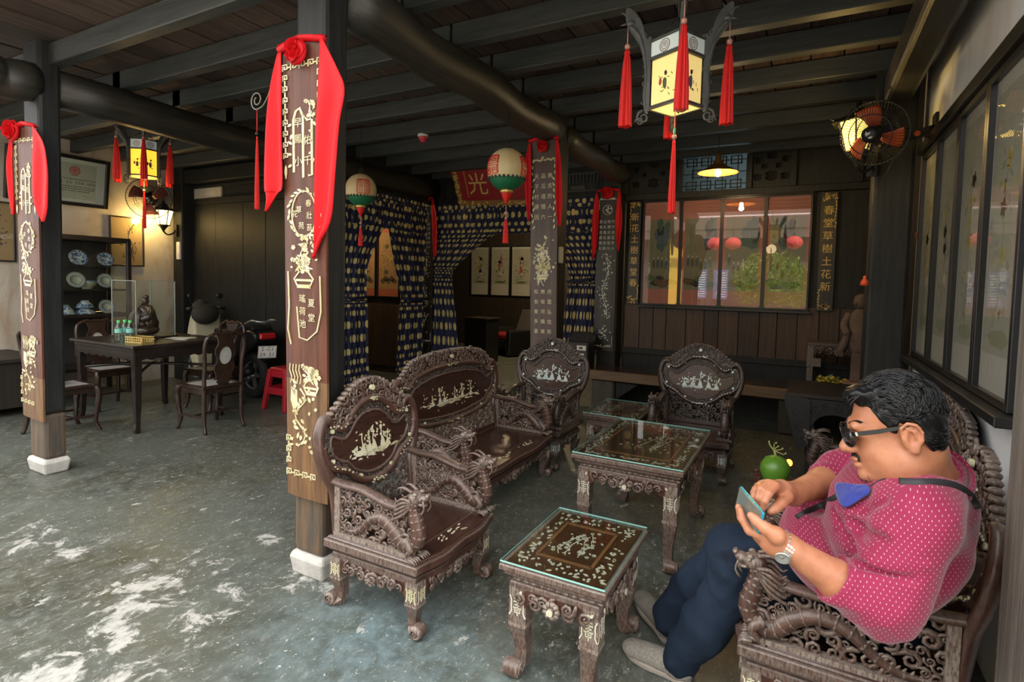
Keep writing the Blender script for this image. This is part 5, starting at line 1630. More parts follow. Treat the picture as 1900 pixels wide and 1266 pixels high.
for j, (a, b) in enumerate(((.42, .85), (.38, .84), (.40, .82), (.44, .78))):
    u = a; y = (.30, .215, .190, .165)[j]
    rg = random.Random(j)
    while u < b: l_ = rg.uniform(.008, .03); m.box(u, u+l_, y, y+.008, 0, .001); u += l_+.007
m.stroke([(.72, .115), (.74, .125), (.76, .112), (.80, .122)], .003, .001)
m.build('lettering', mat('print_black', (.05, .05, .05), .7), T, label='black printed lettering')
m = MB(); m.add([(.03, .03, .035), (Wc-.03, .03, .035), (Wc-.03, Hc-.03, .035), (.03, Hc-.03, .035)], [(0, 1, 2, 3)]); m.build('glass_pane', GLASSC, T)
LW = lambda y, z: frame((-7.598, y, z), (0, 1, 0), (0, 0, 1))
picture('framed_painting', 'tan ink painting of rocks and branches behind the display cabinet', LW(3.63, 1.50), .40, .62, .016, 'pine', PAPER['tan'], None, (.012, .02, .02), 301, fmat=BROWNF)
picture('framed_painting', 'tan ink painting of a pine on the wall left of the leftmost post', LW(2.25, 1.50), .47, .64, .016, 'pine', PAPER['tan'], None, (.012, .02, .02), 302, fmat=FRAMEB)
# display cabinet
T = thing('display_cabinet', 'black glass fronted display cabinet with blue and white porcelain against the stained wall', 'cabinet', (-7.31, 3.18, 0), R(90))
CW, CD = .82, .46                      # local x = along the wall, -y = front
m = MB()
for sx in (-1, 1):
    for sy in (-1, 1): m.box(sx*CW/2-.022, sx*CW/2+.022, sy*CD/2-.022, sy*CD/2+.022, 0, 1.79)
for z in (.30, .90, 1.76):
    for sy in (-1, 1): m.box(-CW/2, CW/2, sy*CD/2-.02, sy*CD/2+.02, z, z+.04)
    for sx in (-1, 1): m.box(sx*CW/2-.02, sx*CW/2+.02, -CD/2, CD/2, z, z+.04)
m.build('carcass', DARKF, T, .004)
m = MB(); m.box(-CW/2, CW/2, CD/2-.01, CD/2, .32, 1.78); m.build('back_panel', mat('dark_cabinet_back', (.035, .033, .03), .6), T)
m = MB(); m.box(-CW/2-.02, CW/2+.02, -CD/2-.02, CD/2+.02, 1.79, 1.815); m.build('cornice', DARKF, T, .005)
for z in (.90, 1.20):
    m = MB(); m.box(-CW/2+.02, CW/2-.02, -CD/2+.02, CD/2-.01, z, z+.02); m.build('shelf', DARKF, T)
m = MB(); m.box(-CW/2+.02, CW/2-.02, -.02, CD/2-.01, 1.46, 1.468); m.build('glass_shelf', GLASSC, T)
m = MB(); m.box(-CW/2+.02, CW/2-.02, -CD/2+.02, CD/2-.01, .32, .34); m.build('base_board', DARKF, T)
for sx in (-1, 1):
    m = MB(); x0, x1 = (-CW/2+.022, -.004) if sx < 0 else (.004, CW/2-.022)
    m.add([(x0, -CD/2+.005, .94), (x1, -CD/2+.005, .94), (x1, -CD/2+.005, 1.76), (x0, -CD/2+.005, 1.76)], [(0, 1, 2, 3)]); m.build('glass_door', GLASSC, T)
t = NT('blue_and_white_porcelain')
v = t.coords(); c = t.mix(t.ramp(t.noise(v, 26, 4, .6, 1), .48, .54), (.46, .52, .52), (.07, .13, .24))
t.link(c, t.b.inputs['Base Color']); t.b.inputs['Roughness'].default_value = .15
PORC = t.m
CELA = mat('celadon_glaze', (.36, .40, .30), .2, (.42, .44, .36), 5)
def cabpos(x, y, z, back=-7.2): p = P(x, y, 0, back); return p.y
def plate(lb, y, z, r_, m_=PORC):
    T = thing('porcelain_plate', lb, 'plate', (-7.16, y, z), 0, 'porcelain in the display cabinet')
    q = M.Translation((0, 0, r_)) @ V((.94, 0, .34)).to_track_quat('Z', 'Y').to_matrix().to_4x4()
    m = MB(q); m.lathe([(0, 0), (r_*.5, .002), (r_*.62, .012), (r_, .024), (r_, .030), (r_*.60, .018), (r_*.48, .008), (0, .006)][::-1], 28)
    m.build('dish', m_, T)
    m = MB(q @ M.Translation((0, 0, .02))); m.stroke([(r_*.58*cos(a*PI/14), r_*.58*sin(a*PI/14)) for a in range(28)], .005, .001, 0, True); m.stroke([(r_*.93*cos(a*PI/14), r_*.93*sin(a*PI/14)) for a in range(28)], .005, .010, 0, True)
    m.build('blue_band', mat('cobalt_band', (.06, .11, .24), .3) if not bpy.data.materials.get('cobalt_band') else bpy.data.materials['cobalt_band'], T)
    m = MB(); m.bar((-.05, -.03, 0), (.0, -.03, .02), .012, .012); m.bar((-.05, .03, 0), (.0, .03, .02), .012, .012); m.box(-.07, .03, -.05, .05, 0, .006); m.build('easel', DARKF, T)
plate('blue and white plate, upper left of the display cabinet', 3.107, 1.469, .092)
plate('blue and white plate, upper right of the display cabinet', 3.375, 1.469, .086)
plate('pale plate with blue rim, left of the middle cabinet shelf', 3.085, 1.222, .092, CELA)
plate('pale plate with blue rim, right of the middle cabinet shelf', 3.375, 1.222, .086, CELA)
plate('pale plate, right of the lowest cabinet shelf', 3.385, .922, .085, CELA)
def bowl(lb, y, z, r_, h_, m_, up=True, n=1, x=-7.22):
    T = thing('porcelain_bowl', lb, 'bowl', (x, y, z), 0, 'porcelain in the display cabinet')
    pr = [(r_*.42, 0), (r_*.44, .012), (r_*.70, h_*.35), (r_*.92, h_*.75), (r_, h_), (r_*.95, h_), (r_*.66, h_*.40), (0, h_*.18)]
    if not up: pr = [(a, h_-b) for a, b in pr]
    m = MB(); m.lathe(pr if up else pr[::-1], 24); m.build('bowl_body', m_, T)
    m = MB(); z1 = h_*.97 if up else h_*.03
    m.lathe([(r_*1.003, z1-.004), (r_*1.006, z1+.004)], 24); m.build('blue_rim', bpy.data.materials['cobalt_band'], T)
bowl('pale green bowl between the two plates of the middle cabinet shelf', 3.225, 1.22, .105, .095, CELA)
bowl('upturned blue and white bowl, left of the lowest cabinet shelf', 2.99, .92, .12, .12, PORC, False)
bowl('upturned blue and white bowl, lower of the stack on the lowest cabinet shelf', 3.20, .92, .11, .085, PORC, False)
bowl('upturned blue and white bowl topping the stack on the lowest cabinet shelf', 3.20, 1.004, .085, .085, PORC, False)
# dining table
T = thing('dining_table', 'black square dining table with the glass case on it', 'table', (-5.61, 3.045, 0))
hx, hy, H = .51, .425, .78
m = MB(); m.box(-hx-.03, hx+.03, -hy-.03, hy+.03, H-.03, H); m.build('table_top', DARKF, T, .008, 2)
m = MB()
m.box(-hx, hx, -hy, hy, H-.06, H-.03)
for F, L in ((FRONT(0, -hy+.01, H-.06), 2*hx), (frame((hx-.01, 0, H-.06), (0, 1, 0), (0, 0, 1)), 2*hy), (frame((0, hy-.01, H-.06), (-1, 0, 0), (0, 0, 1)), 2*hx), (frame((-hx+.01, 0, H-.06), (0, -1, 0), (0, 0, 1)), 2*hy)):
    m.M = F
    k_ = 30
    m.prism([(-L/2+L*i/k_, 0) for i in range(k_+1)]+[(L/2-L*i/k_, -.065-.018*sin(i/k_*PI*8)**2-.05*(abs(i/k_-.5) > .46)) for i in range(k_+1)], -.012, .004)
m.M = None
m.build('apron', DARKF, T, .002)
for sx in (-1, 1):
    for sy in (-1, 1):
        m = MB(); x, y = sx*(hx-.04), sy*(hy-.04)
        m.tube([(x, y, H-.06), (x, y, .55), (x-sx*.004, y-sy*.004, .25), (x-sx*.002, y, .08), (x+sx*.008, y+sy*.008, .03), (x+sx*.012, y+sy*.012, 0)], [.046, .044, .036, .030, .034, .028], 4, 0, False, up=(0, 1, 0), rot=PI/4)
        m.build('leg', DARKF, T, .004)
m = MB()
for a, b in (((-hx+.04, -hy+.04), (hx-.04, hy-.04)), ((-hx+.04, hy-.04), (hx-.04, -hy+.04))):
    m.tube(spl([(a[0], a[1], .50), (a[0]*.4, a[1]*.4, .53), (b[0]*.4, b[1]*.4, .53), (b[0], b[1], .50)], 5), .014, 6)
m.build('cross_stretcher', DARKF, T)
# dining chairs with marble seat and back medallion
def dining_chair(label, loc, rz):
    W, D, sh, H = .40, .40, .42, .90
    T = thing('dining_chair', label, 'chair', loc, rz, 'marble inset dining chairs')
    for sx in (-1, 1):
        m = MB(); x = sx*(W/2-.02); y = -D/2+.02
        m.tube(spl([(x, y, sh-.02), (x+sx*.012, y-.018, sh-.08), (x+sx*.006, y-.008, .22), (x-sx*.006, y+.004, .10), (x+sx*.004, y-.012, .03), (x+sx*.012, y-.026, 0)], 4), [.030]*4+[.027]*4+[.021]*5+[.018]*4+[.019]*4, 6); m.build('front_leg', BROWNF, T)
        m = MB(); y = D/2-.02
        m.tube(spl([(x+sx*.006, y+.03, 0), (x, y, .12), (x, y, sh), (x, y+.012, .62), (x+sx*.012, y+.03, .76), (x-sx*.002, y+.045, .85), (x-sx*.05, y+.05, .885)], 4), [.017]*4+[.02]*5+[.018]*6+[.017]*5+[.018]*5, 6); m.build('back_leg', BROWNF, T)
    m = MB()
    for a in ((-W/2, W/2, -D/2, -D/2+.05), (-W/2, W/2, D/2-.05, D/2), (-W/2, -W/2+.05, -D/2+.05, D/2-.05), (W/2-.05, W/2, -D/2+.05, D/2-.05)): m.box(*a, sh-.025, sh)
    m.box(-W/2+.02, W/2-.02, -D/2+.02, -D/2+.035, sh-.075, sh-.025); m.box(-W/2+.02, W/2-.02, D/2-.035, D/2-.02, sh-.075, sh-.025)
    for sx in (-1, 1): m.box(sx*(W/2-.027)-.008, sx*(W/2-.027)+.008, -D/2+.02, D/2-.02, sh-.075, sh-.025)
    m.build('seat_frame', BROWNF, T, .004)
    m = MB(); m.box(-W/2+.05, W/2-.05, -D/2+.05, D/2-.05, sh-.02, sh-.003); m.build('seat', MARB, T, label='white marble seat')
    BK = frame((0, D/2-.02, sh), (1, 0, 0), (0, .11, 1))
    m = MB(BK)
    m.tube(spl([(-.15, .455, 0), (-.09, .485, 0), (-.05, .47, 0), (0, .48, 0), (.05, .47, 0), (.09, .485, 0), (.15, .455, 0)], 4), .018, 6)
    m.build('top_rail', BROWNF, T)
    m = MB(BK)
    hole = lambda u, v: (u/.062)**2+((v-.27)/.085)**2 < 1
    def sol(u, v):
        w = .085+.012*cos(v*40)*(v > .06)
        return abs(u) < (w if v > .05 else .05) and not hole(u, v)
    pierce(m, -.11, .11, 0, .47, 30, 62, sol, -.008, .008)
    for s_ in (-1, 1): scroll(m, s_*.055, .44, .028, PI/2, 1.3, .008, 0, s_); scroll(m, s_*.05, .03, .025, -PI/2, 1.3, .008, 0, -s_)
    m.tube([(.064*cos(a*PI/12), .27+.087*sin(a*PI/12), 0) for a in range(24)], .010, 6, closed=True)
    m.build('splat', BROWNF, T)
    m = MB(BK); m.prism([(.064*cos(a*PI/12), .27+.087*sin(a*PI/12)) for a in range(24)], -.005, .005); m.build('medallion', MARB, T, label='oval white marble medallion')
    m = MB()
    for sx in (-1, 1): m.bar((sx*(W/2-.02), -D/2+.02, .14), (sx*(W/2-.02), D/2-.02, .14), .018, .018)
    m.bar((-W/2+.02, 0, .14), (W/2-.02, 0, .14), .018, .018)
    m.build('stretcher', BROWNF, T)
    return T
d0 = dining_chair('dining chair on the right of the black table, marble medallion in its back', (-4.80, 3.12, 0), R(-90))
dup(d0, (-5.57, 3.66, 0), R(4), 'dining chair behind the right hand dining chair, next to the scooter')
dup(d0, (-5.70, 2.34, 0), R(180), 'dining chair half hidden behind the leftmost post, with two boxes on it')
dup(d0, (-6.42, 3.05, 0), R(90), 'dining chair on the far side of the black table')
for i, (x, y, lb) in enumerate(((-5.82, 2.30, 'brown and cream checked gift box on the chair behind the leftmost post'), (-5.66, 2.22, 'pink and brown gift box leaning on the chair behind the leftmost post'))):
    T = thing('gift_box', lb, 'box', (x, y, .4195), R(20*i-10), 'gift boxes on a dining chair')
    m = MB(); m.box(-.06, .06, -.03, .03, 0, .17-.03*i); m.build('carton', mat('gift_brown'+str(i), (.16, .08, .055) if i == 0 else (.32, .16, .13), .6), T)
    m = MB(); m.box(-.061, -.01, -.0315, .0315, .02, .07); m.box(.01, .061, -.0315, .0315, .08, .13-.03*i); m.build('printed_panel', mat('gift_cream'+str(i), (.45, .36, .29), .6), T)
# things on the dining table
T = thing('glass_case', 'clear glass case over the dark seated figure on the black table', 'case', (-5.77, 3.06, .78))
a, b, h_ = .21, .18, .56
m = MB()
for p, q in (((-a, -b), (a, -b)), ((a, -b), (a, b)), ((a, b), (-a, b)), ((-a, b), (-a, -b))): m.add([(*p, .02), (*q, .02), (*q, h_), (*p, h_)], [(0, 1, 2, 3)])
m.add([(-a, -b, h_), (a, -b, h_), (a, b, h_), (-a, b, h_)], [(0, 1, 2, 3)])
m.build('glass_panes', GLASSC, T)
m = MB()
for x, y in ((-a, -b), (a, -b), (a, b), (-a, b)): m.box(x-.004, x+.004, y-.004, y+.004, .02, h_)
m.box(-a, a, -b-.004, -b+.004, h_-.006, h_); m.box(-a, a, b-.004, b+.004, h_-.006, h_); m.box(-a-.004, -a+.004, -b, b, h_-.006, h_); m.box(a-.004, a+.004, -b, b, h_-.006, h_)
m.build('glass_edge', mat('pale_glass_edge', (.32, .36, .33), .2), T)
m = MB(); m.box(-a-.02, a+.02, -b-.02, b+.02, 0, .02); m.build('base_board', DARKF, T, .003)
T = thing('carved_figure', 'dark carved seated figure inside the glass case', 'statue', (-5.77, 3.08, .801))
BRZ = mat('dark_carved_figure', (.030, .020, .015), .28, (.07, .045, .03), 8, coat=.3)
m = MB()
m.ell((0, 0, .05), (.13, .11, .06), 14, 7); m.ell((.05, -.04, .045), (.08, .07, .05), 10, 6); m.ell((-.07, -.03, .05), (.07, .07, .05), 10, 6)
m.build('rock_base', BRZ, T)
m = MB()
m.lathe([(0, .06), (.105, .07), (.11, .12), (.085, .19), (.075, .24), (.055, .285), (.022, .30), (0, .305)], 18)
m.ell((0, -.008, .335), (.034, .036, .045), 14, 8); m.ell((0, .004, .375), (.024, .024, .022), 10, 6)
m.ell((-.05, -.07, .11), (.055, .05, .045), 10, 6); m.ell((.05, -.07, .11), (.055, .05, .045), 10, 6)
m.ell((0, -.042, .312), (.014, .012, .03), 8, 5); m.ell((0, -.042, .335), (.007, .010, .009), 6, 4)
for s_ in (-1, 1):
    m.tube(spl([(s_*.05, 0, .275), (s_*.10, -.01, .22), (s_*.10, -.05, .17), (s_*.04, -.10, .16)], 4), [.030]*5+[.036]*4+[.03]*4, 8)
    m.ell((s_*.014, -.034, .345), .006, 6, 4)
    for q in range(4): m.tube(spl([(s_*.02*q, -.07, .27-.01*q), (s_*(.02*q+.02), -.105, .2), (s_*(.02*q+.03), -.12, .09)], 3), .007, 5)
m.build('robed_body', BRZ, T)
for i, (x, y) in enumerate(((-5.50, 2.70), (-5.545, 2.775), (-5.44, 2.765))):
    T = thing('water_bottle', ('clear water bottle nearest the table corner', 'clear water bottle nearest the glass case', 'clear water bottle on the right of the three')[i]+', green cap', 'bottle', (x, y, .7815), 0, 'water bottles on the black table')
    m = MB(); m.lathe([(0, 0), (.028, .0), (.031, .01), (.031, .06), (.028, .07), (.031, .08), (.031, .12), (.022, .15), (.012, .165), (.012, .175)], 16)
    m.build('bottle_body', glass('clear_bottle_plastic', 1.6, (.80, .92, .88), .05) if i == 0 else bpy.data.materials['clear_bottle_plastic'], T)
    m = MB(); m.lathe([(.0315, .082), (.0318, .118)], 16); m.build('bottle_label', mat('aqua_label', (.25, .62, .55), .5) if i == 0 else bpy.data.materials['aqua_label'], T)
    m = MB(); m.lathe([(.0145, .172), (.0145, .195), (0, .196)], 14); m.build('bottle_cap', mat('green_cap', (.10, .62, .18), .4) if i == 0 else bpy.data.materials['green_cap'], T)
T = thing('fret_tray', 'low gold fretwork tray beside the water bottles', 'tray', (-5.35, 2.80, .78), R(10))
m = MB()
for s_ in (-1, 1):
    m.box(-.10, .10, s_*.06-.004, s_*.06+.004, .0, .008); m.box(-.10, .10, s_*.06-.004, s_*.06+.004, .045, .053); m.box(s_*.10-.004, s_*.10+.004, -.06, .06, 0, .008); m.box(s_*.10-.004, s_*.10+.004, -.06, .06, .045, .053)
    for i in range(8): m.box(-.10+.027*i, -.094+.027*i, s_*.06-.003, s_*.06+.003, 0, .05); m.box(-.09+.027*i, -.078+.027*i, s_*.06-.003, s_*.06+.003, .022, .03)
    for i in range(5): m.box(s_*.10-.003, s_*.10+.003, -.06+.026*i, -.055+.026*i, 0, .05)
m.build('fret_rim', GOLDP, T)
m = MB(); m.box(-.10, .10, -.06, .06, .0, .004); m.build('tray_base', DARKF, T)
T = thing('paper_stack', 'thin stack of papers on the black table right of the glass case', 'paper', (-5.36, 3.18, .78), R(25))
for i in range(4):
    m = MB(M.Rotation(R(i*5-8), 4, 'Z')); m.box(-.11, .11, -.075, .075, .0025*i, .0025*i+.0022); m.build('sheet', MOUNTW, T)
# scooter parked before the dark partition
T = thing('motor_scooter', 'cream and black motor scooter parked by the dark wooden partition', 'scooter', (-6.22, 4.20, 0), R(-4))
CREAM = mat('cream_bodywork', (.58, .54, .38), .3)
BLKP = mat('black_plastic', (.012, .012, .013), .35)
TYRE = mat('tyre_rubber', (.015, .015, .015), .8)
RIM = mat('dull_alloy', (.35, .37, .40), .35, metal=.8)
for x, w_ in ((-.60, .045), (.62, .055)):
    m = MB(); m.tube([(x+.215*cos(a*PI/16), 0, .265+.215*sin(a*PI/16)) for a in range(32)], w_, 10, closed=True); tw = m.build('wheel', TYRE, T)
    m = MB(); m.tube([(x+.165*cos(a*PI/16), 0, .265+.165*sin(a*PI/16)) for a in range(32)], .018, 8, closed=True)
    for k_ in range(5): m.bar((x, 0, .265), (x+.165*cos(k_*1.257), 0, .265+.165*sin(k_*1.257)), .03, .03)
    m.ell((x, 0, .265), (.05, .06, .05), 12, 6); m.build('wheel_rim', RIM, tw)
m = MB(FRONT(0, 0, 0)); m.prism(spl([(-.86, .38), (-.78, .50), (-.62, .55), (-.44, .50), (-.36, .36), (-.42, .40), (-.60, .49), (-.78, .42)], 3), -.06, .06); m.build('front_mudguard', CREAM, T, .01)
m = MB()
for s_ in (-1, 1): m.bar((-.60, s_*.075, .265), (-.44, s_*.05, .62), .035, .035)
m.build('front_fork', RIM, T)
m = MB(FRONT(0, 0, 0))
m.prism(spl([(-.52, .55), (-.50, .72), (-.42, .92), (-.34, .93), (-.33, .78), (-.30, .52), (-.26, .30), (-.30, .24), (-.38, .30), (-.46, .42)], 4), -.17, .17); m.build('leg_shield', CREAM, T, .05, 3)
m = MB(); m.ell((-.40, 0, .98), (.11, .10, .085), 14, 8); m.bar((-.38, -.20, 1.0), (-.38, .20, 1.0), .028, .028)
for s_ in (-1, 1):
    m.tube([(-.37, s_*.14, 1.0), (-.37, s_*.24, .99)], .02, 8); m.tube(spl([(-.38, s_*.14, 1.0), (-.40, s_*.17, 1.08), (-.38, s_*.18, 1.12)], 3), .006, 5); m.ell((-.38, s_*.18, 1.15), (.012, .045, .035), 10, 6)
m.build('handlebar', BLKP, T)
m = MB(); m.ell((-.47, 0, .985), (.055, .075, .06), 12, 8); m.build('headlamp', mat('lamp_lens', (.45, .47, .45), .1), T)
m = MB(); m.ell((-.30, -.05, .93), (.10, .17, .13), 12, 8); m.ell((-.33, -.09, 1.02), (.07, .10, .09), 10, 6); m.build('hung_bag', mat('dark_cloth_bag', (.03, .028, .022), .8), T)
m = MB(); m.box(-.32, .06, -.14, .14, .26, .32); m.build('footboard', BLKP, T, .02)
m = MB(FRONT(0, 0, 0)); m.prism(spl([(.0, .30), (.02, .55), (.10, .68), (.40, .72), (.72, .80), (.88, .76), (.86, .66), (.70, .56), (.55, .50), (.40, .40), (.30, .30)], 4), -.15, .15); m.build('tail_body', BLKP, T, .05, 3)
m = MB(FRONT(0, 0, 0)); m.prism(spl([(.02, .70), (.05, .78), (.25, .77), (.42, .82), (.70, .86), (.80, .83), (.74, .77), (.40, .72)], 4), -.13, .13); m.build('saddle', mat('black_vinyl', (.016, .016, .016), .45), T, .03, 2)
m = MB(); m.tube(spl([(.52, .12, .80), (.75, .12, .90), (.90, .09, .90), (.90, -.09, .90), (.75, -.12, .90), (.52, -.12, .80)], 5), .014, 8); m.build('grab_rail', RIM, T)
m = MB(); m.box(.83, .91, -.10, .10, .70, .77); m.build('tail_light', mat('red_lens', (.5, .02, .02), .15), T, .015)
m = MB(); m.bar((.80, 0, .62), (.90, 0, .46), .10, .02); m.box(.55, .86, -.02, .02, .44, .54); m.build('plate_bracket', BLKP, T)
LP = frame((.915, -.02, .56), (.50, .866, 0), (.12, 0, 1)) @ M.Translation((0, 0, .004))
m = MB(LP); m.box(-.095, .095, -.07, .07, -.003, 0); npl = m.build('number_plate', mat('white_plate', (.68, .68, .64), .4), T, label='white number plate reading 39.51')
m = MB(LP)
for i, c in enumerate('2-C1'): glyph(m, c, -.05+.034*i, .033, .062, 0, .001, .8, .01)
for i, c in enumerate('39.51'): glyph(m, c, -.062+.031*i, -.033, .062, 0, .001, .8, .01)
m.stroke([(-.09, -.065), (.09, -.065), (.09, .065), (-.09, .065)], .004, .001, 0, True)
m.build('plate_lettering', bpy.data.materials['print_black'], npl)
m = MB(); m.tube([(.25, -.12, .24), (.50, -.17, .26), (.85, -.18, .36)], [.03, .05, .055], 10); m.build('exhaust', IRON, T)
m = MB(); m.bar((.30, 0, .26), (.62, 0, .28), .12, .14); m.build('engine_case', RIM, T, .02)
# red stool; bench, wall base and shadow as one dark chest
T = thing('plastic_stool', 'red plastic stool behind the tall foreground post, by the dark partition', 'stool', (-4.86, 4.02, 0))
REDP = mat('red_stool_plastic', (.42, .012, .025), .35)
m = MB(); m.add([(sx*.125, sy*.125, .445) for sy in (-1, 1) for sx in (-1, 1)]+[(sx*.135, sy*.135, .42) for sy in (-1, 1) for sx in (-1, 1)], [(0, 1, 3, 2), (4, 5, 1, 0), (5, 7, 3, 1), (7, 6, 2, 3), (6, 4, 0, 2), (6, 7, 5, 4)]); m.build('seat', REDP, T, .008)
for sx in (-1, 1):
    for sy in (-1, 1):
        m = MB(); m.bar((sx*.115, sy*.115, .42), (sx*.165, sy*.165, 0), .055, .055, w2=.045, h2=.045); m.build('leg', REDP, T, .006)
m = MB()
for z, e in ((.40, .125), (.22, .145)):
    for s_ in (-1, 1): m.box(-e, e, s_*e-.008, s_*e+.008, z-.05, z+.02); m.box(s_*e-.008, s_*e+.008, -e, e, z-.05, z+.02)
m.build('skirt', REDP, T)
T = thing('dark_mass', 'dark wooden chest standing in for bench, wall base and shadow left of the leftmost post', 'mass', (-7.1, 2.10, 0))
m = MB(); m.box(-.42, .42, -.5, .5, .08, .52); m.build('mass_body', INW, T, .006)  # added dark volume in place of bench, wall base and shadow
m = MB(); m.box(-.45, .45, -.53, .53, .52, .56); m.build('lid', INW, T, .006)
for sx in (-1, 1):
    for sy in (-1, 1): m = MB(); m.box(sx*.38-.03, sx*.38+.03, sy*.46-.03, sy*.46+.03, 0, .08); m.build('foot', INW, T)

# ------------------------------------------------------------------ right bay: plank bed and what stands on it
BEDT = mat('dark_bed_board', (.022, .014, .009), .22, (.05, .03, .018), 4, (.6, 9, 9), coat=.3)
EDGEW = mat('worn_tan_bed_edge', (.19, .125, .068), .6, (.11, .07, .04), 5, (.6, 9, 9), bump=.2, bs=25)
T = thing('plank_bed', 'long low plank bed with a worn tan front edge along the back wall', 'bed', (0, 0, 0))
for i in range(3):
    m = MB(); m.box(-2.48, .60, 5.86+.125*i, 5.98+.125*i, .36, .45); m.build('bed_plank', BEDT, T, .003)
m = MB(); m.box(-2.48, .60, 5.78, 5.858, .352, .45); m.build('front_edge', EDGEW, T, .006)
for x in (-1.95, -.05):
    m = MB(); m.box(x-.13, x+.13, 5.84, 6.15, 0, .352); m.build('trestle_block', mat('rough_stone_block'+str(x), (.09, .078, .06), .9, (.05, .045, .036), 8, bump=.5, bs=15), T, .02)
m = MB(); m.add([(-1.80, 5.86, .33), (-1.55, 5.86, .33), (-1.80, 5.86, .14)]+[(-1.80, 6.1, .33), (-1.55, 6.1, .33), (-1.80, 6.1, .14)], [(0, 2, 1), (3, 4, 5), (0, 1, 4, 3), (1, 2, 5, 4), (2, 0, 3, 5)]); m.build('brace', BLK, T)
T = thing('donation_box', 'black box with a white label on the bed end below the narrow inlaid board', 'box', (-2.27, 5.99, .4505))
m = MB(); m.box(-.13, .13, -.12, .12, 0, .30); m.build('box_body', BLKP, T, .02, 2)
m = MB(); m.add([(-.13, -.12, .30), (.13, -.12, .30), (.13, .12, .30), (-.13, .12, .30), (-.09, -.06, .40), (.09, -.06, .40), (.09, .10, .40), (-.09, .10, .40)], [(4, 5, 6, 7), (0, 1, 5, 4), (1, 2, 6, 5), (2, 3, 7, 6), (3, 0, 4, 7)]); m.build('lid', mat('grey_black_metal', (.05, .05, .05), .35, metal=.4), T, .01)
m = MB(FRONT(0, -.1205, 0)); m.box(-.01, .10, .20, .255, 0, .002); m.box(.0, .08, .12, .165, 0, .002); lb_ = m.build('white_label', WPL, T, kind='stuff', label='white paper label')
m = MB(FRONT(0, -.1228, 0)); m.box(.02, .06, .215, .24, 0, .001); m.build('print_mark', bpy.data.materials['print_black'], T)
T = thing('altar_table', 'dark carved altar table standing on the bed behind the stone statue', 'table', (.34, 6.10, .45))
m = MB(); m.box(-.30, .24, -.12, .20, .42, .45); m.build('table_top', ROSED, T, .004)
m = MB()
for x in (-.27, .21):
    for y in (-.09, .17): m.box(x-.025, x+.025, y-.025, y+.025, 0, .42)
m.M = FRONT(-.03, -.11, .42)
apron(m, .44, .12, m.M, random.Random(5), 71, depth=.01)
for i in range(22): m.ell((-.25+.023*i, -.012, .006), .008, 5, 3)
m.M = None; m.box(-.30, -.18, -.13, -.09, .22, .30)
m.build('carved_stand', ROSED, T)
T = thing('stone_statue', 'reddish stone standing figure half hidden behind the broad dark post', 'statue', (.455, 5.84, .4505))
SAND = mat('reddish_stone', (.17, .115, .092), .85, (.10, .075, .062), 7, bump=.5, bs=30)
m = MB(); m.box(-.12, .12, -.10, .10, 0, .13); m.build('plinth', mat('pink_brick', (.26, .15, .12), .85), T, .012)
m = MB(); m.box(-.06, .06, -.05, .05, .13, .42); m.build('pedestal', SAND, T, .008)
m = MB()
m.lathe([(.07, .40), (.10, .46), (.095, .56), (.105, .66), (.085, .74), (.05, .78), (.032, .80)], 16)
m.ell((-.01, -.01, .85), (.058, .062, .07), 14, 8); m.ell((-.05, -.045, .838), (.022, .022, .020), 8, 5); m.ell((0, .01, .895), (.06, .06, .032), 12, 6)
m.tube(spl([(-.09, 0, .74), (-.13, -.04, .64), (-.10, -.08, .56)], 4), .033, 8); m.tube(spl([(.09, 0, .74), (.13, -.04, .64), (.06, -.09, .58)], 4), .033, 8)
m.tube(spl([(-.10, -.06, .58), (-.12, -.05, .48), (-.15, -.05, .40), (-.12, -.04, .36)], 4), [.03]*4+[.034]*4+[.03]*4+[.01], 8)
m.build('figure', SAND, T)
T = thing('flower_vase', 'low bowl of yellow flowers on the bed left of the stone statue', 'flowers', (.235, 5.86, .4505))
m = MB(); m.lathe([(0, 0), (.05, .0), (.075, .04), (.06, .075), (.05, .07), (0, .05)], 16); m.build('bowl', DARKF, T)
m = MB(); rg = random.Random(8)
for i in range(46):
    p = V((rg.gauss(0, .05), rg.gauss(0, .04), .115+rg.uniform(-.03, .03)))
    m.ell(p, (.018, .018, .012), 6, 4)
m.build('blossoms', mat('yellow_petal', (.55, .40, .02), .6), T, kind='stuff')
m = MB(); rg = random.Random(9)
for i in range(26):
    a = rg.uniform(0, 6.3)
    m.M = M.Translation((0, 0, .07)) @ M.Rotation(a, 4, 'Z') @ M.Rotation(rg.uniform(-.9, .1), 4, 'Y')
    m.leaf(.03, 0, 0, .10, .03, .002)
m.M = None
m.build('leaves', mat('dull_leaf', (.12, .20, .08), .6), T, kind='stuff')
# black carved console with a flared wing
T = thing('carved_console', 'black carved console with a flared side wing beyond the seated man', 'table', (.24, 4.93, 0))
BLKF = mat('dull_black_wood', (.010, .010, .0105), .5, (.020, .020, .021), 6)
m = MB(); m.box(-.33, .24, -.36, .36, .60, .63); m.build('table_top', BLKF, T, .006)
m = MB(FRONT(-.20, -.365, 0)); m.prism(spl([(-.145, .615), (-.13, .53), (-.10, .43), (-.075, .32), (-.05, .25), (-.02, .235), (.01, .25), (.03, .27), (.03, .60)], 4)[::-1], 0, .02)
for s_, v, r_ in ((-.055, .50, .045), (-.035, .39, .035), (-.012, .31, .024)): scroll(m, s_, v, r_, PI/2, 1.5, .004, .020, -1)
m.build('flared_wing', BLKF, T)
m = MB(FRONT(-.01, -.355, .60)); m.prism(spl([(-.16, 0), (-.16, -.20), (-.10, -.13), (0, -.10), (.12, -.13), (.20, -.20), (.20, 0)], 4)[::-1], 0, .015)
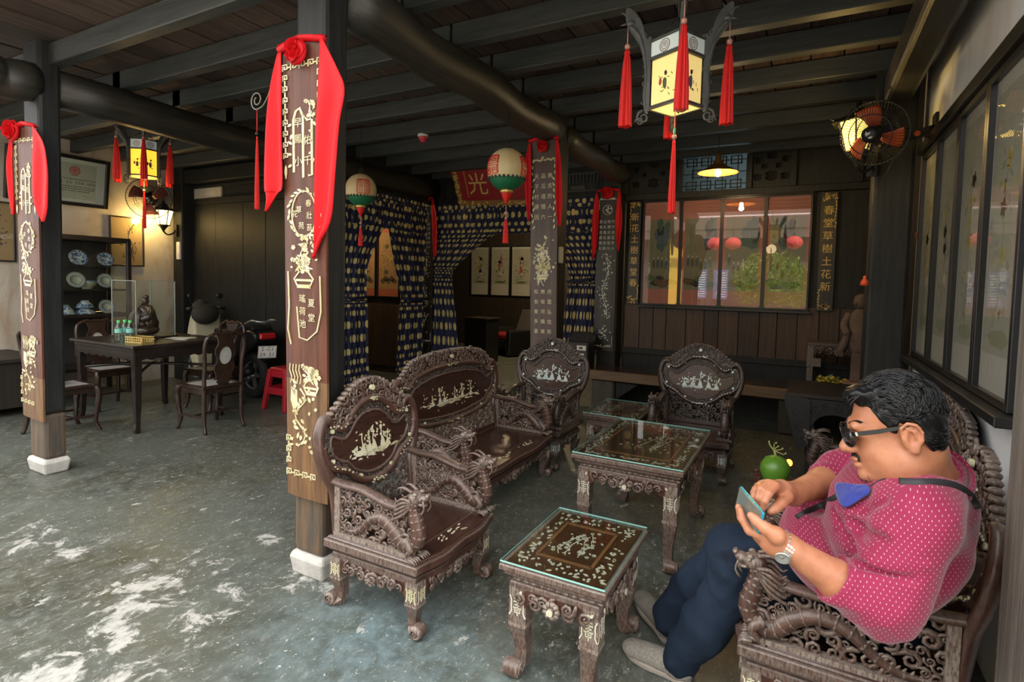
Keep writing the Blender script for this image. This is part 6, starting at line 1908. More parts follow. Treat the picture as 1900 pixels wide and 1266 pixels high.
for s_, v, r_ in ((-.12, -.09, .04), (-.06, -.05, .03), (.02, -.05, .035), (.10, -.07, .03)): scroll(m, s_, v, r_, PI/2, 1.5, .004, .016, 1)
m.build('carved_apron', BLKF, T)
for x in (-.16, .20):
    for y in (-.32, .32): m = MB(); m.box(x-.025, x+.025, y-.025, y+.025, 0, .60); m.build('leg', BLKF, T, .006)
# inner room
T = thing('low_sofa', 'black wooden sofa with a red cushion seen through the wide doorway', 'sofa', (-5.10, 9.55, 0), R(-25))
m = MB(); m.box(-.42, .42, -.38, .40, .14, .30); m.build('base', BLKP, T, .02)
m = MB(FRONT(0, -.40, 0)); m.prism(spl([(.34, .02), (.34, .42), (.38, .50), (.46, .50), (.48, .40), (.46, .02)], 3)[::-1], -.78, 0); m.build('armrest', BLKP, T, .02)
m = MB(FRONT(0, -.40, 0)); m.prism(spl([(-.46, .02), (-.48, .40), (-.46, .50), (-.38, .50), (-.34, .42), (-.34, .02)], 3)[::-1], -.78, 0); m.build('armrest', BLKP, T, .02)
m = MB(); m.add([(-.34, .30, .28), (.34, .30, .28), (.34, .52, .86), (-.34, .52, .86), (-.34, .38, .28), (.34, .38, .28), (.34, .60, .86), (-.34, .60, .86)], [(0, 1, 2, 3), (7, 6, 5, 4), (0, 3, 7, 4), (1, 5, 6, 2), (3, 2, 6, 7)]); m.build('back', mat('grey_glossy_back', (.10, .10, .095), .3), T, .01)
m = MB(); m.box(-.33, .33, -.36, .32, .30, .42); m.build('cushion', mat('dark_red_cushion', (.30, .012, .02), .6), T, .04, 3)
m = MB(FRONT(0, -.405, .2)); 
for i in range(8): scroll(m, -.33+.095*i, .0, .035, i, 1.3, .006, 0, 1 if i % 2 else -1)
m.build('front_carving', BLKP, T)
T = thing('side_cabinet', 'narrow black cabinet just inside the wide doorway', 'cabinet', (-4.98, 8.25, 0))
m = MB(); m.box(-.24, .20, -.22, .22, 0, .76); m.build('cabinet_body', BLKP, T, .006)
m = MB(); m.box(-.26, .22, -.24, .24, .76, .785); m.build('cabinet_top', DARKF, T, .006)
m = MB(FRONT(-.02, -.222, 0)); m.box(-.20, -.005, .08, .72, 0, .008); m.box(.005, .20, .08, .72, 0, .008); m.build('door', BLKP, T, .004)
lamp('inner_room_lamp', (-4.2, 8.6, 2.35), 60, (1, .74, .42), .12)
lamp('left_inner_room_lamp', (-6.0, 5.6, 2.3), 16, (1, .70, .40), .12)

# ------------------------------------------------------------------ coconut, tray and little lamp beside the man
T = thing('lattice_tray', 'red brown lattice sided tray holding the coconut cup', 'tray', (-.10, 3.09, .3385), R(8))
RB = mat('red_brown_lattice', (.075, .022, .018), .4)
m = MB(); m.box(-.075, .075, -.11, .11, 0, .008); m.build('tray_base', RB, T)
m = MB()
for s_ in (-1, 1):
    for z in (.0, .062): m.box(-.078, .078, s_*.11-.005, s_*.11+.005, z, z+.009); m.box(s_*.075-.005, s_*.075+.005, -.115, .115, z, z+.009)
    for i in range(7): m.box(-.075+.024*i, -.069+.024*i, s_*.11-.003, s_*.11+.003, 0, .065)
    for i in range(10): m.box(s_*.075-.003, s_*.075+.003, -.11+.024*i, -.104+.024*i, 0, .065)
    m.box(-.075, .075, s_*.11-.003, s_*.11+.003, .03, .037); m.box(s_*.075-.003, s_*.075+.003, -.11, .11, .03, .037)
    for s2 in (-1, 1): m.lathe([(.011, 0), (.011, .07), (.007, .076), (.013, .084), (.013, .092), (0, .098)], 10, (s_*.075, s2*.11, 0))
m.build('lattice_rim', RB, T)
T = thing('enamel_cup', 'white enamel cup under the green coconut', 'cup', (-.095, 3.06, .347))
m = MB(); m.lathe([(0, 0), (.038, 0), (.050, .03), (.058, .075), (.055, .075), (.046, .032), (0, .01)], 20); m.build('cup_body', mat('speckled_white_enamel', (.55, .60, .60), .25, (.12, .12, .10), 22, (1, 1, 1), .62, .66), T)
T = thing('green_coconut', 'green coconut with a sprig of stalk sitting in the enamel cup', 'fruit', (-.095, 3.06, .405))
m = MB(); m.lathe([(0, 0), (.036, .008), (.060, .035), (.072, .075), (.068, .105), (.050, .135), (.022, .150), (0, .153)], 26); m.build('husk', mat('green_husk', (.080, .22, .018), .35, (.13, .28, .03), 4, spec=.6), T)
m = MB(); m.tube(spl([(0, 0, .15), (-.008, 0, .175), (-.028, 0, .20), (-.034, 0, .222)], 4), [.006]*4+[.004]*9, 6)
for a, b, z in ((.01, 0, .20), (.03, .01, .19), (.045, 0, .17), (.0, .01, .215)): m.tube([(-.008, 0, .175), (a-.01, b, z-.008), (a, b, z)], .0025, 5); m.ell((a, b, z), .005, 6, 4)
m.build('stalk', mat('pale_stalk', (.34, .36, .12), .6), T)
T = thing('prayer_lamp', 'small brass lamp with a glowing orange bulb beside the coconut', 'lamp', (-.035, 3.19, .3355))
m = MB(); m.lathe([(0, 0), (.026, 0), (.028, .02), (.016, .035), (.02, .05), (.014, .07), (.008, .075)], 14, mi=0); m.tube([(0, 0, .07), (0, 0, .135)], .004, 8, 1)
for i in range(8): m.ell((0, 0, .08+.007*i), .0055, 6, 4, None, 1)
m.build('stand', [DARKF, GOLDM], T)
m = MB(); m.ell((0, 0, .157), (.017, .017, .019), 14, 8); m.build('bulb', mat('orange_glow', (1, .3, .05), .4, emit=((1, .24, .03), 3.0)), T)
lamp('prayer_lamp_glow', (-.035, 3.165, .50), .25, (1, .35, .08), .02)

# ------------------------------------------------------------------ courtyard behind the camera (seen in the picture glass)
m = MB(); m.box(-16, 12, -9.3, -9, -.1, 3.6)
structure(m.build('wall_courtyard', plaster('ochre_courtyard_wall', (.075, .065, .048), (.055, .048, .034), (.035, .032, .026))))
m = MB(); m.add([(-16, -8.4, 3.2), (12, -8.4, 3.2), (12, -12, 5.2), (-16, -12, 5.2)], [(0, 1, 2, 3)])
roof = structure(m.build('roof_courtyard', mat('old_roof_tile', (.10, .06, .045), .8, (.06, .045, .035), 3, (8, 1, 1))))
m = MB(); m.box(-3.85, -3.47, -5.1, -5.0, -.02, 3.0); tag(m.build('gate_pillar', mat('yellow_limewash', (.75, .47, .06), .8)), 'yellow limewashed gate pillar out in the courtyard', 'pillar')
for i, (x, y) in enumerate(((-2.36, -4.0), (-1.88, -4.1), (-.33, -4.0))):
    T = thing('courtyard_lantern', 'red paper lantern hanging out in the courtyard, %s' % ('left of the close pair', 'right of the close pair', 'alone over the bush')[i], 'lantern', (x, y, 2.68), 0, 'red courtyard lanterns')
    m = MB(); m.ell((0, 0, 0), (.22, .22, .18), 16, 10); m.build('paper_globe', mat('red_paper', (.75, .06, .06), .6) if i == 0 else bpy.data.materials['red_paper'], T)
    m = MB(); m.tube([(0, 0, .17), (0, 0, .75)], .006, 5); m.build('cord', IRON, T)
T = thing('lantern_wire', 'thin wire rail for the courtyard lanterns', 'rail', (0, 0, 0)); m = MB(); m.box(-4.2, 1.0, -4.15, -3.95, 3.43, 3.47); m.build('rail', WPL, T); m = MB(); m.box(-4.2, -4.14, -4.1, -4.0, -.02, 3.45); m.box(.94, 1.0, -4.1, -4.0, -.02, 3.45); m.build('rail_posts', WPL, T)
for i, x in enumerate((-2.74, -2.16)):
    T = thing('menu_board', 'dark notice board on an easel in the courtyard, %s one' % ('left', 'right')[i], 'board', (x, -4, -.02), R(180))
    m = MB(); m.box(-.2, .2, -.02, .02, 1.10, 1.95); m.build('panel', mat('blue_grey_notice', (.14, .16, .30), .6) if i == 0 else bpy.data.materials['blue_grey_notice'], T)
    m = MB(FRONT(0, -.021, 0)); rg = random.Random(i)
    for k_ in range(11): m.box(-.16, -.16+rg.uniform(.1, .32), 1.16+.068*k_, 1.185+.068*k_, 0, .002)
    m.build('pale_lines', WPL, T, kind='stuff')
    m = MB(); m.bar((-.16, 0, 1.1), (-.2, .1, 0), .04, .03); m.bar((.16, 0, 1.1), (.2, .1, 0), .04, .03); m.bar((0, .05, 1.3), (0, .4, 0), .03, .03); m.build('easel', RB, T)
T = thing('courtyard_bush', 'round yellow green bush in a pot out in the courtyard', 'bush', (-.84, -4.1, -.02))
m = MB(); m.lathe([(0, 0), (.35, 0), (.45, .5), (.42, .5), (0, .42)], 18); m.build('pot', STONE, T)
m = MB(); rg = random.Random(31)
for i in range(2600):
    a, b = rg.uniform(0, 2*PI), math.acos(rg.uniform(-.7, 1))
    q = rg.uniform(.75, 1)*(1+.12*sin(3*a))
    p = V((.95*q*sin(b)*cos(a), .85*q*sin(b)*sin(a), 1.55+.85*q*cos(b)))
    d = V((rg.gauss(0, 1), rg.gauss(0, 1), rg.gauss(0, 1))).normalized(); e = d.orthogonal().normalized()
    m.add([p, p+d*.07+e*.025, p+d*.14, p+d*.07-e*.025], [(0, 1, 2, 3)])
m.build('foliage', mat('yellow_green_leaf', (.30, .36, .03), .5, (.16, .26, .03), 3), T, kind='stuff')
# ------------------------------------------------------------------ the seated man
class Field:
    """signed distance grid, meshed with surface nets"""
    def __init__(s, lo, hi, h):
        s.lo, s.h = np.array(lo, float), h
        s.n = np.ceil((np.array(hi)-s.lo)/h).astype(int)+1
        s.a = np.full(s.n, .3, np.float32)
    def _reg(s, lo, hi):
        i0 = np.clip(np.floor((lo-s.lo)/s.h).astype(int), 0, s.n)
        i1 = np.clip(np.ceil((hi-s.lo)/s.h).astype(int)+1, 0, s.n)
        sl = tuple(slice(a, b) for a, b in zip(i0, i1))
        ax = [s.lo[k]+s.h*np.arange(i0[k], i1[k]) for k in range(3)]
        return sl, np.meshgrid(*ax, indexing='ij', sparse=True)
    def _put(s, sl, d, k, sub):
        a = s.a[sl]
        if sub:
            h = np.clip(.5-.5*(a+d)/k, 0, 1)
            s.a[sl] = a*(1-h)-d*h+k*h*(1-h)
        else:
            h = np.clip(.5+.5*(a-d)/k, 0, 1)
            s.a[sl] = a*(1-h)+d*h-k*h*(1-h)
    def rc(s, p, q, r0, r1=None, k=.012, sub=False):
        r1 = r0 if r1 is None else r1
        p, q = np.array(p, float), np.array(q, float)
        m = max(r0, r1)+k*1.5+.03
        sl, (X, Y, Z) = s._reg(np.minimum(p, q)-m, np.maximum(p, q)+m)
        d = q-p
        L = max(d@d, 1e-12)
        t = np.clip(((X-p[0])*d[0]+(Y-p[1])*d[1]+(Z-p[2])*d[2])/L, 0, 1)
        D = np.sqrt((X-p[0]-t*d[0])**2+(Y-p[1]-t*d[1])**2+(Z-p[2]-t*d[2])**2)-(r0+(r1-r0)*t)
        s._put(sl, D, k, sub)
    def chain(s, pts, rs, k=.006):
        for i in range(len(pts)-1): s.rc(pts[i], pts[i+1], rs[i], rs[i+1], k)
    def el(s, c, r, k=.012, rot=None, sub=False):
        c, r = np.array(c, float), np.array(r, float)
        m = max(r)+k*1.5+.03
        sl, (X, Y, Z) = s._reg(c-m, c+m)
        x, y, z = X-c[0], Y-c[1], Z-c[2]
        if rot is not None:
            q = np.array(rot)
            x, y, z = x*q[0, 0]+y*q[1, 0]+z*q[2, 0], x*q[0, 1]+y*q[1, 1]+z*q[2, 1], x*q[0, 2]+y*q[1, 2]+z*q[2, 2]
        k0 = np.sqrt((x/r[0])**2+(y/r[1])**2+(z/r[2])**2)
        k1 = np.sqrt((x/r[0]**2)**2+(y/r[1]**2)**2+(z/r[2]**2)**2)+1e-9
        s._put(sl, k0*(k0-1)/k1, k, sub)
    def wave(s, amp, f0, f1, n, seed, st=(1, 1, 1)):
        rg = np.random.RandomState(seed)
        sl, (X, Y, Z) = s._reg(s.lo, s.lo+s.h*s.n)
        w = 0
        for i in range(n):
            d = rg.normal(size=3)*np.array(st); d /= np.linalg.norm(d)
            f = f0*(f1/f0)**(i/max(1, n-1))
            w = w+np.sin((X*d[0]+Y*d[1]+Z*d[2])*f+rg.uniform(0, 6.3)+1.3*np.sin((X*d[1]-Y*d[0]+Z*.5)*f*.4))/(1+i*.25)
        s.a += (amp*w).astype(np.float32)
    def fold(s, amp, f0, f1, n, seed, st=(1, 1, 1)):
        rg = np.random.RandomState(seed)
        sl, (X, Y, Z) = s._reg(s.lo, s.lo+s.h*s.n)
        w = 0
        for i in range(n):
            d = rg.normal(size=3)*np.array(st); d /= np.linalg.norm(d)
            f = f0*(f1/f0)**(i/max(1, n-1))
            b = np.sin((X*d[0]+Y*d[1]+Z*d[2])*f+rg.uniform(0, 6.3)+1.1*np.sin((X*d[2]-Y*d[0]+Z*d[1])*f*.5+i))
            e_ = rg.normal(size=3); g = np.clip(np.sin(X*e_[0]*8+Y*e_[1]*8+Z*e_[2]*8+i)*1.2, 0, 1)
            w = w+(np.abs(b)-.5)*g/(1+i*.2)
        s.a += (amp*w).astype(np.float32)
    def val(s, p):
        g = (np.array(p)-s.lo)/s.h
        i = np.floor(g).astype(int)
        if (i < 0).any() or (i >= s.n-1).any(): return .3
        f = g-i
        c = s.a[i[0]:i[0]+2, i[1]:i[1]+2, i[2]:i[2]+2]
        c = c[0]*(1-f[0])+c[1]*f[0]; c = c[0]*(1-f[1])+c[1]*f[1]
        return float(c[0]*(1-f[2])+c[1]*f[2])
    def hit(s, x, y, z0=1.0, z1=2.2):
        for dy in range(0, 80, 5):
            t_ = z0
            while t_ < z1:
                if s.val(Q(x, y+dy, t_)) < 0: return Q(x, y+dy, t_)
                t_ += .004
        return Q(x, y, 1.45)
    def mesh(s):
        a = s.a
        ins = a < 0
        n = np.array(a.shape)-1
        cor = [(i, j, k) for i in (0, 1) for j in (0, 1) for k in (0, 1)]
        cnt = np.zeros(n, np.int8)
        for c in cor: cnt += ins[c[0]:c[0]+n[0], c[1]:c[1]+n[1], c[2]:c[2]+n[2]]
        I, J, K = np.nonzero((cnt > 0) & (cnt < 8))
        val = np.stack([a[I+c[0], J+c[1], K+c[2]] for c in cor], 1)
        acc = np.zeros((len(I), 3)); num = np.zeros(len(I))
        for p in range(8):
            for q in range(p+1, 8):
                dd = np.array(cor[q])-np.array(cor[p])
                if np.abs(dd).sum() != 1: continue
                va, vb = val[:, p], val[:, q]
                m = (va < 0) != (vb < 0)
                t_ = np.where(m, va/np.where(m, va-vb, 1), 0)
                acc += m[:, None]*(np.array(cor[p])+t_[:, None]*dd); num += m
        V_ = s.lo+s.h*(np.stack([I, J, K], 1)+acc/num[:, None])
        idx = np.full(n, -1, np.int64); idx[I, J, K] = np.arange(len(I))
        F_ = []
        for ax in range(3):
            o = [1 if q == ax else 0 for q in range(3)]
            A = ins[:a.shape[0]-o[0], :a.shape[1]-o[1], :a.shape[2]-o[2]]
            B = ins[o[0]:, o[1]:, o[2]:]
            g = np.array(np.nonzero(A != B)).T
            b, c = [q for q in range(3) if q != ax]
            g = g[(g[:, b] > 0) & (g[:, c] > 0) & (g[:, b] < n[b]) & (g[:, c] < n[c])]
            fl = A[g[:, 0], g[:, 1], g[:, 2]]
            def at_(db, dc):
                h = g.copy(); h[:, b] -= db; h[:, c] -= dc
                return idx[h[:, 0], h[:, 1], h[:, 2]]
            q = np.stack([at_(1, 1), at_(0, 1), at_(0, 0), at_(1, 0)], 1)
            if ax == 1: fl = ~fl
            q = np.where(fl[:, None], q, q[:, ::-1])
            F_.append(q)
        F_ = np.concatenate(F_)
        return V_, F_[(F_ >= 0).all(1)]
def np_mesh(name, parts, mats, parent=None, smooth=2):
    vs = np.concatenate([p[0] for p in parts])
    off, fs = 0, []
    for v, f in parts: fs.append(f+off); off += len(v)
    fs = np.concatenate(fs)
    for _ in range(smooth):
        acc = np.zeros_like(vs); num = np.zeros(len(vs))
        for a, b in ((0, 1), (1, 2), (2, 3), (3, 0)):
            for p, q in ((a, b), (b, a)):
                np.add.at(acc, fs[:, p], vs[fs[:, q]]); np.add.at(num, fs[:, p], 1)
        vs = vs*.5+.5*acc/np.maximum(num, 1)[:, None]
    me = bpy.data.meshes.new(name)
    me.vertices.add(len(vs)); me.vertices.foreach_set('co', vs.astype(np.float32).ravel())
    me.loops.add(len(fs)*4); me.loops.foreach_set('vertex_index', fs.astype(np.int32).ravel())
    me.polygons.add(len(fs)); me.polygons.foreach_set('loop_start', np.arange(0, len(fs)*4, 4, dtype=np.int32))
    me.update(calc_edges=True); me.validate()
    me.polygons.foreach_set('use_smooth', np.ones(len(me.polygons), bool))
    me.materials.append(mats)
    o = bpy.data.objects.new(name, me)
    C.objects.link(o)
    if parent is not None: o.parent = parent
    return o
t = NT('tan_skin')
v = t.coords()
c = t.mix(t.ramp(t.noise(v, 26, 5, .6), .35, .68), (.50, .215, .115), (.40, .150, .078))
c = t.mix(t.math('MULTIPLY', t.ramp(t.noise(v, 7, 3), .5, .7), .5), c, (.56, .26, .16))
t.link(c, t.b.inputs['Base Color'])
t.b.inputs['Roughness'].default_value = .42
t.b.inputs['Subsurface Weight'].default_value = .12
t.b.inputs['Subsurface Radius'].default_value = (.012, .005, .003)
t.bump(t.noise(v, 320, 3), .12, .002)
SKIN = t.m
# shirt cloth: magenta with staggered white ticks
t = NT('magenta_ticked_cloth')
ps = t.n('SeparateXYZ', {0: t.coords()})
nm = t.n('SeparateXYZ', {0: t.n('NewGeometry').outputs['Normal']})
side = t.math('GREATER_THAN', t.math('ABSOLUTE', nm.outputs[0]), t.math('MULTIPLY', t.math('ABSOLUTE', nm.outputs[1]), 1.5))
hor = t.math('ADD', t.math('MULTIPLY', side, ps.outputs[1]), t.math('MULTIPLY', t.math('SUBTRACT', 1, side), ps.outputs[0]))
wob = t.math('MULTIPLY', t.noise(t.coords(), 6, 2), .03)
u_ = t.math('DIVIDE', t.math('ADD', hor, wob), .0112)
v_ = t.math('DIVIDE', t.math('ADD', ps.outputs[2], wob), .0086)
u_ = t.math('ADD', u_, t.math('MULTIPLY', t.math('MODULO', t.math('ABSOLUTE', t.math('FLOOR', v_)), 2.0), .5))
du = t.math('ABSOLUTE', t.math('SUBTRACT', t.math('FRACT', u_), .5)); dv = t.math('ABSOLUTE', t.math('SUBTRACT', t.math('FRACT', v_), .5))
tick = t.math('MULTIPLY', t.math('LESS_THAN', du, .068), t.math('LESS_THAN', dv, .19))
c = t.mix(t.math('MULTIPLY', tick, .85), (.26, .004, .052), (.58, .36, .43))
t.link(c, t.b.inputs['Base Color'])
t.b.inputs['Roughness'].default_value = .75
t.b.inputs['Sheen Weight'].default_value = .25
SHIRT = t.m
NAVY = mat('navy_trouser_cloth', (.008, .016, .033), .85, (.014, .026, .050), 6, spec=.25)
HAIRM = mat('black_greying_hair', (.0050, .0052, .0062), .36, (.020, .021, .025), 60, (1, 1, 1), .58, .78, spec=.35)
SHOEM = mat('grey_knit', (.34, .315, .275), .9, (.22, .20, .175), 130, bump=.6, bs=150)
SOLEM = mat('grey_rubber_sole', (.32, .28, .24), .7)
BLKC = mat('black_webbing', (.022, .02, .024), .6)

HC = np.array((.212, 1.630, 1.068))
fw_ = V((-.975, -.10, -.27)).normalized()
lf_ = V((0, 0, 1)).cross(fw_); lf_ = V((lf_.x, lf_.y, lf_.z+.04)).normalized()
up_ = fw_.cross(lf_).normalized(); lf_ = up_.cross(fw_)
HR = np.array((fw_, lf_, up_)).T                      # columns: forward, left, up
hw = lambda p: HC+HR @ np.array(p, float)
def T3(*a): return np.array(Q(*a))
# ---- skin: head and neck, arms and hands
Fh = Field((-.02, 1.42, .74), (.50, 1.92, 1.26), .0030)
E_ = lambda c, r, k=.012, sub=False: Fh.el(hw(c), r, k, HR, sub)
E_((-.010, 0, .034), (.091, .079, .090))
E_((.036, 0, -.036), (.064, .064, .088), .03)
E_((.030, 0, -.086), (.056, .062, .046), .03)
for s_ in (-1, 1):
    E_((.034, s_*.042, -.058), (.038, .032, .042), .02)
    E_((.010, s_*.050, -.085), (.040, .030, .040), .02)
E_((.004, 0, -.118), (.062, .060, .042), .03)
Fh.rc(hw((.086, -.034, .020)), hw((.086, .034, .020)), .013, .013, .016)
Fh.rc(hw((.094, 0, .008)), hw((.117, 0, -.034)), .0085, .0155, .010)
for s_ in (-1, 1): E_((.106, s_*.0155, -.037), (.014, .011, .011), .006)
E_((.101, 0, -.064), (.012, .025, .008), .006)
E_((.099, 0, -.079), (.012, .022, .0095), .006)
Fh.rc(hw((.115, -.018, -.0715)), hw((.115, .018, -.0715)), .0045, .0045, .003, True)
E_((.083, 0, -.106), (.024, .028, .020), .014)
for s_ in (-1, 1):
    E_((.104, s_*.033, .000), (.017, .019, .012), .010, True)
    E_((.078, s_*.032, -.001), (.016, .016, .0115), .004)
    E_((.110, s_*.008, -.043), (.004, .0035, .003), .002, True)
    er = np.array((M.Rotation(R(-14), 3, 'Y')))
    Fh.el(hw((-.014, s_*.083, -.010)), (.022, .011, .034), .008, HR @ er)
    Fh.el(hw((-.012, s_*.094, -.008)), (.011, .009, .021), .005, HR @ er, True)
    Fh.el(hw((-.012, s_*.084, -.040)), (.011, .009, .011), .006, HR)
    Fh.el(hw((.004, s_*.084, -.014)), (.006, .006, .009), .004, HR)
    rim = [(.008, .082, -.002), (.006, .089, .014), (-.008, .094, .024), (-.024, .096, .018), (-.032, .096, .0), (-.028, .094, -.018), (-.018, .090, -.034)]
    Fh.chain([hw((a, s_*b, c)) for a, b, c in rim], [.0038]*7, .003)
    Fh.chain([hw((a, s_*b, c)) for a, b, c in ((-.006, .090, .012), (-.018, .091, .002), (-.018, .089, -.014))], [.0034]*3, .003)
neckb = np.array((.284, 1.705, .895))
Fh.rc(hw((-.030, 0, -.060)), neckb, .064, .076, .03)
Fh.rc(neckb, (.25, 1.72, .78), .085, .12, .05)
Fh.rc((.28, 1.60, .875), (.25, 1.86, .875), .055, .055, .05)
head_mesh = Fh.mesh()
Fl = Field((-.15, 1.33, .58), (.36, 1.62, .95), .0026)
shL, elL, wrL = np.array((.258, 1.55, .865)), np.array((.178, 1.500, .668)), T3(1460, 1014, 1.30)
Fl.rc(shL, elL, .050, .046, .02)
mid = elL*.62+wrL*.38
Fl.rc(elL, mid, .046, .046, .02); Fl.rc(mid, wrL, .046, .029, .02)
pa, pb = T3(1436, 1006, 1.302), T3(1414, 992, 1.335)
Fl.rc(wrL, pa, .027, .030, .02); Fl.rc(pa, pb, .028, .024, .015)
for i in range(4):
    ln = (1, 1.08, 1.0, .82)[i]
    p0 = T3(1415, 994-1.5*i, 1.302+.0195*i)
    ch = [p0, T3(1415-24*ln, 994-1.5*i-8*ln, 1.315+.0195*i), T3(1415-37*ln, 994-1.5*i-29*ln, 1.332+.0195*i), T3(1415-42*ln, 994-1.5*i-48*ln, 1.342+.0195*i)]
    Fl.chain(ch, (.0115, .0102, .0092, .0075), .004)
    Fl.rc(pa, p0, .018, .0125, .012)
thb = [T3(1441, 994, 1.272), T3(1420, 981, 1.276), T3(1404, 967, 1.288), T3(1393, 957, 1.296)]
Fl.chain(thb, (.0185, .0140, .0120, .0090), .006); Fl.rc(thb[0], pa, .018, .02, .012)
armL = Fl.mesh()
Fr = Field((-.16, 1.46, .70), (.34, 2.10, 1.0), .0026)
shR, elR, wrR = np.array((.255, 1.975, .90)), T3(1562, 884, 1.69), T3(1471, 917, 1.555)
Fr.rc(shR, elR, .055, .048, .02)
mid = elR*.6+wrR*.4
Fr.rc(elR, mid, .048, .043, .03); Fr.rc(mid, wrR, .043, .030, .02)
pc = T3(1450, 911, 1.505)
Fr.rc(wrR, pc, .029, .030, .02)
kn = [T3(1437, 902, 1.448), T3(1425, 899, 1.462), T3(1414, 901, 1.478), T3(1407, 908, 1.494)]
for i, q in enumerate(kn): Fr.rc(pc, q, .020, .0135, .014)
FR = [[(1426, 916, 1.425), (1419, 931, 1.420), (1416, 943, 1.425)], [(1412, 908, 1.440), (1408, 924, 1.436), (1412, 938, 1.446)], [(1403, 909, 1.462), (1400, 923, 1.458), (1406, 936, 1.464)], [(1399, 914, 1.484), (1398, 926, 1.480), (1404, 936, 1.482)]]
for i in range(4): Fr.chain([kn[i]]+[T3(*q) for q in FR[i]], (.0125, .0108, .0095, .0078) if i < 3 else (.0108, .0092, .0082, .007), .0035)
thr = [T3(1459, 922, 1.475), T3(1450, 934, 1.447), T3(1438, 944, 1.432), T3(1430, 949, 1.426)]
Fr.chain(thr, (.0185, .0145, .0122, .0092), .006)
armR = Fr.mesh()
# hidden core that joins the parts under the shirt
Fb = Field((-.10, 1.42, .30), (.52, 2.2, 1.0), .012)
for a, b, r0, r1 in (((.24, 2.0, .43), (.20, 1.88, .62), .09, .10), ((.20, 1.88, .62), (.235, 1.75, .80), .10, .08), ((.235, 1.75, .80), (.255, 1.58, .87), .07, .045), ((.235, 1.75, .80), (.245, 1.93, .87), .07, .045), ((.235, 1.75, .80), (.280, 1.71, .90), .06, .06)): Fb.rc(a, b, r0, r1, .04)
man = np_mesh('person', [head_mesh, armL, armR, Fb.mesh()], SKIN, None, 2)
tag(man, 'man in a magenta shirt, sunglasses and navy trousers, sitting and bent over a phone', 'person')
# ---- shirt
Fs = Field((-.12, 1.30, .34), (.56, 2.24, 1.06), .0048)
Fs.el((.125, 1.900, .655), (.165, .195, .172), .03)
Fs.el((.225, 1.745, .785), (.158, .225, .172), .05)
Fs.el((.235, 2.015, .520), (.125, .155, .16), .05)
Fs.el((.240, 1.665, .712), (.112, .155, .118), .05)
Fs.el((.285, 1.745, .800), (.110, .200, .165), .05)
Fs.rc((.262, 1.575, .885), (.250, 1.925, .885), .088, .085, .05)
Fs.rc((.262, 1.63, .905), (.285, 1.72, .955), .082, .062, .04)
Fs.rc((.290, 1.70, .86), (.287, 1.71, .925), .105, .078, .03)
shl = np.array((.258, 1.535, .880))
Fs.rc(shl, (.188, 1.496, .684), .086, .078, .022)
Fs.rc((.188, 1.496, .684), elL*.60+wrL*.40, .078, .064, .03)
Fs.rc((.258, 1.965, .885), elR, .085, .070, .05)
Fs.rc(elR, elR*.70+wrR*.30, .070, .060, .02)
Fs.wave(.0022, 9, 42, 9, 5, (1, 1, .7))
Fs.fold(.0075, 16, 34, 6, 21, (.7, .5, 1))
Fs.fold(.0035, 34, 70, 5, 23, (.8, .5, 1))
for a_, b_, r_ in (((1588, 1042), (1552, 985), .010), ((1600, 1050), (1690, 1075), .008), ((1640, 1000), (1560, 965), .007), ((1545, 950), (1590, 1010), .008), ((1500, 1000), (1560, 1045), .007), ((1640, 930), (1590, 960), .007)):
    Fs.rc(Fs.hit(*a_), Fs.hit(*b_), r_, r_*.5, .018, True)
for a_, b_, r_ in (((1605, 1030), (1575, 975), .008), ((1620, 1040), (1720, 1050), .008), ((1650, 985), (1570, 950), .007), ((1530, 960), (1570, 1020), .008)):
    Fs.rc(Fs.hit(*a_), Fs.hit(*b_), r_, r_*.5, .018)
# openings: neck and sleeve ends are cut square
Fs.rc(neckb+np.array((0, 0, -.01)), hw((-.03, 0, -.05)), .074, .082, .004, True)
ax = (wrL-elL)/np.linalg.norm(wrL-elL); e = elL*.58+wrL*.42
Fs.rc(e+ax*.075, e+ax*.16, .078, .08, .003, True)
ax = (wrR-elR)/np.linalg.norm(wrR-elR); e = elR*.66+wrR*.34
Fs.rc(e+ax*.075, e+ax*.16, .078, .08, .003, True)
np_mesh('shirt', [Fs.mesh()], SHIRT, man, 2)
# collar
m = MB()
cdir = (V(hw((-.03, 0, -.06)))-V(neckb)).normalized()
ca = V(fw_); ca = (ca-cdir*ca.dot(cdir)).normalized(); cb = cdir.cross(ca)
def collar(s_, t_):
    a = R(28)+s_*(2*PI-R(56))
    k_ = abs(2*s_-1)
    rr = .089+.012*sin(t_*PI)-.002*t_
    hgt = (.012+.078*(1-t_)*(1-.45*k_**3)) if t_ > .5 else (.012+.078*t_*(1-.45*k_**3))
    rr += (.012 if t_ > .5 else 0)*(t_-.5)*2
    return V(neckb)+cdir*(hgt+.020-.016*k_**2)+ca*(cos(a)*rr*1.04)+cb*(sin(a)*rr)
m.grid(collar, 44, 8)
o = m.build('shirt_collar', SHIRT, man); q = o.modifiers.new('t', 'SOLIDIFY'); q.thickness = .003
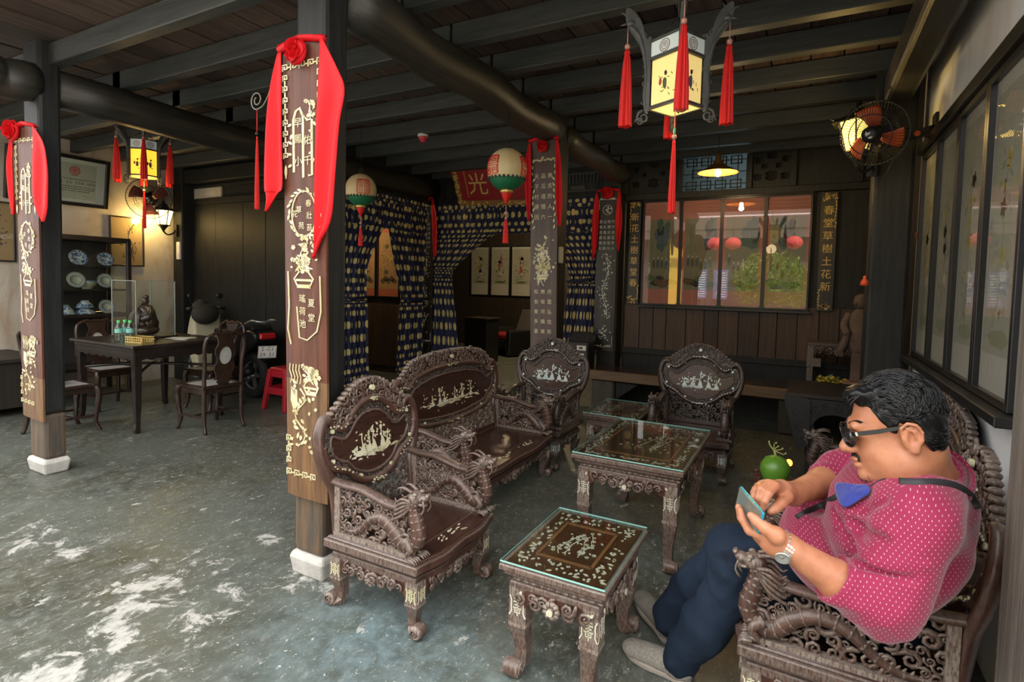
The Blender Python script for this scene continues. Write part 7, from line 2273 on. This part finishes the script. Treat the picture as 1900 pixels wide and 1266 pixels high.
# ---- trousers
Ft = Field((-.56, 1.62, .0), (.50, 2.36, .66), .0056)
hipL, knL, anL = np.array((.215, 1.985, .395)), np.array((-.160, 1.955, .425)), np.array((-.340, 1.965, .066))
hipR, knR, anR = np.array((.225, 2.130, .400)), np.array((-.195, 2.110, .455)), np.array((-.405, 2.150, .105))
Ft.el((.26, 2.05, .41), (.14, .18, .115), .03)
for h_, k_, a_ in ((hipL, knL, anL), (hipR, knR, anR)):
    Ft.rc(h_, k_, .105, .090, .03); Ft.rc(k_, k_*.45+a_*.55, .088, .080, .02); Ft.rc(k_*.45+a_*.55, a_, .080, .074, .03)
Ft.wave(.0024, 14, 50, 9, 12, (1, 1, .6)); Ft.fold(.014, 16, 40, 7, 31, (.6, .6, 1)); Ft.fold(.003, 40, 80, 5, 33)
for a_, k_ in ((anL, knL), (anR, knR)):
    d = (a_-k_)/np.linalg.norm(a_-k_)
    Ft.rc(a_+d*.130, a_+d*.26, .088, .095, .003, True)
np_mesh('trousers', [Ft.mesh()], NAVY, man, 2)
# ---- shoes
for nm_, heel, toe, tz in (('shoe', (-.300, 1.950), (-.535, 2.010), .0), ('shoe', (-.400, 2.140), (-.575, 2.325), .028)):
    hl, to = V((*heel, 0)), V((*toe, tz))
    d = (to-hl).normalized(); sd = V((0, 0, 1)).cross(d).normalized(); uu = d.cross(sd)
    L = (to-hl).length
    rot = np.array((d, sd, uu)).T
    w = lambda x, y, z: np.array(hl+d*x*L+sd*y+uu*z)
    Fz = Field(np.minimum(hl, to)-np.array((.09, .09, .03)), np.maximum(hl, to)+np.array((.09, .09, .16)), .004)
    for x, rx, ry, rz, z in ((.13, .045, .036, .040, .042), (.34, .055, .036, .040, .044), (.58, .060, .042, .036, .038), (.80, .055, .042, .028, .032), (.93, .035, .034, .020, .028)): Fz.el(w(x, 0, z), (rx, ry, rz), .03, rot)
    Fz.rc(w(.16, 0, .05), w(.16, 0, .11), .038, .040, .02)
    Fz.rc(w(.16, 0, .115), w(.16, 0, .20), .05, .06, .004, True)
    sh = np_mesh(nm_, [Fz.mesh()], SHOEM, man, 2)
    m = MB(M(((d.x, sd.x, uu.x, hl.x), (d.y, sd.y, uu.y, hl.y), (d.z, sd.z, uu.z, hl.z+.001), (0, 0, 0, 1))))
    o_ = spl([(-.005, 0), (.01, -.032), (L*.3, -.034), (L*.62, -.046), (L*.9, -.036), (L*1.05, 0), (L*.9, .036), (L*.62, .046), (L*.3, .034), (.01, .032)], 4, True)
    m.prism(o_, 0, .022)
    m.build('sole', SOLEM, sh, .005)
    Fz2 = Field(w(.16, 0, .1)-.08, w(.16, 0, .1)+.10, .006); Fz2.rc(w(.16, 0, .07), w(.12, 0, .13), .034, .034, .01)
    np_mesh('sock', [Fz2.mesh()], mat('tan_sock', (.30, .25, .19), .9) if not bpy.data.materials.get('tan_sock') else bpy.data.materials['tan_sock'], sh, 1)
# ---- hair
Fq = Field(HC-.16, HC+.17, .0032)
Fq.el(hw((-.012, 0, .040)), (.0960, .0850, .0950), .01, HR)
Fq.el(hw((-.042, 0, .000)), (.058, .0775, .086), .03, HR)
Fq.el(hw((.050, .012, .098)), (.044, .050, .020), .02, HR)
g = np.stack(np.meshgrid(*[Fq.lo[k]+Fq.h*np.arange(Fq.n[k]) for k in range(3)], indexing='ij'), -1)-HC
lx, ly, lz = g @ HR[:, 0], g @ HR[:, 1], g @ HR[:, 2]
comb = np.sin(lx*90+lz*160+6*np.sin(ly*40))*.5+np.sin(lx*210-lz*140+ly*120+2*np.sin(lx*60))*.35+np.sin((lx-lz*.6)*330+ly*80)*.25
Fq.a += (.0030*comb).astype(np.float32)
hl_ = np.interp(lx, [-.13, -.075, -.045, -.034, -.026, .005, .012, .026, .046, .066, .10], [-.085, -.080, -.055, -.020, .020, .026, -.004, .006, .052, .072, .080])
hl_ = hl_+.004*np.sin(ly*150)+.003*np.sin(lx*260)
Fq.a = np.maximum(Fq.a, (hl_-lz).astype(np.float32))
hair = np_mesh('hair', [Fq.mesh()], HAIRM, man, 1)
m = MB(); rg = random.Random(15)
Hm = lambda p: V(hw(p))
def onskull(th, ph, e=.0):
    """point of the hair shell: th from the front over the crown to the back, ph sideways"""
    d = V((cos(th)*cos(ph), sin(ph), sin(th)*cos(ph)))
    r_ = 1/math.sqrt((d.x/(.0975+e))**2+(d.y/(.0865+e))**2+(d.z/(.0965+e))**2)
    return (d.x*r_-.012, d.y*r_, d.z*r_+.040)
for i in range(2200):
    ph = rg.uniform(-1.42, 1.42)
    th = rg.uniform(.55, 3.6)
    if abs(ph) > .8 and th < .95: continue
    step = rg.uniform(.07, .13); dph = rg.uniform(-.03, .09)*(1 if ph > 0 else -1); sg = 1 if th > .75 else -1
    cl = sin(th*5+ph*3)*.06
    lift = rg.uniform(0, .0035)
    pts = [Hm(onskull(th+sg*step*j, ph+(dph+cl)*j, lift*sin(j/4*PI)+.0012)) for j in range(5)]
    if any((np.array(p)-HC) @ HR[:, 2] < np.interp((np.array(p)-HC) @ HR[:, 0], [-.13, -.075, -.045, -.034, -.026, .005, .012, .026, .046, .066, .10], [-.079, -.073, -.048, -.014, .024, .030, .004, .013, .056, .075, .083]) for p in pts): continue
    w_ = rg.uniform(.6, 1.15)
    m.tube(pts, [.0009*w_, .0018*w_, .0021*w_, .0017*w_, .0004], 4)
HLX, HLZ = [-.13, -.075, -.045, -.034, -.026, .005, .012, .026, .046, .066, .10], [-.081, -.076, -.051, -.016, .023, .028, .000, .010, .055, .074, .083]
for c_, r_, cnt in (((-.012, 0, .040), (.0968, .0858, .0958), 1100), ((-.042, 0, .000), (.0588, .0783, .0868), 900)):
    for i in range(cnt):
        d_ = V((rg.gauss(-.25, .7), rg.choice((-1, 1))*abs(rg.gauss(.6, .5)), rg.gauss(0, .6)))
        pts = []
        st_ = rg.uniform(.09, .16); wob_ = rg.uniform(-.25, .25); lift = rg.uniform(.0004, .0030)
        for j in range(5):
            d_ = (d_.normalized()+V((-1, wob_*(1 if d_.y > 0 else -1), -.45))*st_*(j > 0)).normalized()
            k_ = 1/math.sqrt((d_.x/(r_[0]+lift))**2+(d_.y/(r_[1]+lift))**2+(d_.z/(r_[2]+lift))**2)
            pts.append((c_[0]+d_.x*k_, c_[1]+d_.y*k_, c_[2]+d_.z*k_))
        if any(p[2] < np.interp(p[0], HLX, HLZ)+.002*(j_ < 4) for j_, p in enumerate(pts)): continue
        w_ = rg.uniform(.6, 1.1)
        m.tube([Hm(p) for p in pts], [.0009*w_, .0018*w_, .0020*w_, .0016*w_, .0004], 4)
for i in range(26):
    y = -.05+.0042*i
    m.tube([Hm((.050+.004*(i % 3), y, .118-abs(y)*.3)), Hm((.076, y+.004, .108-abs(y)*.3)), Hm((.090, y+.008, .088+.004*(i % 4)-abs(y)*.2)), Hm((.0925, y+.004+.006*(i % 2), .066+.008*(i % 3)))], [.0018, .0022, .0016, .0005], 4)
m.build('hair_locks', HAIRM, hair, kind='stuff')
# moustache, chin stubble, brows
m = MB(); rg = random.Random(4)
for i in range(90):
    y = rg.uniform(-.028, .028)
    m.tube([Hm((.1085-abs(y)*.40, y, -.049-abs(y)*.25+rg.uniform(-.004, .003))), Hm((.1105-abs(y)*.42, y*1.12, -.060-abs(y)*.3))], [.0012, .0005], 4)
for s_ in (-1, 1):
    for i in range(40):
        t_ = i/40
        m.tube([Hm((.0985-.020*t_, s_*(.012+.040*t_), .026+.008*sin(t_*2.6))), Hm((.0985-.026*t_, s_*(.020+.040*t_), .029+.008*sin(t_*2.6)))], [.0016, .0006], 4)
for i in range(70):
    y = rg.gauss(0, .016); z = rg.uniform(-.118, -.100)
    m.tube([Hm((.1055-abs(y)*.5-abs(z+.106)*.4, y, z)), Hm((.1095-abs(y)*.5-abs(z+.106)*.4, y, z-.006))], [.0008, .0003], 4)
m.build('brows_and_moustache', HAIRM, man, kind='stuff')
# ---- dark glasses
STEEL = mat('brushed_steel', (.56, .55, .52), .3, metal=.85)
GLB = mat('black_spectacle_frame', (.010, .010, .011), .25)
LENS = mat('dark_lens', (.016, .014, .014), .06, spec=.9)
m = MB()
for s_ in (-1, 1):
    lc = lambda a, s_=s_: Hm((.1175-.34*max(0, .033+.027*cos(a)-.012), s_*(.034+.027*cos(a)), -.003+.0235*sin(a)))
    m.tube([lc(a*PI/10) for a in range(20)], .0024, 6, closed=True)
    m.bar(Hm((.1015, s_*.060, .009)), Hm((.094, s_*.072, .010)), .006, .010, tuple(up_))
    m.bar(Hm((.096, s_*.071, .010)), Hm((.05, s_*.083, .012)), .004, .0105, tuple(up_)); m.bar(Hm((.05, s_*.083, .012)), Hm((-.004, s_*.089, .017)), .004, .0105, tuple(up_), 0, .0035, .007); m.bar(Hm((-.004, s_*.089, .017)), Hm((-.030, s_*.087, -.004)), .0035, .007, tuple(up_), 0, .003, .004)
m.tube([Hm((.112, -.012, .004)), Hm((.117, 0, .008)), Hm((.112, .012, .004))], .0022, 6)
gl_ = m.build('sunglasses', GLB, man, label='black framed dark glasses')
for s_ in (-1, 1):
    m = MB()
    pts = [Hm((.1170-.34*max(0, .033+.027*cos(a*PI/10)-.012), s_*(.034+.027*cos(a*PI/10)), -.003+.0235*sin(a*PI/10))) for a in range(20)]
    m.add(pts+[sum(pts, V((0, 0, 0)))/20+V(fw_)*.002], [(i, (i+1) % 20, 20) for i in range(20)], 0, True)
    o = m.build('lens', LENS, gl_); q = o.modifiers.new('t', 'SOLIDIFY'); q.thickness = .0015; q.offset = 0
for s_ in (-1, 1): m = MB(); m.bar(Hm((.0975, s_*.0725, .010)), Hm((.0930, s_*.0735, .0105)), .003, .009, tuple(up_)); m.build('hinge', STEEL, gl_)
# lips
m = MB(); m.ell(Hm((.1035, 0, -.0655)), (.0095, .021, .006), 12, 6, M(HR.tolist())); m.ell(Hm((.1015, 0, -.0785)), (.0095, .019, .0075), 12, 6, M(HR.tolist()))
m.build('lips', mat('lip_skin', (.36, .115, .085), .4), man)
# ---- watch, ring, strap, mask
d = V(wrL-elL).normalized()
wc = V(T3(1453, 1013, 1.302))
a_ = d.orthogonal().normalized(); a_ = (V((-.15, -1, -.35))-d*V((-.15, -1, -.35)).dot(d)).normalized(); b_ = d.cross(a_)
m = MB()
for i in range(26):
    t_ = 2*PI*i/26
    for off, wd in ((-.0075, .006), (0, .007), (.0075, .006)):
        c_ = wc+a_*(cos(t_)*.0335)+b_*(sin(t_)*.0335)+d*off
        n_ = a_*cos(t_)+b_*sin(t_); tg = b_*cos(t_)-a_*sin(t_)
        m.bar(c_-tg*.0032, c_+tg*.0032, wd, .0035, tuple(n_))
wt = m.build('wrist_watch', STEEL, man, .0006, label='steel bracelet watch')
m = MB(); fc = wc+a_*.036; q = a_.to_track_quat('Z', 'Y').to_matrix().to_4x4()
m.M = M.Translation(fc) @ q; m.lathe([(0, -.004), (.0175, -.004), (.018, .001), (.0155, .0035), (.0150, .002), (0, .002)], 26); m.build('watch_case', STEEL, wt)
m = MB(M.Translation(fc) @ q); m.lathe([(.0148, .0022), (0, .0024)], 24)
m.build('dial', mat('silver_dial', (.42, .42, .40), .3, metal=.3), wt)
m = MB(M.Translation(fc+a_*.0026) @ q); m.stroke([(0, 0), (.004, .008)], .001, .0004); m.stroke([(0, 0), (-.010, .003)], .0008, .0004)
for i in range(12): m.dot(.0125*cos(i*PI/6), .0125*sin(i*PI/6), .0008, .0004, 6)
m.build('hands', bpy.data.materials['print_black'], wt)
m = MB(); rp, rq = kn[2], T3(*FR[2][0])
c_ = V(rp*.45+rq*.55); dd = V(rq-rp).normalized(); e1 = dd.orthogonal().normalized(); e2 = dd.cross(e1)
m.tube([c_+e1*(cos(i*PI/10)*.0128)+e2*(sin(i*PI/10)*.0128) for i in range(20)], .0016, 6, closed=True); m.build('ring', GOLDM, man, label='gold ring')
def ribbon(name, pix, wd, matl, off=.004, th=.003):
    pts = [Fs.hit(x, y)-(Q(x, y, 1)-EYE).normalized()*off for x, y in spl(pix, 6)]
    k_ = len(pts)
    for _ in range(3): pts = [pts[0]]+[(pts[i-1]+pts[i]*2+pts[i+1])/4 for i in range(1, k_-1)]+[pts[-1]]
    m = MB()
    rows = []
    for i, p in enumerate(pts):
        tg = (pts[min(i+1, k_-1)]-pts[max(i-1, 0)]).normalized()
        s_ = tg.cross((EYE-p).normalized()).normalized()
        rows += [p-s_*wd/2, p, p+s_*wd/2]
    m.add(rows, [(i*3+j, i*3+j+1, i*3+j+4, i*3+j+3) for i in range(k_-1) for j in (0, 1)], 0, True)
    o = m.build(name, matl, man); q = o.modifiers.new('t', 'SOLIDIFY'); q.thickness = th
    return o
ribbon('bag_strap', [(1808, 945), (1796, 922), (1772, 906), (1738, 900), (1700, 900), (1668, 898)], .028, BLKC)
ribbon('bag_strap', [(1556, 925), (1535, 936), (1515, 946), (1495, 955), (1480, 964)], .026, BLKC)
m = MB()
pl_ = [(1547, 898), (1560, 896), (1580, 899), (1598, 902), (1612, 898), (1618, 914), (1602, 924), (1586, 934), (1566, 947), (1556, 930)]
fr_ = []
for i, (x, y) in enumerate(pl_):
    p = Fs.hit(x, y); fr_.append(p-(p-EYE).normalized()*(.014+.006*(i % 2)))
cen = sum(fr_, V((0, 0, 0)))/len(fr_)
cen -= (cen-EYE).normalized()*.012
ring1 = [p*.55+cen*.45-(p-EYE).normalized()*(.006*(1 if i % 2 else -1)) for i, p in enumerate(fr_)]
k_ = len(fr_)
m.add(fr_+ring1+[cen], [(i, (i+1) % k_, k_+(i+1) % k_, k_+i) for i in range(k_)]+[(k_+i, k_+(i+1) % k_, 2*k_) for i in range(k_)], 0, True)
o = m.build('face_mask', mat('royal_blue_cloth', (.010, .028, .27), .7, sheen=.3), man, label='royal blue cloth mask hanging under the chin')
q = o.modifiers.new('s', 'SUBSURF'); q.levels = q.render_levels = 2
q = o.modifiers.new('t', 'SOLIDIFY'); q.thickness = .003
ribbon('mask_cord', [(1616, 902), (1630, 893), (1650, 886), (1668, 880)], .004, BLKC, .004, .002)
m = MB(); m.tube([V(neckb)+cdir*.052+ca*(cos(a)*.088)+cb*(sin(a)*.088) for a in [R(100)+i*R(160)/14 for i in range(15)]], .002, 5); m.build('neck_cord', BLKC, man)
# ---- phone
A_, B_, D_ = Q(1400, 977, 1.300), Q(1371, 940, 1.385), Q(1411, 950, 1.282)
l_ = (B_-A_).normalized(); s_ = (D_-A_); s_ = (s_-l_*s_.dot(l_)).normalized(); n_ = s_.cross(l_).normalized()
if n_.dot(EYE-A_) < 0: n_ = -n_
T = thing('mobile_phone', 'mobile phone with a teal edge held in the seated man\'s left hand', 'phone', tuple(A_+l_*.06+s_*.025))
Rm = M(((l_.x, s_.x, n_.x, 0), (l_.y, s_.y, n_.y, 0), (l_.z, s_.z, n_.z, 0), (0, 0, 0, 1)))
m = MB(Rm); m.box(-.078, .046, -.034, .022, -.008, -.001); m.build('phone_body', mat('teal_phone_edge', (.03, .30, .42), .2, metal=.4), T, .003, 2)
m = MB(Rm); m.box(-.075, .043, -.0315, .0195, -.001, .0004); m.build('screen', mat('dim_phone_screen', (.10, .13, .13), .10, (.15, .14, .11), 14, emit=((.35, .42, .42), .03)), T)
